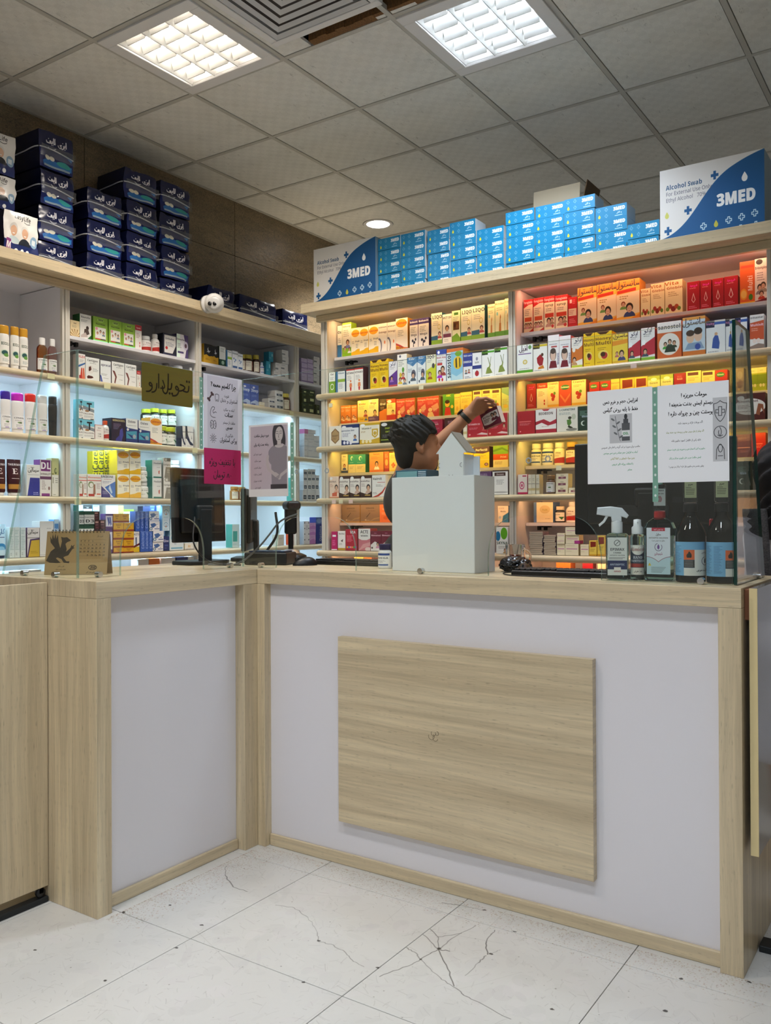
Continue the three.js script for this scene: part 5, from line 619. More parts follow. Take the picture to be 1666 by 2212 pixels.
const labelGeo = new Map();
function labelBand(key, r, y0, y1) { const id = key + r + y0; if (labelGeo.has(id)) return labelGeo.get(id); const k = KIND.get(key), g = new THREE.CylinderGeometry(r, r, y1 - y0, 16, 1, true, -Math.PI * .42, Math.PI * .84); g.translate(0, (y0 + y1) / 2, 0); const uv = g.attributes.uv; for (let i = 0; i < uv.count; i++) uv.setXY(i, ...cellUV(k, uv.getX(i), uv.getY(i))); labelGeo.set(id, g); return g; }
const tubeShape = (() => { const rows = [[.08, .40, .40], [.12, .46, .44], [.4, .49, .36], [.75, .5, .2], [.95, .5, .05], [1, .5, .035]], n = 24, P = [], I = [], UV = []; rows.forEach(([y, a, b], r) => { for (let k = 0; k <= n; k++) { const t = k / n * Math.PI * 2; P.push(Math.sin(t) * a, y, Math.cos(t) * b); UV.push(k / n, y); } }); for (let r = 0; r + 1 < rows.length; r++) for (let k = 0; k < n; k++) { const a = r * (n + 1) + k, b = a + n + 1; I.push(a, a + 1, b, b, a + 1, b + 1); } const top = (rows.length - 1) * (n + 1); for (let k = 1; k + 1 < n; k++) I.push(top, top + k, top + k + 1); const g = new THREE.BufferGeometry(); g.setAttribute('position', new THREE.Float32BufferAttribute(P, 3)); g.setAttribute('uv', new THREE.Float32BufferAttribute(UV, 2)); g.setIndex(I); g.computeVertexNormals(); return g; })();
const tubeCap = lathe([[0, 0], [.36, 0], [.38, .02], [.38, .08], [.3, .1], [0, .1]]);
const tubePrint = { tubeM: canvasTex(256, 256, (g, W, Hh) => { g.fillStyle = '#3a1218'; g.fillRect(0, 0, W, Hh); g.textAlign = 'center'; g.fillStyle = '#e9dcd6'; for (const x of [0, W]) { g.font = 'bold 22px sans-serif'; g.fillText('THERMA', x, 44); g.font = 'bold 54px serif'; g.fillText('E', x, 104); g.fillRect(x - 24, 134, 48, 3); g.fillStyle = '#b8843a'; g.fillRect(x - 50, 176, 100, 34); g.fillStyle = '#e9dcd6'; } }), tubeB: canvasTex(256, 256, (g, W, Hh) => { g.fillStyle = '#c3e2f0'; g.fillRect(0, 0, W, Hh); for (const x of [0, W]) { persian(g, 'کارن', x, 70, 44, '#3a6a9c'); g.fillStyle = '#3a8ac0'; g.beginPath(); g.arc(x, 190, 46, Math.PI, 0); g.fill(); g.fillStyle = '#8cc8e6'; g.beginPath(); g.arc(x, 194, 28, Math.PI, 0); g.fill(); g.fillStyle = '#24406a'; g.fillRect(x - 30, 96, 60, 5); } }) };
const matOf = new Map(), mm = (c, r = .35) => { const k = c + '/' + r; if (!matOf.has(k)) matOf.set(k, std(c, r)); return matOf.get(k); };
const clearJuice = { amber: phys(0xffffff, .06, { transmission: 1, thickness: .03, ior: 1.36, attenuationColor: new THREE.Color(0xd8823c), attenuationDistance: .05 }), rose: phys(0xffffff, .06, { transmission: 1, thickness: .03, ior: 1.36, attenuationColor: new THREE.Color(0xd08a80), attenuationDistance: .06 }) };
function container(key, label, group) {
  const [words, body, lid, cell, shape] = JARS[key], t = thing({ jar: 'supplement_jar', bottle: 'medicine_bottle', flask: 'shampoo_bottle', shampoo: 'shampoo_bottle', tube: 'cream_tube' }[shape], label, shape === 'jar' ? 'jar' : shape === 'tube' ? 'tube' : 'bottle', [0, 0, 0], 0, group);
  if (shape === 'tube') { mesh('tube_body', tubeShape, (matOf.get(key) ?? matOf.set(key, std(0xffffff, .3, { map: tubePrint[key] })).get(key)), t); mesh('cap', tubeCap, mm(lid), t); return t; }
  mesh('body', G0[shape + 'Body'], clearJuice[key] ?? mm(body, .25), t); mesh('cap', G0[shape + 'Lid'], mm(lid, .3), t);
  if (cell) mesh('label', labelBand(cell, .503, shape === 'jar' ? .08 : .1, shape === 'flask' ? .42 : .62), printMat, t);
  return t;
}
const thin = (shape, w) => shape === 'shampoo' || shape === 'flask' ? w * .62 : shape === 'tube' ? w * .8 : w;
for (const [row, L] of Object.entries(ROWS)) {
  const warm = 'ab'.includes(row[0]), place = PLACE[row], seen = new Map();
  // order and level of look-alikes
  const byKind = new Map(); for (const it of L) { const w = it[0][0] === '@' ? JARS[it[0].slice(1)][0] : KIND.get(it[0]).words; it.words = w; if (!byKind.has(w)) byKind.set(w, []); byKind.get(w).push(it); }
  for (const [w, list] of byKind) {
    if (list.length === 1) { list[0].label = `${w}, ${place}`; continue; }
    const bases = [...new Set(list.map(i => Math.round((i[4]) * 40)))].sort((a, b) => a - b), levels = bases.length > 1;
    const cols = []; for (const it of [...list].sort((a, b) => warm ? a[1] - b[1] : b[1] - a[1])) { let c = cols.find(c => Math.abs(c[0][1] - it[1]) < .02 && c[0][5] === it[5]); if (!c) cols.push(c = []); c.push(it); }
    cols.forEach((c, k) => { c.sort((a, b) => a[4] - b[4]); c.forEach((it, l) => { it.label = `${cols.length > 1 ? ORD[k] + '-from-left ' : ''}${w}${levels && c.length > 1 ? `, level ${NUM[l]}` : levels ? ', single level' : ''}, ${place}`; }); });
  }
  for (const it of L) {
    const [key, a, w, h, base, plane] = it, group = 'goods on the ' + place;
    if (key === 'sachet') {
      for (let k = 0; k < 11; k++) { const s = mesh('sachet', carton('sachet'), printMat); s.scale.set(w * rr(.9, 1), h / 11 - .0008, .075); s.position.set(a + rr(-.003, .003), base + k * h / 11, plane - .04); s.rotation.y = rr(-.06, .06); tag(s, `flat foil sachet in the ${L.indexOf(it) ? 'shorter' : 'taller'} pile, eighth warm shelf beside big monitor`, 'sachet', 'sachet pile ' + (L.indexOf(it) ? 'two' : 'one')); }
      continue;
    }
    let o, d;
    if (key[0] === '@') { const k = key.slice(1), sh = JARS[k][4]; o = container(k, it.label, group); d = thin(sh, w); o.scale.set(w * .98, h, d); }
    else { o = mesh(/^(whBlue|dl|olivW|yelW|razor)$/.test(key) ? 'cosmetic_box' : 'medicine_box', carton(key), printMat); d = clamp(w * .85, .045, warm ? .1 : .12); if (plane < -1.59) d = Math.min(d, .1); o.scale.set(w, h, d); tag(o, it.label, 'box', group); }
    const set = hash(a * 1000 | 0, base * 1000 | 0, 3) * .006;
    if (warm) o.position.set(a, base, plane - d / 2 - set); else { o.position.set(plane - d / 2 - set, base, a); o.rotation.y = Math.PI / 2; }
  }
}
// price tags and rings hanging at the shelf edges
[[.19, 1.99, 0], [.21, 1.435, 0], [.26, 1.435, 0], [.33, 1.435, 0], [.8, 2.04, 0], [1.95, 2.04, 0], [1.58, 1.58, .005]].forEach(([x, y], i) => { const m = mesh('price_tag', bx(-.014, .014, -.022, 0, 0, .001), std(i % 2 ? 0xf0d0c4 : 0xefe6c0, .7)); m.position.set(x, y, -1.4815); tag(m, ['pink price tag', 'small pink price tag', 'pale price tag', 'folded pale price tag', 'pink price tag under syrups', 'pale price tag under family carton', 'pale price tag by the jars'][i] + ' on warm shelf edge number ' + NUM[i], 'price tag', 'price tags on warm shelf edges'); });
[[-.1, 2.038, 'shampoo bay top shelf'], [.1 - .35, 1.43, 'shampoo bay third shelf'], [-.43, 2.03, 'olive-sign bay second shelf'], [-1.04, 1.735, 'olive-sign bay third shelf'], [-1.9, 2.03, 'calcium-notice bay second shelf']].forEach(([z, y, w]) => { const m = mesh('price_tag', bx(-.02, .02, -.026, 0, 0, .001), std(0xe9dfae, .7)); m.position.set(-.4535, y, z); m.rotation.y = Math.PI / 2; tag(m, `handwritten cream price tag on the ${w} edge`, 'price tag', 'price tags on cool shelf edges'); });

// ---------- swab cartons on the warm unit ----------
const swabPrint = (g, W, Hh, big) => {
  const cross = (x, y, s, fill) => { g.beginPath(); const a = s * .34; for (const [px, py] of [[-a, -s], [a, -s], [a, -a], [s, -a], [s, a], [a, a], [a, s], [-a, s], [-a, a], [-s, a], [-s, -a], [-a, -a]]) g.lineTo(x + px, y + py); g.closePath(); if (fill) { g.fillStyle = fill; g.fill(); } else { g.strokeStyle = '#cfe8f6'; g.lineWidth = Hh * .012; g.stroke(); } };
  const drop = (x, y, s, c) => { g.fillStyle = c; g.beginPath(); g.moveTo(x, y - s * 1.5); g.quadraticCurveTo(x + s * 1.1, y, x + s * .9, y + s * .3); g.arc(x, y + s * .3, s * .9, 0, Math.PI); g.quadraticCurveTo(x - s * 1.1, y, x, y - s * 1.5); g.fill(); };
  const brand = (x, y, s) => { g.fillStyle = '#fff'; g.strokeStyle = '#fff'; g.lineWidth = s * .07; g.lineJoin = 'round'; g.font = `bold ${s}px sans-serif`; g.textAlign = 'center'; g.fillText('3MED', x, y); g.strokeText('3MED', x, y); };
  if (big) {
    g.fillStyle = '#e9e6e2'; g.fillRect(0, 0, W, Hh); g.fillStyle = '#125a94'; g.beginPath(); g.moveTo(0, Hh * .9); g.bezierCurveTo(W * .35, Hh * .82, W * .4, Hh * .3, W * .72, Hh * .12); g.quadraticCurveTo(W * .85, Hh * .04, W, 0); g.lineTo(W, Hh); g.lineTo(0, Hh); g.fill();
    g.fillStyle = '#20507a'; g.textAlign = 'left'; g.font = `bold ${Hh * .085}px sans-serif`; g.fillText('Alcohol Swab', W * .06, Hh * .27); g.font = `${Hh * .07}px sans-serif`; g.fillStyle = '#556'; g.fillText('For External Use Only', W * .06, Hh * .35); g.fillText('Ethyl Alcohol   70%', W * .06, Hh * .43);
    for (const [x, y] of [[.54, .2], [.28, .58], [.08, .8]]) cross(W * x, Hh * y, Hh * .055, '#125a94');
    drop(W * .82, Hh * .3, W * .03, '#fff'); drop(W * .07, Hh * .6, W * .022, '#d3d36a'); brand(W * .74, Hh * .6, Hh * .2); drop(W * .55, Hh * .82, W * .022, '#cfc84a');
    for (const [x, y] of [[.43, .82], [.67, .8], [.79, .79], [.91, .77], [.2, .97], [.36, .95], [.62, .95], [.78, .93], [.92, .92]]) cross(W * x, Hh * y, Hh * .04);
  } else {
    g.fillStyle = '#1a86b6'; g.fillRect(0, 0, W, Hh); brand(W * .76, Hh * .44, Hh * .36); persian(g, 'پد الکلی', W * .76, Hh * .68, Hh * .16, '#fff'); g.fillStyle = '#bfe4f4'; g.fillRect(W * .62, Hh * .82, W * .24, Hh * .05);
    for (const [x, y] of [[.12, .26], [.35, .26], [.35, .74]]) cross(W * x, Hh * y, Hh * .12); drop(W * .13, Hh * .74, Hh * .11, '#e3d83a');
  }
};
const bigTex = canvasTex(768, 512, (g, w, h) => swabPrint(g, w, h, true)), smallTex = canvasTex(256, 96, (g, w, h) => swabPrint(g, w, h, false));
const kraft = std(0xb9a88c, .8), whiteCard = std(0xe4e2de, .6), blueCard = std(0x1f82ae, .5), smallFace = std(0xffffff, .35, { map: smallTex }), bigFace = std(0xffffff, .45, { map: bigTex });
function facedBox(name, w, h, d, face, side, other) { const g = new THREE.BoxGeometry(w, h, d); g.translate(0, h / 2, 0); const m = shade(new THREE.Mesh(g, [side, side, other, other, face, other])); m.name = numbered(name); scene.add(m); return m; }
const UTOP = 2.5605;
for (const [x, w, h, label] of [[.267, .44, .345, 'large blue and white swab carton at the header end'], [2.29, .445, .35, 'large blue and white swab carton with torn corner, farther right']]) { const m = facedBox('swab_carton', w, h, .3, bigFace, std(0x8fa5b5, .5), whiteCard); m.position.set(x, UTOP, -1.66); tag(m, label, 'carton', 'large swab cartons'); }
SWABS.forEach((c, ci) => { const [x, w, h, n, zf, tilt] = c; for (let k = 0; k < n; k++) { const m = facedBox('swab_box', w - .002, h - .0012, .12, smallFace, std(0xd3d8da, .5), blueCard); m.position.set(x + (hash(ci, k, 1) - .5) * .006, UTOP + k * h, zf - .06 - hash(ci, k, 2) * .008); m.rotation.y = (hash(ci, k, 5) - .5) * .03; tag(m, `small blue swab box, column ${[...NUM, 'eight', 'nine', 'ten'][ci]} from carton, level ${NUM[k]}`, 'box', 'small swab boxes'); } });
{ const o = thing('cardboard_box', 'open brown cardboard box standing behind the swab boxes', 'carton', [1.5, UTOP, -1.66]);
  mesh('body', merge([bx(-.13, .13, 0, .33, .0, .004), bx(-.13, .13, 0, .33, -.2, -.196), bx(-.13, -.126, 0, .33, -.196, 0), bx(.126, .13, 0, .33, -.196, 0), bx(-.126, .126, 0, .004, -.196, 0)]), kraft, o);
  const fl = bx(-.125, .125, 0, .12, -.002, .002); fl.rotateX(-.1); mesh('flap', fl.translate(0, .33, .002), kraft, o);
  const f2 = bx(-.002, .002, 0, .13, -.09, .09); f2.rotateZ(-.25); mesh('flap', f2.translate(.13, .33, -.1), std(0x6b5238, .85), o); }

// ---------- soft packs on the wall unit ----------
const packTex = canvasTex(512, 448, (g, W, Hh) => {
  g.fillStyle = '#141b46'; g.fillRect(0, 0, W, Hh); g.fillStyle = '#1b2560'; g.fillRect(0, Hh * .5, W, Hh * .5);
  persian(g, 'ایزی لایف', W * .5, Hh * .3, Hh * .2, '#e6e6ee', 'c', .15); g.strokeStyle = '#e6e6ee'; g.lineWidth = 9; g.beginPath(); g.moveTo(W * .28, Hh * .42); g.quadraticCurveTo(W * .36, Hh * .5, W * .46, Hh * .43); g.stroke();
  g.fillStyle = '#2f6fb8'; g.beginPath(); g.moveTo(W * .08, Hh * .84); g.bezierCurveTo(W * .3, Hh * .66, W * .5, Hh * .82, W * .95, Hh * .78); g.lineTo(W * .95, Hh * .92); g.lineTo(W * .1, Hh * .94); g.fill();
  g.fillStyle = '#3aa0a0'; g.beginPath(); g.ellipse(W * .7, Hh * .8, W * .2, Hh * .07, .1, 0, 7); g.fill(); g.fillStyle = '#e9e4d2'; for (const x of [.22, .36]) { g.beginPath(); g.ellipse(W * x, Hh * .72, W * .08, Hh * .06, .1, 0, 7); g.fill(); } g.fillStyle = '#9ab0c0'; g.fillRect(W * .12, Hh * .9, W * .78, Hh * .05);
  g.fillStyle = '#3a86d0'; g.beginPath(); g.moveTo(W * .8, Hh * .58); g.lineTo(W * .96, Hh * .56); g.lineTo(W * .92, Hh * .66); g.fill();
});
const easyTex = canvasTex(512, 448, (g, W, Hh) => {
  g.fillStyle = '#e6e4e0'; g.fillRect(0, 0, W, Hh); g.fillStyle = '#1c2a66'; g.beginPath(); g.moveTo(0, Hh * .68); g.quadraticCurveTo(W * .5, Hh * .84, W, Hh * .6); g.lineTo(W, Hh); g.lineTo(0, Hh); g.fill();
  g.fillStyle = '#222'; g.font = `bold ${Hh * .15}px sans-serif`; g.textAlign = 'center'; g.fillText('EasyLife', W * .52, Hh * .17); g.strokeStyle = '#222'; g.lineWidth = 7; g.beginPath(); g.moveTo(W * .56, Hh * .2); g.quadraticCurveTo(W * .66, Hh * .26, W * .76, Hh * .2); g.stroke();
  for (const [x, y, c, h] of [[.27, .45, '#c3d3d8', '#cfcbc6'], [.58, .48, '#20242e', '#d8d6d2']]) { g.fillStyle = c; g.beginPath(); g.ellipse(W * x, Hh * (y + .28), W * .17, Hh * .16, 0, Math.PI, 0); g.fill(); g.fillStyle = h; g.beginPath(); g.ellipse(W * x, Hh * (y - .05), W * .11, Hh * .13, 0, 0, 7); g.fill(); g.fillStyle = '#d9ab8c'; g.beginPath(); g.ellipse(W * x, Hh * y, W * .088, Hh * .12, 0, 0, 7); g.fill(); g.fillStyle = '#fff'; g.fillRect(W * (x - .03), Hh * (y + .05), W * .06, Hh * .02); }
  g.fillStyle = '#8fb0cc'; g.beginPath(); g.arc(W * .86, Hh * .62, W * .12, 0, 7); g.fill(); g.fillStyle = '#dfe9f0'; g.fillRect(W * .8, Hh * .56, W * .12, Hh * .12); g.fillStyle = '#8a3a7a'; g.fillRect(W * .05, Hh * .66, W * .16, Hh * .26); g.fillStyle = '#fff'; g.font = `bold ${Hh * .2}px sans-serif`; g.fillText('M', W * .13, Hh * .87); for (const x of [.36, .52, .68]) { g.beginPath(); g.arc(W * x, Hh * .9, W * .05, 0, 7); g.fill(); }
});
function softPack(w, h, d, s) {   // a stuffed bag: bulging faces, pinched edges, creases
  const g = new THREE.BoxGeometry(1, 1, 1, 18, 16, 12), p = g.attributes.position;
  for (let i = 0; i < p.count; i++) { let x = p.getX(i) * 2, y = p.getY(i) * 2, z = p.getZ(i) * 2; const b = (a, c) => (1 - a ** 6) * (1 - c ** 6), n = noise(x * 2.3 + s, y * 2.1 + z * 1.7, s) - .5, cr = Math.abs(noise(x * 5 + s * 3, (y + z) * 5, s + 4) - .5); const k = .93 + .07 * b(x, y) * b(y, z) * b(x, z); p.setXYZ(i, x * k * (.5 - .018 * y * y) * w + n * .008, (y * .5 * (.97 + .03 * b(x, z)) + .5) * h + (y > -.9 ? n * .006 : 0), z * .5 * d * (.95 + .05 * b(x, y)) + (.5 - cr) * .006 + n * .01); }
  g.computeVertexNormals(); return g;
}
const packFace = std(0xffffff, .22, { map: packTex }), packSide = std(0x10163a, .24), easyFace = std(0xffffff, .3, { map: easyTex }), film = phys(0xeef2f6, .08, { transmission: .93, thickness: 0 });
PACKS.forEach(([z, base, w, h, d, xf, kind, label, yaw], i) => {
  const o = thing('diaper_pack', label, 'diaper pack', [xf - d / 2, base, z], Math.PI / 2 + (yaw ?? (hash(i, 2, 9) - .5) * .1), 'packs on top of the wall unit');
  const face = kind ? easyFace : packFace, side = kind ? easyFace : packSide, m = mesh('bag', softPack(w, h, d, i + 2), [packSide, packSide, kind ? packSide : packSide, packSide, face, packSide], o);
  if (!kind) { // clear film flap with a sealed seam
    const f = new THREE.PlaneGeometry(w * .94, h * .3, 12, 5), p = f.attributes.position; for (let k = 0; k < p.count; k++) p.setZ(k, .004 + .012 * noise(p.getX(k) * 40 + i, p.getY(k) * 50, i)); f.computeVertexNormals(); mesh('film', f.translate(0, h * .42, d * .5 + .006), film, o);
    mesh('seam', tube([[-w * .47, h * .5, -d * .4], [-w * .49, h * .5, 0], [-w * .46, h * .52, d * .47], [-w * .2, h * .5, d * .5 + .012], [w * .1, h * .47, d * .5 + .012], [w * .46, h * .45, d * .49]], .0035, 24, 5), std(0xc8ccd2, .3), o);
  }
});
{ // dome camera on the header
  const o = thing('dome_camera', 'white dome security camera on the oak header', 'camera', [-.3, 2.548, -1.045]);
  mesh('housing', new THREE.SphereGeometry(.055, 32, 20), std(0xe4e2de, .35), o);
  const f = lathe([[0, .012], [.026, .01], [.036, .004], [.04, -.01]], 32); f.rotateX(Math.PI / 2); f.rotateY(.55); f.rotateX(.25); mesh('face', f.translate(.034, -.012, .034), std(0xd4d2cf, .3), o);
  for (const [a, r] of [[.34, .011], [.82, .011]]) { const l = lathe([[0, .004], [r, .003], [r, -.006]], 20); l.rotateX(Math.PI / 2); l.rotateY(a); mesh('lens', l.translate(Math.sin(a) * .058, -.016, Math.cos(a) * .058), blackPl, o); }
  mesh('base', lathe([[0, 0], [.05, 0], [.05, .02], [0, .02]], 32).rotateZ(Math.PI / 2).translate(-.041, 0, 0), std(0xdad8d4, .4), o);
}

// ---------- glass guard on the counters ----------
{
  const o = thing('glass_sneeze_guard', 'clear glass guard with arched hatches around the counter', 'glass screen');
  const T = .01, y0 = CTOP + .002, y1 = 1.926;
  // outline along u with arched openings [u0, u1]
  const pane = (u0, u1, holes, slant) => {
    const s = new THREE.Shape(); s.moveTo(u0, y0);
    for (const [a, b] of holes) { const r = .13, t = 1.338; s.lineTo(a, y0); s.lineTo(a, t - r * 1.1); s.quadraticCurveTo(a + .006, t, a + r, t); s.lineTo(b - r, t); s.quadraticCurveTo(b - .006, t, b, t - r * 1.1); s.lineTo(b, y0); }
    s.lineTo(u1, y0); s.lineTo(slant ?? u1, y1); s.lineTo(u0, y1);
    const g = new THREE.ExtrudeGeometry(s, { depth: T, bevelEnabled: false, curveSegments: 14 }); return g;
  };
  const mats = [paneMat, paneEdge];
  mesh('pane', pane(.652, 2.638, [[.835, 1.245], [1.82, 2.232]]).translate(0, 0, -.265), mats, o);
  mesh('pane', pane(-.565, .262, [[-.385, .033]]).rotateY(Math.PI / 2).translate(.64, 0, 0), mats, o);      // u = -z
  mesh('pane', pane(-.64, -.195, [], -.458).translate(0, 0, 0).rotateY(Math.PI).translate(0, 0, .57), mats, o);
  mesh('pane', pane(.268, .7, [], .46).rotateY(Math.PI / 2).translate(2.639, 0, 0), [paneMat, endEdge], o);
  const clamp1 = (x, z, turn) => { const g = new THREE.CylinderGeometry(.0105, .0105, .022, 24); g.rotateX(Math.PI / 2); g.rotateY(turn); g.translate(x, CTOP + .011, z); return mesh('clamp', g, chrome, o); };
  for (const x of [.752, 1.542, 2.547]) clamp1(x, -.26, 0); for (const z of [.48, -.186]) clamp1(.645, z, Math.PI / 2); for (const x of [.33, .516]) clamp1(x, .565, 0); clamp1(2.644, -.6, Math.PI / 2);
}
[[.955, 1.522, 'beside the woman poster'], [1.11, 1.521, 'near the first hatch'], [1.98, 1.527, 'left of the wide monitor'], [2.05, 1.53, 'at the wide monitor edge']].forEach(([x, y, w]) => { const g = new THREE.TorusGeometry(.0085, .0022, 10, 24); g.translate(x, y, -.252); tag(mesh('glass_ring', g, phys(0xc9d2d6, .1, { transmission: .5, thickness: 0 })), `small clear plastic ring on the glass ${w}`, 'ring', 'plastic rings on the glass'); });
// ---------- notices on the glass ----------
function sheet(name, w, h, tex, label, category, at, turn, r = 0) {
  let g; if (r) { const s = new THREE.Shape(), a = w / 2, b = h / 2; s.moveTo(-a + r, -b); s.lineTo(a - r, -b); s.quadraticCurveTo(a, -b, a, -b + r); s.lineTo(a, b - r); s.quadraticCurveTo(a, b, a - r, b); s.lineTo(-a + r, b); s.quadraticCurveTo(-a, b, -a, b - r); s.lineTo(-a, -b + r); s.quadraticCurveTo(-a, -b, -a + r, -b); g = new THREE.ExtrudeGeometry(s, { depth: .0015, bevelEnabled: false }); const p = g.attributes.position, uv = g.attributes.uv; for (let i = 0; i < p.count; i++) uv.setXY(i, p.getX(i) / w + .5, p.getY(i) / h + .5); }
  else { g = new THREE.PlaneGeometry(w, h, 10, 12); const p = g.attributes.position; for (let i = 0; i < p.count; i++) p.setZ(i, .0012 + .002 * noise(p.getX(i) * 14 + w * 50, p.getY(i) * 9, 31)); g.computeVertexNormals(); }
  const m = mesh(name, g, std(0xffffff, r ? .3 : .6, { map: tex })); m.position.set(...at); m.rotation.y = turn; return tag(m, label, category);
}
const line = (g, x, y, w, h, c) => { g.fillStyle = c; g.fillRect(x, y, w, h); };
sheet('olive_sign', .257, .148, canvasTex(512, 296, (g, W, Hh) => { g.fillStyle = '#6b6128'; g.fillRect(0, 0, W, Hh); for (let i = 0; i < 400; i++) { g.fillStyle = `rgba(${90 + rnd() * 40},${84 + rnd() * 30},30,.2)`; g.fillRect(0, rnd() * Hh, W, 1); } persian(g, 'تحویل', W * .66, Hh * .6, 150, '#14120a', 'c', .085); persian(g, 'دارو', W * .27, Hh * .6, 135, '#14120a', 'c', .085); }), 'olive sign with black Persian writing on the side glass', 'sign', [.652, 1.85, .16], Math.PI / 2, .008);
sheet('calcium_notice', .226, .303, canvasTex(512, 686, (g, W, Hh) => {
  g.fillStyle = '#e4dfe6'; g.fillRect(0, 0, W, Hh); g.fillStyle = '#d0cbd4'; g.fillRect(50, 10, W - 110, Hh - 12);
  persian(g, 'چرا کلسیم مهمه؟', 260, 105, 58, '#161418', 'c', .14);
  persian(g, 'تقویت', 300, 190, 30, '#2a262c'); persian(g, 'استخوان و دندان', 330, 236, 40, '#2a262c');
  persian(g, 'کمک به عملکرد', 330, 318, 28, '#2a262c'); persian(g, 'عضلات', 330, 372, 46, '#2a262c', 'c', .14);
  persian(g, 'حفاظت از سیستم', 335, 440, 28, '#2a262c'); persian(g, 'عصبی', 335, 488, 44, '#2a262c', 'c', .14);
  persian(g, 'جلوگیری از', 335, 560, 28, '#2a262c'); persian(g, 'پوکی استخوان', 325, 612, 46, '#2a262c', 'c', .13);
  g.strokeStyle = '#262329'; g.lineWidth = 5; g.lineJoin = 'round';
  g.save(); g.translate(90, 205); g.rotate(-.9); g.fillStyle = '#4a3034'; g.fillRect(-34, -8, 68, 16); for (const x of [-36, 36]) for (const y of [-10, 10]) { g.beginPath(); g.arc(x, y, 13, 0, 7); g.fill(); } g.restore();
  g.beginPath(); g.moveTo(150, 180); g.quadraticCurveTo(172, 168, 194, 180); g.quadraticCurveTo(200, 210, 188, 240); g.lineTo(180, 240); g.quadraticCurveTo(172, 210, 164, 240); g.lineTo(156, 240); g.quadraticCurveTo(144, 210, 150, 180); g.stroke();
  g.beginPath(); g.moveTo(150, 395); g.quadraticCurveTo(86, 400, 84, 360); g.quadraticCurveTo(92, 310, 118, 296); g.lineTo(140, 300); g.lineTo(138, 318); g.lineTo(120, 330); g.quadraticCurveTo(116, 352, 128, 356); g.quadraticCurveTo(150, 334, 164, 348); g.stroke();
  for (const s of [-1, 1]) { g.beginPath(); g.ellipse(124 + s * 18, 462, 20, 38, 0, 0, 7); g.stroke(); g.beginPath(); g.moveTo(124 + s * 30, 446); g.quadraticCurveTo(124 + s * 10, 462, 124 + s * 30, 480); g.stroke(); }
  g.beginPath(); g.arc(124, 590, 22, 0, 7); g.stroke(); for (let k = 0; k < 10; k++) { const a = k / 10 * 6.28; g.beginPath(); g.moveTo(124 + Math.cos(a) * 32, 590 + Math.sin(a) * 32); g.lineTo(124 + Math.cos(a) * 42, 590 + Math.sin(a) * 42); g.stroke(); } g.beginPath(); g.arc(124, 590, 8, 0, 7); g.stroke();
}), 'white notice with bone, arm, brain and sun drawings', 'notice', [.6515, 1.772, -.14], Math.PI / 2);
sheet('pink_note', .216, .146, canvasTex(512, 346, (g, W, Hh) => { g.fillStyle = '#b81a5c'; g.fillRect(0, 0, W, Hh); persian(g, 'با تخفیف ویژه', W * .48, Hh * .44, 76, '#1c0e14', 'c', .1); persian(g, '۰۸ تومان', W * .5, Hh * .8, 84, '#1c0e14', 'c', .1); }), 'pink handwritten price note under the calcium notice', 'note', [.653, 1.548, -.135], Math.PI / 2);
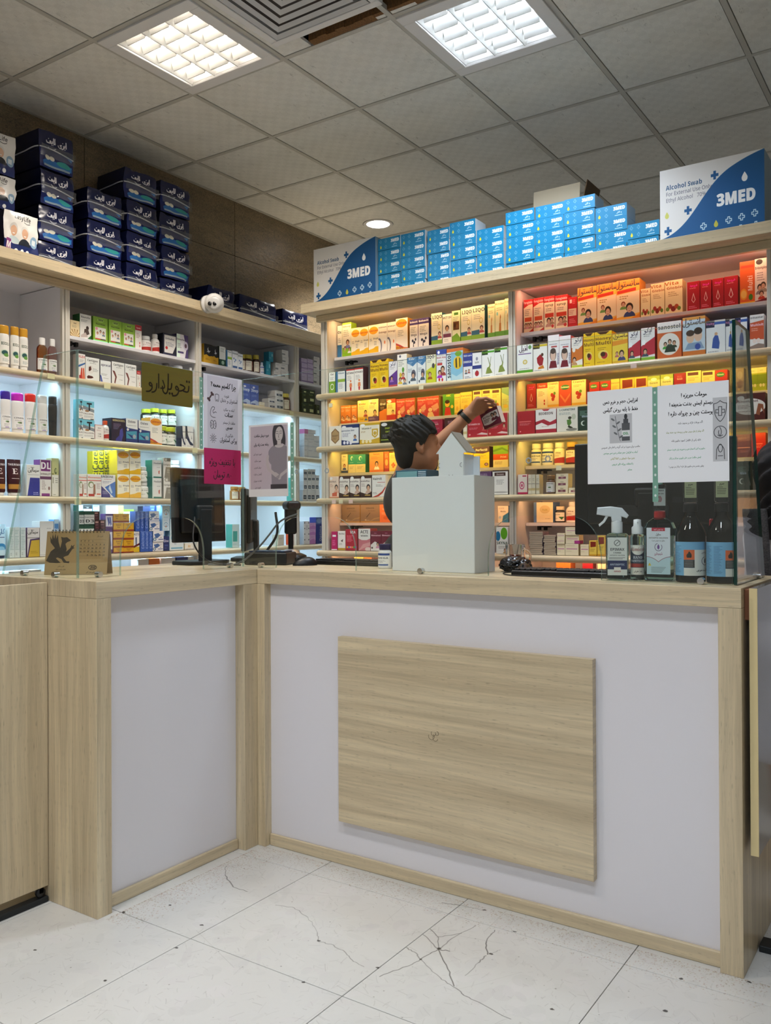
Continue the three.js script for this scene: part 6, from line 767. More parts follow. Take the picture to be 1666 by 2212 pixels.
sheet('woman_poster', .217, .303, canvasTex(512, 715, (g, W, Hh) => {
  g.fillStyle = '#e2dfe0'; g.fillRect(0, 0, W, Hh); g.fillStyle = '#bdb2bc'; g.fillRect(22, 18, W - 36, Hh - 92);
  g.save(); g.beginPath(); g.rect(22, 18, W - 36, Hh - 92); g.clip();
  g.fillStyle = '#8d8790'; g.beginPath(); g.moveTo(300, 640); g.lineTo(296, 400); g.quadraticCurveTo(250, 380, 262, 270); g.quadraticCurveTo(290, 220, 360, 210); g.lineTo(430, 212); g.quadraticCurveTo(500, 220, 520, 260); g.lineTo(520, 640); g.fill();
  g.fillStyle = '#3e3a40'; g.fillRect(286, 596, 230, 70); g.beginPath(); g.moveTo(330, 225); g.quadraticCurveTo(296, 90, 330, 24); g.quadraticCurveTo(400, -16, 450, 40); g.quadraticCurveTo(490, 130, 476, 220); g.lineTo(440, 200); g.lineTo(360, 210); g.fill();
  g.fillStyle = '#c3bcbc'; g.beginPath(); g.ellipse(398, 108, 48, 74, .06, 0, 7); g.fill(); g.fillRect(374, 160, 48, 50); g.beginPath(); g.ellipse(398, 214, 56, 26, 0, 0, Math.PI); g.fill();
  g.strokeStyle = '#4a464c'; g.lineWidth = 4; for (const x of [372, 418]) { g.beginPath(); g.moveTo(x - 14, 96); g.quadraticCurveTo(x, 106, x + 14, 96); g.stroke(); g.beginPath(); g.moveTo(x - 16, 82); g.quadraticCurveTo(x, 74, x + 16, 82); g.stroke(); } g.beginPath(); g.moveTo(396, 100); g.lineTo(388, 136); g.lineTo(400, 138); g.stroke(); g.beginPath(); g.moveTo(380, 158); g.lineTo(412, 158); g.stroke();
  g.lineCap = 'round'; g.strokeStyle = '#b9b1b3'; g.lineWidth = 34; g.beginPath(); g.moveTo(252, 320); g.quadraticCurveTo(232, 400, 268, 450); g.lineTo(370, 520); g.stroke(); g.lineWidth = 30; g.beginPath(); g.moveTo(520, 450); g.lineTo(400, 520); g.stroke(); g.lineWidth = 44; g.beginPath(); g.moveTo(350, 500); g.lineTo(400, 530); g.stroke();
  g.strokeStyle = '#7a747a'; g.lineWidth = 4; for (let k = 0; k < 4; k++) { g.beginPath(); g.moveTo(352 + k * 8, 530 + k * 5); g.lineTo(410 - k * 4, 500 + k * 10); g.stroke(); }
  g.restore();
  persian(g, 'دوره درمان شناخت', 168, 120, 30, '#1e1a1e', 'c', .15); persian(g, 'رشته بهت راه برای', 165, 208, 30, '#1e1a1e', 'c', .15);
  ['کمبود شدید آهن', 'بهبود عملکرد', 'درمان استرس', 'آرامش و خواب', 'کمک به سوزش', 'تقویت بدن'].forEach((s, k) => persian(g, s, 118, 300 + k * 66, 20, '#3a343a'));
}), 'grey poster of a woman holding her stomach', 'poster', [.802, 1.575, -.2535], 0);
const bullets = (g, rows) => rows.forEach(([y, s, c, x = 300, size = 21]) => persian(g, s, x, y, size, c, 'c', .1));
sheet('oil_notice', .213, .303, canvasTex(640, 910, (g, W, Hh) => {
  g.fillStyle = '#f7f8fa'; g.fillRect(0, 0, W, Hh); persian(g, 'افزایش حجم و فرم دهی', 330, 130, 42, '#141416', 'c', .13); persian(g, 'فقط با پایه روغن گیاهی', 330, 210, 42, '#141416', 'c', .13);
  g.fillStyle = '#c6c7ca'; g.fillRect(225, 240, 220, 280);
  g.fillStyle = '#55585c'; g.fillRect(345, 330, 78, 170); g.fillStyle = '#4a4d52'; g.fillRect(360, 290, 48, 44); g.fillStyle = '#33363a'; g.beginPath(); g.ellipse(384, 268, 16, 26, 0, 0, 7); g.fill(); g.fillStyle = '#e6e8e8'; g.fillRect(345, 400, 78, 60); g.fillStyle = '#1f8a3c'; g.font = 'bold 34px sans-serif'; g.textAlign = 'center'; g.fillText('OIL', 384, 442);
  g.strokeStyle = '#55585c'; g.lineWidth = 5; g.beginPath(); g.moveTo(330, 500); g.quadraticCurveTo(300, 400, 280, 260); g.stroke(); for (let k = 0; k < 6; k++) { g.fillStyle = '#6a6d70'; g.beginPath(); g.ellipse(276 + k * 7 + (k % 2 ? 26 : -20), 290 + k * 34, 22, 9, k % 2 ? -.6 : .6, 0, 7); g.fill(); }
  bullets(g, [[565, 'مناسب برای صورت و لب گونه و اندام های خصوصی', '#3c3c40', 330], [620, 'کمک به افزایش حجم عضله و فرم دهی موضعی', '#1f8a4c', 330], [675, 'بدون مواد شیمیایی و کاملا گیاهی', '#8a8a1c', 350], [730, 'با استفاده روزانه تاثیر تدریجی', '#1f8a4c', 350], [785, 'مستمر', '#1f8a4c', 420]]);
}), 'white notice with oil dropper bottle drawing', 'notice', [2.297, 1.592, -.2535], 0);
sheet('vitamin_notice', .213, .303, canvasTex(640, 910, (g, W, Hh) => {
  g.fillStyle = '#f6f7fa'; g.fillRect(0, 0, W, Hh); persian(g, 'موهات میریزه!', 330, 120, 46, '#141416', 'c', .13); persian(g, 'سیستم ایمنی بدنت ضعیفه!', 310, 200, 44, '#141416', 'c', .13); persian(g, 'پوستت چین و چروک داره!', 300, 285, 44, '#141416', 'c', .13);
  g.fillStyle = '#c9cacd'; g.fillRect(500, 150, 128, 580); g.strokeStyle = '#3c3e42'; g.lineWidth = 6;
  g.beginPath(); g.moveTo(564, 180); g.quadraticCurveTo(590, 205, 620, 205); g.quadraticCurveTo(620, 330, 564, 370); g.quadraticCurveTo(508, 330, 508, 205); g.quadraticCurveTo(540, 205, 564, 180); g.stroke(); g.strokeRect(550, 235, 28, 80); g.fillStyle = '#c9cacd'; g.fillRect(553, 260, 22, 30); g.strokeRect(526, 260, 76, 30); g.fillRect(553, 256, 22, 38);
  g.beginPath(); g.arc(564, 465, 54, 0, 7); g.stroke(); g.beginPath(); g.moveTo(560, 420); g.quadraticCurveTo(585, 460, 564, 500); g.quadraticCurveTo(543, 480, 552, 450); g.stroke(); g.beginPath(); g.arc(564, 478, 24, .6, 2.6); g.stroke();
  g.beginPath(); g.moveTo(528, 710); g.lineTo(532, 620); g.quadraticCurveTo(564, 540, 596, 620); g.lineTo(600, 710); g.stroke(); g.beginPath(); g.ellipse(564, 610, 18, 36, 0, 0, 7); g.stroke(); g.beginPath(); g.moveTo(544, 680); g.lineTo(584, 680); g.stroke();
  bullets(g, [[370, 'اگه موهات نازک و ضعیف شده', '#3c3c40', 300], [450, 'اگه بیشتر از قبل مریض میشی و پوستت زود خسته میشه', '#6a7a1c', 250, 18], [530, 'شاید یکی از دلایلش کمبود سلنیوم باشه', '#2a2a2e', 260, 20], [610, 'سلنیوم یه آنتی اکسیدان قوی و ضروریه برای تقویت سیستم', '#1f8a4c', 260, 17], [690, 'ایمنی سلامت مو و حتی باروری مردان و زنان', '#1f8a4c', 250, 19], [770, 'چطور بفهمم بدنم سلنیوم نیاز داره؟ بیا از من بپرس!', '#3c3c40', 260, 18]]);
}), 'white notice with shield, hair and fingernail drawings', 'notice', [2.526, 1.591, -.2535], 0);
// clear sleeve edges with punched strips
const stripTex = canvasTex(32, 512, (g, W, Hh) => { g.fillStyle = '#7fae9a'; g.fillRect(0, 0, W, Hh); g.fillStyle = '#e6f0ea'; for (let k = 0; k < 11; k++) { g.beginPath(); g.arc(16, 24 + k * 46 + (k % 2 ? 8 : 0), 6, 0, 7); g.fill(); } });
for (const [at, turn, words, h] of [[[.652, 1.76, -.016], Math.PI / 2, 'beside the calcium notice', .29], [[.93, 1.57, -.2535], 0, 'beside the woman poster', .31], [[2.411, 1.56, -.2525], 0, 'between the two white notices', .36]]) { const m = mesh('punched_strip', bx(-.009, .009, -h / 2, h / 2, 0, .0006), std(0xffffff, .35, { map: stripTex })); m.position.set(...at); m.rotation.y = turn; tag(m, `pale green punched sleeve strip ${words}`, 'plastic strip'); }

// ---------- things on the counters ----------
const Y0 = CTOP + .0006;
{ // desk calendar, a tent of brown card
  const o = thing('desk_calendar', 'brown card desk calendar with winged beast print', 'calendar', [.425, Y0, .4], .58);
  const W = .236, h = .165, tex = canvasTex(768, 512, (g, W, Hh) => {
    g.fillStyle = '#a8885a'; g.fillRect(0, 0, W, Hh); g.fillStyle = '#9a7d54'; g.fillRect(0, Hh * .72, W, 4); g.fillStyle = '#b09468'; g.fillRect(0, Hh * .725, W, Hh * .3);
    g.fillStyle = '#3a3128'; g.beginPath(); // winged beast: wings, head with beak, body, raised claw, hind legs
    for (const [x, y] of [[12, 350], [60, 240], [110, 200], [50, 130], [42, 60], [66, 100], [70, 30], [92, 90], [104, 24], [118, 90], [134, 40], [150, 130], [176, 200], [190, 120], [176, 66], [208, 74], [250, 70], [300, 108], [290, 116], [258, 128], [236, 150], [256, 210], [250, 244], [300, 200], [312, 160], [324, 178], [352, 158], [336, 190], [352, 200], [326, 212], [280, 286], [236, 300], [222, 310], [262, 356], [300, 356], [296, 378], [230, 372], [200, 330], [150, 310], [130, 320], [180, 362], [196, 372], [150, 376], [60, 372]]) g.lineTo(x, y); g.fill();
    g.strokeStyle = '#6b553a'; g.lineWidth = 2; for (let k = 0; k < 6; k++) { g.beginPath(); g.moveTo(410, 100 + k * 38); g.lineTo(730, 100 + k * 38); g.stroke(); }
    const D = '۰۱۲۳۴۵۶۷۸۹', fa = n => [...String(n)].reverse().map(c => D[+c]).join(''); let n = 1; for (let r = 0; r < 5; r++) for (let c = 0; c < 7; c++) { if (r === 0 && c < 3) continue; if (n > 30) break; persian(g, fa(n++), 715 - c * 48, 126 + r * 42, 26, '#33261a', 'c', .17); }
    persian(g, 'تقویم سال', 660, 66, 22, '#5a4630'); persian(g, 'شرکت دارو پخش البرز', 590, 490, 20, '#2a241c'); persian(g, 'تلفن و نشانی', 200, 420, 18, '#3a3026'); persian(g, 'خیابان ولیعصر شماره', 200, 456, 18, '#3a3026');
    g.strokeStyle = '#241e18'; g.lineWidth = 8; g.beginPath(); g.ellipse(590, 430, 48, 26, 0, 0, 7); g.stroke(); g.fillStyle = '#241e18'; for (let k = 0; k < 5; k++) { g.save(); g.translate(564 + k * 13, 430); g.transform(1, 0, -.2, 1, 0, 0); g.fillRect(0, -17, 8, 34); g.restore(); }
  });
  const card = std(0xa28458, .8), face = std(0xffffff, .75, { map: tex });
  const g1 = new THREE.BoxGeometry(W, h, .0016); g1.translate(0, h / 2, 0); g1.rotateX(-.2); mesh('front_page', g1, [card, card, card, card, face, card], o).position.set(0, 0, .034);
  const g2 = bx(-W / 2, W / 2, 0, h, -.0008, .0008); g2.rotateX(.2); mesh('back_board', g2, card, o).position.set(0, 0, -.034);
  mesh('foot', bx(-W / 2, W / 2, 0, .0015, -.034, .034), card, o);
  for (let k = 0; k < 16; k++) { const t = new THREE.TorusGeometry(.006, .0011, 6, 14); t.rotateY(Math.PI / 2); t.translate(-W / 2 + .02 + k * .0131, h * .978, 0); mesh('ring', t, blackPl, o); }
}
// monitor seen from behind: shell, vents, neck, base; screen faces -z in its own frame
function monitor(label, at, turn, w, h, lift, tilt = 0) {
  const o = thing('computer_monitor', label, 'monitor', at, turn), c = lift + h / 2;
  const tl = g => { g.translate(0, -c, 0); g.rotateX(tilt); return g.translate(0, c, 0); };
  mesh('shell', tl(merge([bx(-w / 2, w / 2, lift, lift + h, -.012, .012, .006), bx(-w * .4, w * .4, lift + h * .12, lift + h * .9, .01, .03, .012)])), blackPl, o);
  mesh('screen', tl(bx(-w / 2 + .012, w / 2 - .012, lift + .016, lift + h - .012, -.0135, -.012)), std(0x14181f, .15), o);
  const slots = []; for (let k = 0; k < 12; k++) slots.push(bx(-w * .3, w * .3, lift + h * .66 + k * .0062, lift + h * .66 + k * .0062 + .003, .029, .0315)); mesh('vents', tl(merge(slots)), charcoal, o);
  mesh('port_bay', tl(merge([bx(-w * .2, w * .12, lift + h * .2, lift + h * .32, .028, .034, .002), bx(w * .14, w * .2, lift + h * .34, lift + h * .4, .029, .032)])), charcoal, o);
  mesh('neck', merge([bx(-.035, .035, .012, lift + h * .45, .03, .052, .006), bx(-.05, .05, lift + h * .3, lift + h * .5, .026, .05, .01)]), darkPl, o);
  mesh('base', extr([[-.12, -.06], [-.09, -.09], [.09, -.09], [.12, -.06], [.12, .05], [.08, .08], [-.08, .08], [-.12, .05]], .01, .003).rotateX(Math.PI / 2).translate(0, .0135, .02), blackPl, o);
  return o;
}
monitor('black monitor seen from behind under the pink note', [.3, Y0, -.34], Math.PI / 2, .32, .335, .1, -.03);
monitor('wide black monitor behind the two white notices', [2.29, Y0, -.62], -.03, .58, .34, .14, 0);
monitor('black monitor seen edge-on under the woman poster', [.27, Y0, -.7], 2.2, .36, .3, .05, 0);
{ // hand scanner on a stand
  const o = thing('barcode_scanner', 'black barcode scanner on a round stand', 'scanner', [.545, Y0, -.7], .9);
  mesh('base', lathe([[0, 0], [.075, 0], [.078, .006], [.074, .03], [.05, .04], [.02, .044], [0, .044]], 32), blackPl, o);
  mesh('skirt', lathe([[.045, .03], [.052, .034], [.03, .056], [.013, .06]], 32), alu, o);
  mesh('rod', new THREE.CylinderGeometry(.0125, .0125, .13, 16).translate(0, .11, 0), blackPl, o);
  mesh('handle', merge([bx(-.028, .028, .13, .26, -.026, .02, .012)]), blackPl, o);
  mesh('head', merge([bx(-.034, .034, .245, .288, -.05, .09, .018)]), blackPl, o); mesh('window', bx(-.026, .026, .254, .276, .0895, .0905), std(0x2a1216, .1), o);
}
{ // receipt box and network gear under the poster
  const o = thing('printer', 'low black receipt printer under the woman poster', 'printer', [.62, Y0, -.47], .35);
  mesh('body', bx(-.1, .1, 0, .055, -.07, .07, .008), std(0x15181c, .4), o); mesh('lid', bx(-.085, .085, .055, .062, -.05, .05, .003), std(0x2a3a54, .25), o); mesh('paper_slot', bx(-.06, .06, .0615, .063, .03, .034), rubber, o);
}
function keyboard(label, at, turn) {
  const o = thing('keyboard', label, 'keyboard', at, turn); mesh('tray', bx(-.215, .215, 0, .018, -.07, .07, .005), blackPl, o);
  const k = bx(-.0085, .0085, 0, .006, -.0085, .0085, .0015); for (let r = 0; r < 5; r++) for (let c = 0; c < 20; c++) { if (r === 4 && c > 4 && c < 10) continue; const m = mesh('key', k, darkPl, o); m.position.set(-.2 + c * .0211, .018, -.052 + r * .0235); } mesh('key', bx(-.052, .052, .018, .024, .034, .05, .002), darkPl, o);
}
keyboard('black keyboard behind the first glass hatch', [1.0, Y0, -.63], 0);
keyboard('black keyboard behind the second glass hatch', [2.08, Y0, -.42], .05);
function mouse(label, at, turn) { const o = thing('computer_mouse', label, 'mouse', at, turn), g = new THREE.SphereGeometry(1, 24, 16), p = g.attributes.position; for (let i = 0; i < p.count; i++) { const x = p.getX(i), y = p.getY(i), z = p.getZ(i); p.setXYZ(i, x * .031 * (1 - .1 * z), Math.max(0, y) * .036 * (1 - .25 * z), z * .056); } g.computeVertexNormals(); mesh('body', g, blackPl, o); mesh('wheel', new THREE.TorusGeometry(.007, .003, 8, 16).rotateY(Math.PI / 2).translate(0, .026, .03), charcoal, o); mesh('button_split', bx(-.0006, .0006, .02, .0335, .012, .045), rubber, o); }
mouse('black mouse beside the printer at the corner', [.81, Y0, -.48], -.6); mouse('black mouse beside the glass mug', [1.86, Y0, -.47], .3);
// cables
[['black cable looping from the pink note monitor', [[.42, 1.34, -.2], [.47, 1.22, -.15], [.5, 1.15, -.2], [.56, 1.132, -.26], [.6, 1.13, -.3]], .0035, 0x0c0c0e], ['grey cable curving up beside the woman poster', [[.46, 1.131, -.24], [.56, 1.134, -.32], [.64, 1.2, -.36], [.7, 1.26, -.37], [.74, 1.32, -.4], [.8, 1.35, -.44]], .004, 0x5a5d60], ['black cable coiled at the counter corner', [[.4, 1.13, -.5], [.44, 1.131, -.44], [.5, 1.131, -.46], [.48, 1.131, -.52], [.42, 1.136, -.49], [.46, 1.14, -.45]], .003, 0x0c0c0e], ['black mouse cable lying by the second hatch', [[1.83, 1.128, -.5], [1.8, 1.128, -.44], [1.82, 1.128, -.38], [1.88, 1.128, -.315], [2.0, 1.128, -.3], [2.18, 1.128, -.3]], .002, 0x0c0c0e], ['thick black cable hanging under the woman poster', [[.52, 1.36, -.62], [.545, 1.26, -.6], [.5, 1.18, -.58], [.47, 1.132, -.56]], .006, 0x0c0c0e]].forEach(([l, p, r, c]) => tag(mesh('cable', tube(p, r, 40, 8), std(c, .5)), l, 'cable'));
{ // white card display with a house-shaped topper
  const o = thing('display_box', 'plain white card display box with house-shaped top', 'display box');
  const card = std(0xf7f8fb, .35);
  mesh('box', bx(1.345, 1.708, Y0, 1.49, -.53, -.365, .001), card, o); mesh('side_sheet', bx(1.7085, 1.71, Y0, 1.49, -.53, -.365), card, o);
  mesh('house', extr([[1.557, 1.4905], [1.557, 1.575], [1.545, 1.575], [1.611, 1.652], [1.676, 1.575], [1.663, 1.575], [1.663, 1.4905]], .004).translate(0, 0, -.372), card, o);
  mesh('house_back', merge([bx(1.663, 1.69, 1.4905, 1.565, -.45, -.446), bx(1.662, 1.664, 1.4905, 1.57, -.446, -.373)]), card, o);
  const r = extr([[1.611, 1.652], [1.676, 1.575], [1.68, 1.579], [1.613, 1.657]], .07).translate(0, 0, -.44); mesh('roof_flap', r, std(0x9a9286, .6), o);
  for (const [x, y, a] of [[1.563, 1.53, 0], [1.657, 1.53, 0], [1.61, 1.495, 1.57]]) { const t = new THREE.TorusGeometry(.008, .0008, 6, 14, Math.PI); t.rotateZ(a + Math.PI / 2); mesh('slot', t.translate(x, y, -.367), std(0x8a8c94, .6), o); }
}
{ const o = thing('storage_carton', 'small blue carton behind the white display box', 'box', [1.29, Y0, -.62]); mesh('body', bx(-.062, .09, .0, .405, -.05, .05, .002), std(0x1f5a74, .5), o); mesh('printed_band', bx(-.055, .045, .375, .4, .0502, .051), std(0x7fb4c0, .5), o); for (let k = 0; k < 4; k++) mesh('stripe', bx(.05, .088, .374 + k * .007, .377 + k * .007, .0502, .051), std(0xcfe0ee, .5), o); }
{ const o = container('jarBl', 'white and navy supplement bottle beside the display box'); o.name = numbered('supplement_bottle'); o.scale.set(.056, .1, .056); o.position.set(1.24, Y0, -.47); o.children[1].material = mm(0x2a2350, .3); }
{ const o = thing('glass_mug', 'clear glass mug of tea by the display box', 'mug', [1.745, Y0, -.64]); mesh('cup', lathe([[0, .004], [.034, .004], [.037, .1], [.039, .1], [.039, 0], [0, 0]], 32), phys(0xf4f0ea, .02, { transmission: 1, thickness: .003, ior: 1.45 }), o); mesh('tea', lathe([[0, .0055], [.0335, .0055], [.0355, .06], [0, .06]], 32), phys(0xc8784a, .05, { transmission: .8, thickness: .04, ior: 1.33, attenuationColor: new THREE.Color(0xa84a1c), attenuationDistance: .04 }), o); mesh('handle', new THREE.TorusGeometry(.026, .005, 10, 24, Math.PI).rotateZ(-Math.PI / 2).translate(.038, .052, 0), phys(0xf4f0ea, .02, { transmission: 1, thickness: .003, ior: 1.45 }), o); }
{ // crumpled black bag
  const g = new THREE.IcosahedronGeometry(1, 12), p = g.attributes.position; for (let i = 0; i < p.count; i++) { const x = p.getX(i), y = p.getY(i), z = p.getZ(i), n = 1 + .5 * (Math.abs(noise(x * 3 + 5, y * 3 + z * 2, 61) - .5) + .6 * Math.abs(noise(x * 7, y * 7 + z * 5, 62) - .5)); p.setXYZ(i, x * .055 * n, Math.max(-.002, y * .03 * n + .02), z * .04 * n); } g.computeVertexNormals(); const m = mesh('plastic_bag', g, std(0x18181b, .25)); m.position.set(1.79, Y0 + .002, -.55); tag(m, 'crumpled black plastic bag in front of the mug', 'bag'); }
// sanitiser bottles
const clearBlue = phys(0xe8f4f6, .03, { transmission: 1, thickness: .03, ior: 1.34, attenuationColor: new THREE.Color(0x6aa8b0), attenuationDistance: .09 }), brownGlass = phys(0x6a2f18, .04, { transmission: 1, thickness: .05, ior: 1.4, attenuationColor: new THREE.Color(0x3a0f06), attenuationDistance: .018 });
const flat = (w, h, tex, parent, name, z, y) => { const m = mesh(name, bx(-w / 2, w / 2, 0, h, 0, .0006), [std(0xffffff, .45, { map: tex })][0], parent); const p = m.geometry.attributes.position, uv = m.geometry.attributes.uv; for (let i = 0; i < p.count; i++) uv.setXY(i, p.getX(i) / w + .5, p.getY(i) / h); m.position.set(0, y, z); return m; };
const wrap = (r, y0, y1, tex, parent, arc = 2.4) => { const g = new THREE.CylinderGeometry(r, r, y1 - y0, 32, 1, true, -arc / 2, arc); g.translate(0, (y0 + y1) / 2, 0); return mesh('label', g, std(0xffffff, .45, { map: tex }), parent); };
{
  const o = thing('spray_bottle', 'clear trigger spray bottle of antiseptic', 'spray bottle', [2.262, Y0, -.325], .35);
  mesh('body', bx(-.036, .036, 0, .155, -.026, .026, .012), clearBlue, o); mesh('collar', lathe([[.015, .15], [.018, .155], [.018, .19], [.012, .196]], 24), std(0xe4e6ea, .35), o);
  mesh('trigger_head', extr([[-.062, .218], [-.06, .236], [-.02, .239], [.015, .234], [.034, .212], [.03, .206], [.012, .212], [.012, .195], [-.014, .195], [-.016, .21]], .02, .003).translate(0, 0, -.01), std(0xdfe2e8, .3), o);
  mesh('trigger', extr([[-.034, .213], [-.026, .213], [-.04, .19], [-.056, .176], [-.058, .182], [-.044, .194]], .012, .001).translate(0, 0, -.006), std(0xe9ebee, .35), o);
  mesh('dip_tube', tube([[0, .19, 0], [.002, .08, 0], [.02, .01, 0]], .002, 12, 6), std(0xdfe6e8, .3), o);
  flat(.062, .124, canvasTex(256, 512, (g, W, Hh) => { g.fillStyle = '#dfe0dc'; g.fillRect(0, 0, W, Hh); g.strokeStyle = '#3a3c40'; g.lineWidth = 7; g.beginPath(); g.arc(128, 75, 38, 0, 7); g.stroke(); g.beginPath(); g.moveTo(104, 100); g.lineTo(152, 50); g.stroke(); g.fillStyle = '#23262c'; g.textAlign = 'center'; g.font = 'bold 50px sans-serif'; g.fillText('EPIMAX', 128, 180); g.font = 'bold 28px sans-serif'; g.fillText('S HAND', 128, 218); g.font = 'bold 18px sans-serif'; g.fillText('ANTISEPTIC SOLUTION', 128, 248); line(g, 20, 270, 210, 6, '#555'); line(g, 20, 286, 180, 6, '#555'); g.fillStyle = '#1c2c5c'; g.fillRect(0, 312, W, 120); g.fillStyle = '#cfd6e6'; g.font = 'bold 34px sans-serif'; g.fillText('ANTISEPTIC', 128, 378); g.fillStyle = '#efe9e2'; g.fillRect(84, 402, 90, 50); g.fillStyle = '#a8323c'; g.font = 'bold 32px sans-serif'; g.fillText('HAND', 128, 470); }), o, 'label', .0262, .016);
}
{
  const o = thing('pump_bottle', 'slim spray bottle of hand sanitiser with white cap', 'spray bottle', [2.322, Y0, -.35], .35);
  mesh('body', lathe([[0, 0], [.021, 0], [.023, .003], [.023, .14], [.018, .152], [.012, .156], [0, .156]], 28), clearBlue, o); mesh('cap', lathe([[.0175, .15], [.0185, .152], [.0185, .172], [.013, .178], [.012, .198], [0, .2]], 24), std(0xe9eaec, .3), o); mesh('nozzle', new THREE.CylinderGeometry(.002, .002, .006, 8).rotateX(Math.PI / 2).translate(0, .19, .013), std(0xd0d2d6, .4), o);
  wrap(.0234, .018, .115, canvasTex(256, 384, (g, W, Hh) => { g.fillStyle = '#2a3448'; g.fillRect(0, 0, W, Hh); g.fillStyle = '#e6e2da'; g.beginPath(); g.arc(128, 0, 128, 0, Math.PI); g.fill(); g.fillStyle = '#8a2f2c'; g.textAlign = 'center'; g.font = 'bold 56px serif'; g.fillText('Kimicol', 128, 76); g.fillStyle = '#dfe3ea'; g.font = 'bold 46px serif'; g.fillText('HAND', 128, 176); g.font = 'bold 38px serif'; g.fillText('SANITIZER', 128, 218); g.fillStyle = '#a8322c'; g.fillRect(0, 240, W, 46); g.fillStyle = '#e4ddd2'; g.fillRect(0, 292, W, 92); persian(g, 'ضد عفونی', 128, 348, 34, '#2a2420'); }), o);
}
{
  const o = thing('antiseptic_bottle', 'large flat clear antiseptic bottle with red cap', 'bottle', [2.395, Y0, -.352], .1);
  const prof = [[-.041, 0], [.041, 0], [.043, .004], [.043, .165], [.036, .182], [.016, .196], [-.016, .196], [-.036, .182], [-.043, .165], [-.043, .004]];
  mesh('body', extr(prof, .044, .004).translate(0, .004, -.022), clearBlue, o); mesh('cap', lathe([[.0155, .198], [.018, .2], [.018, .222], [.016, .226], [0, .226]], 28), std(0xb8242a, .35), o);
  const ribs = []; for (let k = 0; k < 6; k++) ribs.push(bx(.0455, .0475, .03 + k * .022, .042 + k * .022, -.012, .012, .0015)); mesh('grip_ribs', merge(ribs), clearBlue, o);
  flat(.074, .15, canvasTex(320, 600, (g, W, Hh) => { g.fillStyle = '#d9dfe8'; g.fillRect(0, 0, W, Hh); g.fillStyle = '#b81f3c'; g.fillRect(70, 0, 180, 44); persian(g, 'ضد عفونی کننده', 160, 30, 22, '#fff'); persian(g, 'محلول', 160, 96, 34, '#333'); g.fillStyle = '#444'; g.textAlign = 'center'; g.font = 'bold 24px sans-serif'; g.fillText('ANTISEPTIC SOLUTION', 160, 140); persian(g, 'محلول ضد عفونی دست', 160, 172, 22, '#444'); g.strokeStyle = '#4a3a6a'; g.lineWidth = 7; g.beginPath(); g.arc(160, 250, 48, -.6, 4.4); g.stroke(); g.fillStyle = '#6a3f8c'; g.beginPath(); g.moveTo(160, 212); g.quadraticCurveTo(192, 256, 160, 282); g.quadraticCurveTo(128, 256, 160, 212); g.fill(); persian(g, 'شیمیدارو', 160, 346, 38, '#8a2a5c'); g.fillStyle = '#b9d4de'; g.beginPath(); g.moveTo(0, 372); g.quadraticCurveTo(90, 380, 160, 440); g.quadraticCurveTo(230, 380, 320, 372); g.lineTo(320, 600); g.lineTo(0, 600); g.fill(); g.strokeStyle = '#8a2f4c'; g.lineWidth = 6; g.beginPath(); g.moveTo(0, 372); g.quadraticCurveTo(90, 380, 160, 440); g.quadraticCurveTo(230, 380, 320, 372); g.stroke(); g.fillStyle = '#d9c02a'; g.beginPath(); g.moveTo(40, 450); g.lineTo(62, 490); g.lineTo(18, 490); g.fill(); for (let k = 0; k < 5; k++) line(g, 60, 508 + k * 16, 200 - k * 14, 5, '#5a6a74'); }), o, 'label', .0265, .022);
}
const amberTex = canvasTex(768, 512, (g, W, Hh) => { g.fillStyle = '#6fa8d0'; g.fillRect(0, 0, W, Hh); for (let r = 0; r < 26; r++) for (let c = 0; c < 2; c++) line(g, 30 + c * 130, 60 + r * 16, 60 + rnd() * 50, 5, '#2f5f8c'); g.fillStyle = '#dcdad4'; g.fillRect(430, 120, 338, 392); g.fillStyle = '#d9622a'; g.fillRect(300, 120, 130, 150); g.fillStyle = '#1c1410'; g.beginPath(); g.moveTo(365, 140); g.quadraticCurveTo(410, 190, 390, 240); g.lineTo(340, 240); g.quadraticCurveTo(322, 196, 350, 178); g.fill(); g.fillStyle = '#2a2a2c'; g.fillRect(300, 272, 130, 120); for (let k = 0; k < 6; k++) line(g, 310, 286 + k * 17, 100, 5, '#99999a'); persian(g, 'الکل طبی', 590, 170, 40, '#6b5a5a'); g.strokeStyle = '#4a3f5a'; g.lineWidth = 9; g.beginPath(); g.arc(590, 290, 62, -.5, 4.5); g.stroke(); g.fillStyle = '#3a3044'; g.beginPath(); g.moveTo(590, 242); g.quadraticCurveTo(628, 298, 590, 332); g.quadraticCurveTo(552, 298, 590, 242); g.fill(); persian(g, 'محلول الکل ضدعفونی', 600, 440, 40, '#1c1a1c', 'c', .14); g.fillStyle = '#dcdad4'; g.fillRect(300, 394, 130, 118); });
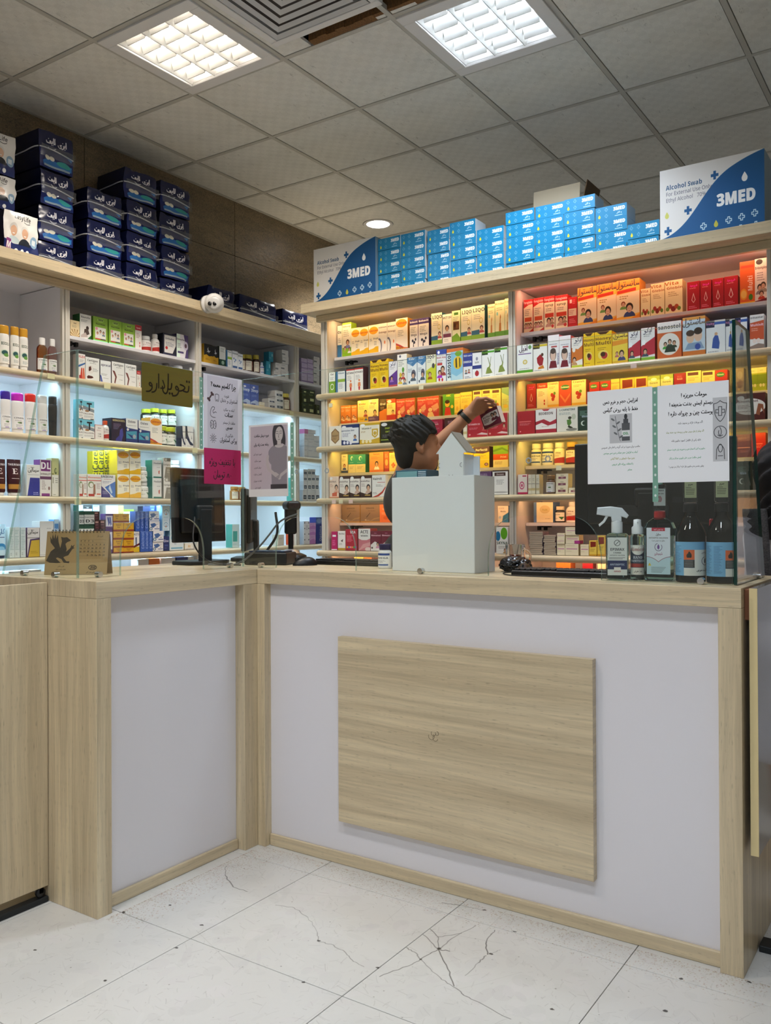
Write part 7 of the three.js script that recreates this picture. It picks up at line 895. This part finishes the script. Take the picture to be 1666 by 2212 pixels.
for (const [x, turn, l] of [[2.492, .25, 'brown alcohol bottle showing its flame warning square'], [2.587, .9, 'brown alcohol bottle at the glass corner showing text column']]) {
  const o = thing('alcohol_bottle', l, 'bottle', [x, Y0, -.352], turn, 'brown alcohol bottles');
  mesh('body', lathe([[0, 0], [.043, 0], [.046, .004], [.046, .15], [.042, .168], [.022, .205], [.018, .214], [.018, .236], [0, .236]], 36), brownGlass, o); mesh('cap', lathe([[.0185, .222], [.0215, .223], [.0215, .246], [.019, .25], [0, .25]], 28), blackPl, o); wrap(.0464, .022, .128, amberTex, o, 4.2);
}
// small clear bottles standing on the caps
[[2.395, .2268, -.35, 'small clear gel bottle standing on the red cap', 1], [2.492, .2508, -.352, 'small clear vial standing on the first brown bottle', 0], [2.587, .2508, -.352, 'small clear vial standing on the corner brown bottle', 0]].forEach(([x, y, z, l, gel], i) => {
  const o = thing('small_bottle', l, 'bottle', [x, Y0 + y, z], .3); mesh('body', bx(-.0215, .0215, 0, gel ? .086 : .083, -.013, .013, .008), phys(0xf0f4f4, .03, { transmission: 1, thickness: .02, ior: 1.34 }), o);
  mesh('cap', lathe([[.008, .084], [.01, .085], [.009, .108], [0, .11]], 20), std(gel ? 0x9fd0c4 : 0xdfe3e4, .3), o);
  flat(.036, .055, canvasTex(128, 192, (g, W, Hh) => { g.fillStyle = gel ? '#d6dde0' : '#c9d0a8'; g.fillRect(0, 0, W, Hh); if (gel) { g.fillStyle = '#334'; g.textAlign = 'center'; g.font = 'bold 26px sans-serif'; g.fillText('EPIMAX', 64, 30); g.font = 'bold 20px sans-serif'; g.fillText('HAND GEL', 64, 62); g.strokeStyle = '#a8324c'; g.lineWidth = 6; for (let k = 0; k < 3; k++) { g.beginPath(); g.moveTo(40 + k * 14, 84); g.quadraticCurveTo(80 + k * 10, 110, 50 + k * 12, 150); g.stroke(); } } else { persian(g, 'سرم', 64, 50, 34, '#2a2e24'); for (let k = 0; k < 5; k++) line(g, 14, 76 + k * 18, 60 + (k * 37 % 40), 6, '#5a6048'); } }), o, 'label', .0132, .016);
});
{ const o = thing('red_marker', 'red marker pen standing between the brown bottles', 'pen', [2.54, Y0, -.42]); mesh('barrel', lathe([[0, 0], [.006, 0], [.006, .12], [.0055, .125], [0, .125]], 14), std(0xd8d4cc, .4), o); mesh('cap', lathe([[0, .2], [.005, .2], [.0068, .195], [.0068, .122], [.006, .12]], 14), std(0xb81c22, .35), o); }

// ---------- people ----------
const len3 = (x, y, z) => Math.sqrt(x * x + y * y + z * z);
const smin = (a, b, k) => { const h = Math.max(k - Math.abs(a - b), 0) / k; return Math.min(a, b) - h * h * k * .25; };
const cap = (a, b, ra, rb) => { const ux = b[0] - a[0], uy = b[1] - a[1], uz = b[2] - a[2], L = ux * ux + uy * uy + uz * uz; return (x, y, z) => { const t = clamp(((x - a[0]) * ux + (y - a[1]) * uy + (z - a[2]) * uz) / L, 0, 1); return len3(x - a[0] - ux * t, y - a[1] - uy * t, z - a[2] - uz * t) - lerp(ra, rb, t); }; };
const ell = (c, r, M) => (x, y, z) => { let p = [x - c[0], y - c[1], z - c[2]]; if (M) p = M(p); const k0 = len3(p[0] / r[0], p[1] / r[1], p[2] / r[2]), k1 = len3(p[0] / r[0] ** 2, p[1] / r[1] ** 2, p[2] / r[2] ** 2); return k1 < 1e-9 ? -Math.min(...r) : k0 * (k0 - 1) / k1; };
const blend = (list, k) => (x, y, z) => { let d = 9; for (const f of list) d = smin(d, f(x, y, z), k); return d; };
function nets(f, lo, hi, cell) {   // surface nets
  const n = [0, 1, 2].map(i => Math.ceil((hi[i] - lo[i]) / cell) + 1), [nx, ny, nz] = n, V = new Float32Array(nx * ny * nz), id = (i, j, k) => (k * ny + j) * nx + i;
  for (let k = 0; k < nz; k++) for (let j = 0; j < ny; j++) for (let i = 0; i < nx; i++) V[id(i, j, k)] = f(lo[0] + i * cell, lo[1] + j * cell, lo[2] + k * cell);
  const at = new Int32Array(nx * ny * nz).fill(-1), P = [], I = [];
  for (let k = 0; k < nz - 1; k++) for (let j = 0; j < ny - 1; j++) for (let i = 0; i < nx - 1; i++) {
    let m = 0, sx = 0, sy = 0, sz = 0, c = 0; const v = []; for (let q = 0; q < 8; q++) { v[q] = V[id(i + (q & 1), j + (q >> 1 & 1), k + (q >> 2))]; if (v[q] < 0) m |= 1 << q; } if (m === 0 || m === 255) continue;
    for (let a = 0; a < 8; a++) for (const b of [1, 2, 4]) if (!(a & b)) { const o = a | b; if ((v[a] < 0) !== (v[o] < 0)) { const t = v[a] / (v[a] - v[o]); sx += (a & 1) + (b === 1 ? t : 0); sy += (a >> 1 & 1) + (b === 2 ? t : 0); sz += (a >> 2) + (b === 4 ? t : 0); c++; } }
    at[id(i, j, k)] = P.length / 3; P.push(lo[0] + (i + sx / c) * cell, lo[1] + (j + sy / c) * cell, lo[2] + (k + sz / c) * cell);
  }
  const quad = (a, b, c, d, flip) => { if (a < 0 || b < 0 || c < 0 || d < 0) return; flip ? I.push(a, c, b, b, c, d) : I.push(a, b, c, b, d, c); };
  for (let k = 1; k < nz - 1; k++) for (let j = 1; j < ny - 1; j++) for (let i = 1; i < nx - 1; i++) {
    const s = V[id(i, j, k)] < 0;
    if (s !== V[id(i + 1, j, k)] < 0) quad(at[id(i, j - 1, k - 1)], at[id(i, j, k - 1)], at[id(i, j - 1, k)], at[id(i, j, k)], !s);
    if (s !== V[id(i, j + 1, k)] < 0) quad(at[id(i - 1, j, k - 1)], at[id(i, j, k - 1)], at[id(i - 1, j, k)], at[id(i, j, k)], s);
    if (s !== V[id(i, j, k + 1)] < 0) quad(at[id(i - 1, j - 1, k)], at[id(i, j - 1, k)], at[id(i - 1, j, k)], at[id(i, j, k)], !s);
  }
  const g = new THREE.BufferGeometry(); g.setAttribute('position', new THREE.Float32BufferAttribute(P, 3)); g.setIndex(I); g.computeVertexNormals(); g.setAttribute('uv', new THREE.Float32BufferAttribute(new Float32Array(P.length / 3 * 2), 2)); return g;
}
const frame = (o, yaw, pitch = 0) => { const c = Math.cos(yaw), s = Math.sin(yaw), cp = Math.cos(pitch), sp = Math.sin(pitch); return { w: ([x, y, z]) => { const y1 = y * cp - z * sp, z1 = y * sp + z * cp; return [o[0] + x * c + z1 * s, o[1] + y1, o[2] - x * s + z1 * c]; }, l: ([x, y, z]) => { x -= o[0]; y -= o[1]; z -= o[2]; const lx = x * c - z * s, lz = x * s + z * c; return [lx, y * cp + lz * sp, -y * sp + lz * cp]; } }; };
// head in its own frame: face to +z, centre of the skull at 0
const headField = (() => {
  const skull = ell([0, .02, -.012], [.076, .098, .098]), face = ell([0, -.045, .03], [.06, .082, .066]), jaw = cap([-.035, -.075, .03], [.035, -.075, .03], .03, .03), chin = ell([0, -.108, .062], [.022, .02, .02]), nose = cap([0, -.005, .09], [0, -.035, .108], .009, .013), brow = cap([-.032, .012, .078], [.032, .012, .078], .014, .014), lip = cap([-.016, -.068, .088], [.016, -.068, .088], .009, .009), lip2 = cap([-.013, -.08, .084], [.013, -.08, .084], .009, .009);
  const ears = [-1, 1].map(s => [ell([s * .08, -.012, -.004], [.012, .034, .021]), ell([s * .09, -.01, .002], [.006, .02, .011]), ell([s * .078, -.042, .004], [.009, .012, .01])]);
  const sockets = [-.031, .031].map(x => ell([x, -.006, .092], [.017, .011, .016]));
  const eyes = [-.031, .031].map(x => ell([x, -.006, .077], [.0125, .0125, .0125]));
  return (x, y, z) => { let d = smin(skull(x, y, z), face(x, y, z), .04); d = smin(d, jaw(x, y, z), .035); d = smin(d, chin(x, y, z), .03); d = smin(d, brow(x, y, z), .02); for (const s of sockets) d = -smin(-d, s(x, y, z) * 1 + .004, .012) < d ? d : Math.max(d, -(s(x, y, z) + .003)); d = smin(d, nose(x, y, z), .016); d = smin(d, lip(x, y, z), .01); d = smin(d, lip2(x, y, z), .01); for (const e of eyes) d = Math.min(d, e(x, y, z)); for (const [a, b, c] of ears) { d = smin(d, Math.max(a(x, y, z), -b(x, y, z)), .008); d = smin(d, c(x, y, z), .008); } return d; };
})();
const skinMat = std(0xb9805f, .55), skinPale = std(0xc99a7c, .55), hairMat = std(0x0f0d0d, .65);
{ // pharmacist reaching to the shelf
  const o = thing('person', 'pharmacist in dark grey shirt reaching up to the warm shelf', 'person');
  const yaw = 2.2, hd = frame([1.072, 1.682, -1.0], yaw + .1, -.06), base = frame([1.01, 0, -1.02], yaw);
  const B = base.w, head = (x, y, z) => headField(...hd.l([x, y, z]));
  const neck = cap(hd.w([0, -.07, -.03]), B([0, 1.5, -.02]), .056, .064);
  const hipL = B([.09, .92, 0]), hipR = B([-.09, .92, 0]), kneeL = B([.1, .5, .02]), kneeR = B([-.1, .5, .02]), ankL = B([.1, .09, -.02]), ankR = B([-.1, .09, -.02]);
  const shL = B([.165, 1.48, .01]), shR = B([-.18, 1.46, 0]), elL = [1.03, 1.655, -1.19], wrL = [1.205, 1.835, -1.262], elR = B([-.23, 1.13, .02]), wrR = B([-.2, 1.08, .24]);
  const torso = [cap(B([-.09, 1.4, .0]), B([.09, 1.4, .0]), .11, .11), cap(B([-.08, 1.15, .0]), B([.08, 1.15, .0]), .118, .118), cap(B([-.08, .97, 0]), B([.08, .97, 0]), .11, .11), cap(B([-.15, 1.475, -.01]), B([.15, 1.49, -.01]), .064, .064)];
  const arms = [cap(shL, elL, .052, .043), cap(shR, elR, .052, .043)], fore = [cap(elL, wrL, .042, .028), cap(elR, wrR, .041, .027)];
  const legs = [cap(hipL, kneeL, .085, .06), cap(kneeL, ankL, .055, .038), cap(hipR, kneeR, .085, .06), cap(kneeR, ankR, .055, .038)], feet = [cap(B([.1, .045, -.04]), B([.11, .035, .16]), .04, .034), cap(B([-.1, .045, -.04]), B([-.11, .035, .16]), .04, .034)];
  // left hand: palm from the wrist, four fingers over the top of the carton, thumb in front
  const kn = [[1.258, 1.902, -1.256], [1.268, 1.893, -1.28], [1.272, 1.88, -1.302], [1.268, 1.865, -1.321]];
  const hand = [cap(wrL, kn[0], .026, .016), cap(wrL, kn[1], .026, .016), cap(wrL, kn[2], .025, .015), cap(wrL, kn[3], .024, .014)];
  const fingers = kn.flatMap((k, i) => { const m = [k[0] + .038 - i * .003, k[1] + .006 - i * .004, k[2] - .014], t = [k[0] + .066 - i * .007, k[1] - .008 - i * .006, k[2] - .036 + i * .003]; return [cap(k, m, .009, .008), cap(m, t, .008, .0068)]; });
  const th = [[1.222, 1.835, -1.255], [1.243, 1.835, -1.27], [1.268, 1.848, -1.297]]; const thumb = [cap(th[0], th[1], .014, .011), cap(th[1], th[2], .0105, .0088)];
  const handF = (x, y, z) => { let d = blend(hand, .014)(x, y, z); for (const f of fingers) d = smin(d, f(x, y, z), .003); for (const f of thumb) d = smin(d, f(x, y, z), .007); return d; };
  const rHand = (() => { const f = frame(wrR, yaw), q = f.w, L = [cap(wrR, q([-.015, -.01, .08]), .026, .018), cap(wrR, q([.02, -.01, .08]), .026, .017)]; for (let k = 0; k < 4; k++) { const a = q([-.026 + k * .017, -.01, .085]), b = q([-.028 + k * .018, -.02, .12 - Math.abs(k - 1.4) * .006]), c = q([-.028 + k * .018, -.042, .138 - Math.abs(k - 1.4) * .008]); L.push(cap(a, b, .0095, .0085), cap(b, c, .0085, .0072)); } L.push(cap(q([.02, 0, .03]), q([.045, -.012, .06]), .014, .011), cap(q([.045, -.012, .06]), q([.05, -.024, .085]), .0105, .0085)); return blend(L, .007); })();
  const bodyF = blend([...torso, neck, ...arms, ...fore, ...legs, ...feet], .05);
  const skull = (x, y, z) => smin(head(x, y, z), neck(x, y, z), .03);
  const bodyCut = (x, y, z) => bodyF(x, y, z) + .006;
  mesh('body', mergeGeometries([nets(bodyCut, [.6, 0, -1.5], [1.45, 1.56, -.6], .016), nets(skull, [.86, 1.5, -1.2], [1.24, 1.83, -.82], .0045), nets((x, y, z) => smin(handF(x, y, z), fore[0](x, y, z), .012), [.98, 1.6, -1.4], [1.39, 1.95, -1.1], .0042), nets(rHand, [wrR[0] - .2, .98, wrR[2] - .2], [wrR[0] + .2, 1.16, wrR[2] + .2], .0055)]), skinMat, o);
  const sleeve = [cap(shL, [lerp(shL[0], elL[0], .72), lerp(shL[1], elL[1], .72), lerp(shL[2], elL[2], .72)], .066, .058), cap(shR, [lerp(shR[0], elR[0], .7), lerp(shR[1], elR[1], .7), lerp(shR[2], elR[2], .7)], .066, .058)], shirtF = blend([...torso, ...sleeve], .06);
  mesh('shirt', nets((x, y, z) => Math.max(shirtF(x, y, z) - .014 + .006 * noise(x * 22 + y * 4, y * 9 + z * 20, 41), .9 - y, -(neck(x, y, z) - .012)), [.6, .85, -1.5], [1.45, 1.62, -.6], .014), std(0x37373a, .85), o);
  const trF = blend([...legs, torso[2]], .05); mesh('trousers', nets((x, y, z) => Math.max(trF(x, y, z) - .012, y - .98, .07 - y), [.7, .04, -1.4], [1.35, 1.02, -.7], .018), std(0x1c1e26, .85), o);
  const shoeF = blend(feet, .02); mesh('shoes', nets((x, y, z) => Math.max(shoeF(x, y, z) - .008, .002 - y), [.7, 0, -1.4], [1.4, .12, -.65], .012), std(0x15130f, .4), o);
  const hairF = (x, y, z) => { const [a, b, c] = hd.l([x, y, z]); const up = clamp((b + .02) / .06, 0, 1), curl = up * (.034 * Math.abs(noise(a * 52 + 9, b * 50 + c * 44, 51) - .5) + .016 * noise(a * 90, b * 85 + c * 80, 53)) + .008 * noise(a * 24, b * 22 + c * 20, 52) - up * .006; const top = ell([0, .04, -.016], [.081, .084, .102])(a, b, c) - curl, back = ell([0, -.04, -.056], [.068, .09, .054])(a, b, c) - curl * .3, side = Math.min(...[-1, 1].map(s => ell([s * .066, .01, .0], [.02, .05, .062])(a, b, c))) - curl * .2; let d = smin(top, back, .03); d = smin(d, side, .02); const low = b < .035 ? c - .012 - (b > -.02 ? (b + .02) * .6 : 0) : -1; return Math.max(d, low, -(b + .125), c - .088); };
  mesh('hair', nets(hairF, [.86, 1.54, -1.2], [1.24, 1.86, -.82], .0045), hairMat, o);
  // watch on the raised wrist
  const dir = new THREE.Vector3(wrL[0] - elL[0], wrL[1] - elL[1], wrL[2] - elL[2]).normalize(), qq = new THREE.Quaternion().setFromUnitVectors(new THREE.Vector3(0, 1, 0), dir), wp = new THREE.Vector3(...wrL).addScaledVector(dir, -.022);
  const strap = lathe([[.031, -.011], [.0345, -.01], [.0345, .01], [.031, .011]], 28); strap.applyQuaternion(qq); strap.translate(wp.x, wp.y, wp.z); const w = mesh('wristwatch', strap, std(0x14130f, .5), o);
  const out = new THREE.Vector3(-.6, .75, .25); out.addScaledVector(dir, -out.dot(dir)).normalize(); const dq = new THREE.Quaternion().setFromUnitVectors(new THREE.Vector3(0, 1, 0), out), dial = lathe([[0, .008], [.016, .008], [.019, .005], [.019, 0], [0, 0]], 24); dial.applyQuaternion(dq); dial.translate(wp.x + out.x * .034, wp.y + out.y * .034, wp.z + out.z * .034); mesh('dial', dial, std(0x1c1a16, .25), w);
}
{ // carton held up by the pharmacist
  const tex = canvasTex(256, 180, (g, W, Hh) => { g.fillStyle = '#6b1c34'; g.fillRect(0, 0, W, Hh); g.fillStyle = '#e6dcd8'; g.beginPath(); g.moveTo(10, 60); g.quadraticCurveTo(60, 24, 246, 34); g.lineTo(246, 110); g.quadraticCurveTo(120, 170, 16, 140); g.fill(); g.fillStyle = '#3a1c24'; g.textAlign = 'left'; g.font = 'bold 26px sans-serif'; g.fillText('B12 Plus', 26, 76); for (let k = 0; k < 3; k++) line(g, 26, 88 + k * 14, 90 - k * 12, 6, '#5a3a42'); for (const [x, s] of [[160, '#7a2a3c'], [204, '#5a2030']]) { g.fillStyle = s; g.beginPath(); g.ellipse(x, 128, 28, 34, 0, Math.PI, 0); g.fill(); g.fillStyle = '#1c1012'; g.beginPath(); g.arc(x, 68, 22, 0, 7); g.fill(); g.fillStyle = '#c99a80'; g.beginPath(); g.ellipse(x, 74, 13, 17, 0, 0, 7); g.fill(); } });
  const m = facedBox('medicine_box', .108, .084, .034, std(0xffffff, .4, { map: tex }), std(0xe6ddd6, .5), std(0x7a2038, .45)); m.geometry.translate(0, -.042, 0); m.position.set(1.297, 1.819, -1.335); m.rotation.set(.1, -.12, .3); tag(m, 'maroon carton with two faces held in the raised hand', 'box');
}
{ // colleague at the frame edge, head covered, facing away
  const o = thing('person', 'person in black headscarf and white coat behind the counter end', 'person');
  const yaw = 2.75, hd = frame([2.668, 1.492, -1.06], yaw, -.12), base = frame([2.71, 0, -1.1], yaw), B = base.w, head = (x, y, z) => headField(...hd.l([x, y, z]));
  const neck = cap(hd.w([0, -.07, -.03]), B([0, 1.3, -.02]), .05, .056), torso = [cap(B([-.08, 1.2, 0]), B([.08, 1.2, 0]), .1, .1), cap(B([-.06, 1.0, .01]), B([.06, 1.0, .01]), .1, .1), cap(B([-.09, .84, 0]), B([.09, .84, 0]), .12, .12), cap(B([-.13, 1.27, -.01]), B([.13, 1.27, -.01]), .052, .052)];
  const arms = [-1, 1].flatMap(s => [cap(B([s * .17, 1.25, 0]), B([s * .2, 1.0, .02]), .048, .04), cap(B([s * .2, 1.0, .02]), B([s * .12, .98, .24]), .038, .026)]), legs = [-1, 1].flatMap(s => [cap(B([s * .09, .82, 0]), B([s * .09, .45, .02]), .09, .062), cap(B([s * .09, .45, .02]), B([s * .09, .08, -.01]), .055, .04), cap(B([s * .09, .04, -.03]), B([s * .1, .033, .14]), .036, .032)]);
  const hands = [-1, 1].flatMap(s => { const w = B([s * .12, .98, .24]), f = frame(w, yaw).w, L = [cap(w, f([0, -.01, .07]), .026, .02)]; for (let k = 0; k < 4; k++) L.push(cap(f([-.024 + k * .016, -.01, .075]), f([-.024 + k * .017, -.03, .125]), .009, .0075)); L.push(cap(f([-s * .02, 0, .025]), f([-s * .045, -.02, .07]), .012, .009)); return L; }), handsF = blend(hands, .007);
  const bodyF = blend([...torso, neck, ...arms, ...legs], .05);
  mesh('body', mergeGeometries([nets((x, y, z) => bodyF(x, y, z) + .008, [2.3, 0, -1.6], [3.1, 1.4, -.7], .02), nets((x, y, z) => smin(head(x, y, z), neck(x, y, z), .03), [2.5, 1.3, -1.28], [2.84, 1.64, -.86], .006), nets(handsF, [2.3, .88, -1.6], [3.1, 1.08, -.9], .008)]), skinPale, o);
  const coatF = blend([...torso, ...arms, cap(B([-.09, .8, 0]), B([-.09, .5, 0]), .13, .14), cap(B([.09, .8, 0]), B([.09, .5, 0]), .13, .14)], .06), tweed = dataTex(128, 128, (u, v) => { const k = 66 + 34 * noise(u * 60, v * 60, 120) + 14 * noise(u * 14, v * 14, 121); return [k, k * .98, k * 1.02]; });
  const cg = nets((x, y, z) => Math.max(coatF(x, y, z) - .016 + .006 * noise(x * 18, y * 9 + z * 18, 44), .42 - y, y - 1.33), [2.2, .4, -1.6], [3.2, 1.38, -.65], .018); { const p = cg.attributes.position, uv = cg.attributes.uv; for (let i = 0; i < p.count; i++) uv.setXY(i, p.getX(i) * 5 + p.getZ(i) * 4, p.getY(i) * 5); } mesh('coat', cg, std(0xd6d6de, .8), o);
  const se = nets((x, y, z) => Math.max(Math.abs(z + .915 + .02 * noise(x * 30, y * 6, 71)) - .012, Math.abs(x - 2.575 - (1.35 - y) * .06) - .042, y - 1.36, 1.02 - y), [2.48, 1.0, -.96], [2.7, 1.4, -.86], .006); { const p = se.attributes.position, uv = se.attributes.uv; for (let i = 0; i < p.count; i++) uv.setXY(i, p.getX(i) * 5, p.getY(i) * 5); } mesh('scarf_end', se, std(0xffffff, .9, { map: tweed }), o);
  const scarfF = (x, y, z) => { const [a, b, c] = hd.l([x, y, z]); const fold = .008 * Math.sin((a * .7 + b * 1.2 + c * 1.1) * 95 + 4 * noise(a * 12, b * 12 + c * 9, 45)) * (b < .06 ? 1 : .3); let d = ell([0, .018, -.02], [.098, .118, .122])(a, b, c); d = smin(d, ell([0, -.11, -.02], [.09, .08, .1])(a, b, c), .06); d = smin(d, ell([0, -.2, -.03], [.11, .045, .1])(a, b, c), .07) - fold; return Math.max(d, -(ell([0, -.02, .1], [.062, .088, .08])(a, b, c))); };
  mesh('headscarf', nets(scarfF, [2.4, 1.2, -1.35], [2.94, 1.68, -.8], .007), std(0x17161a, .8), o);
}
scene.traverse(o => { if (o.isLight && o.shadow) o.castShadow = true; });
renderer.render(scene, camera);
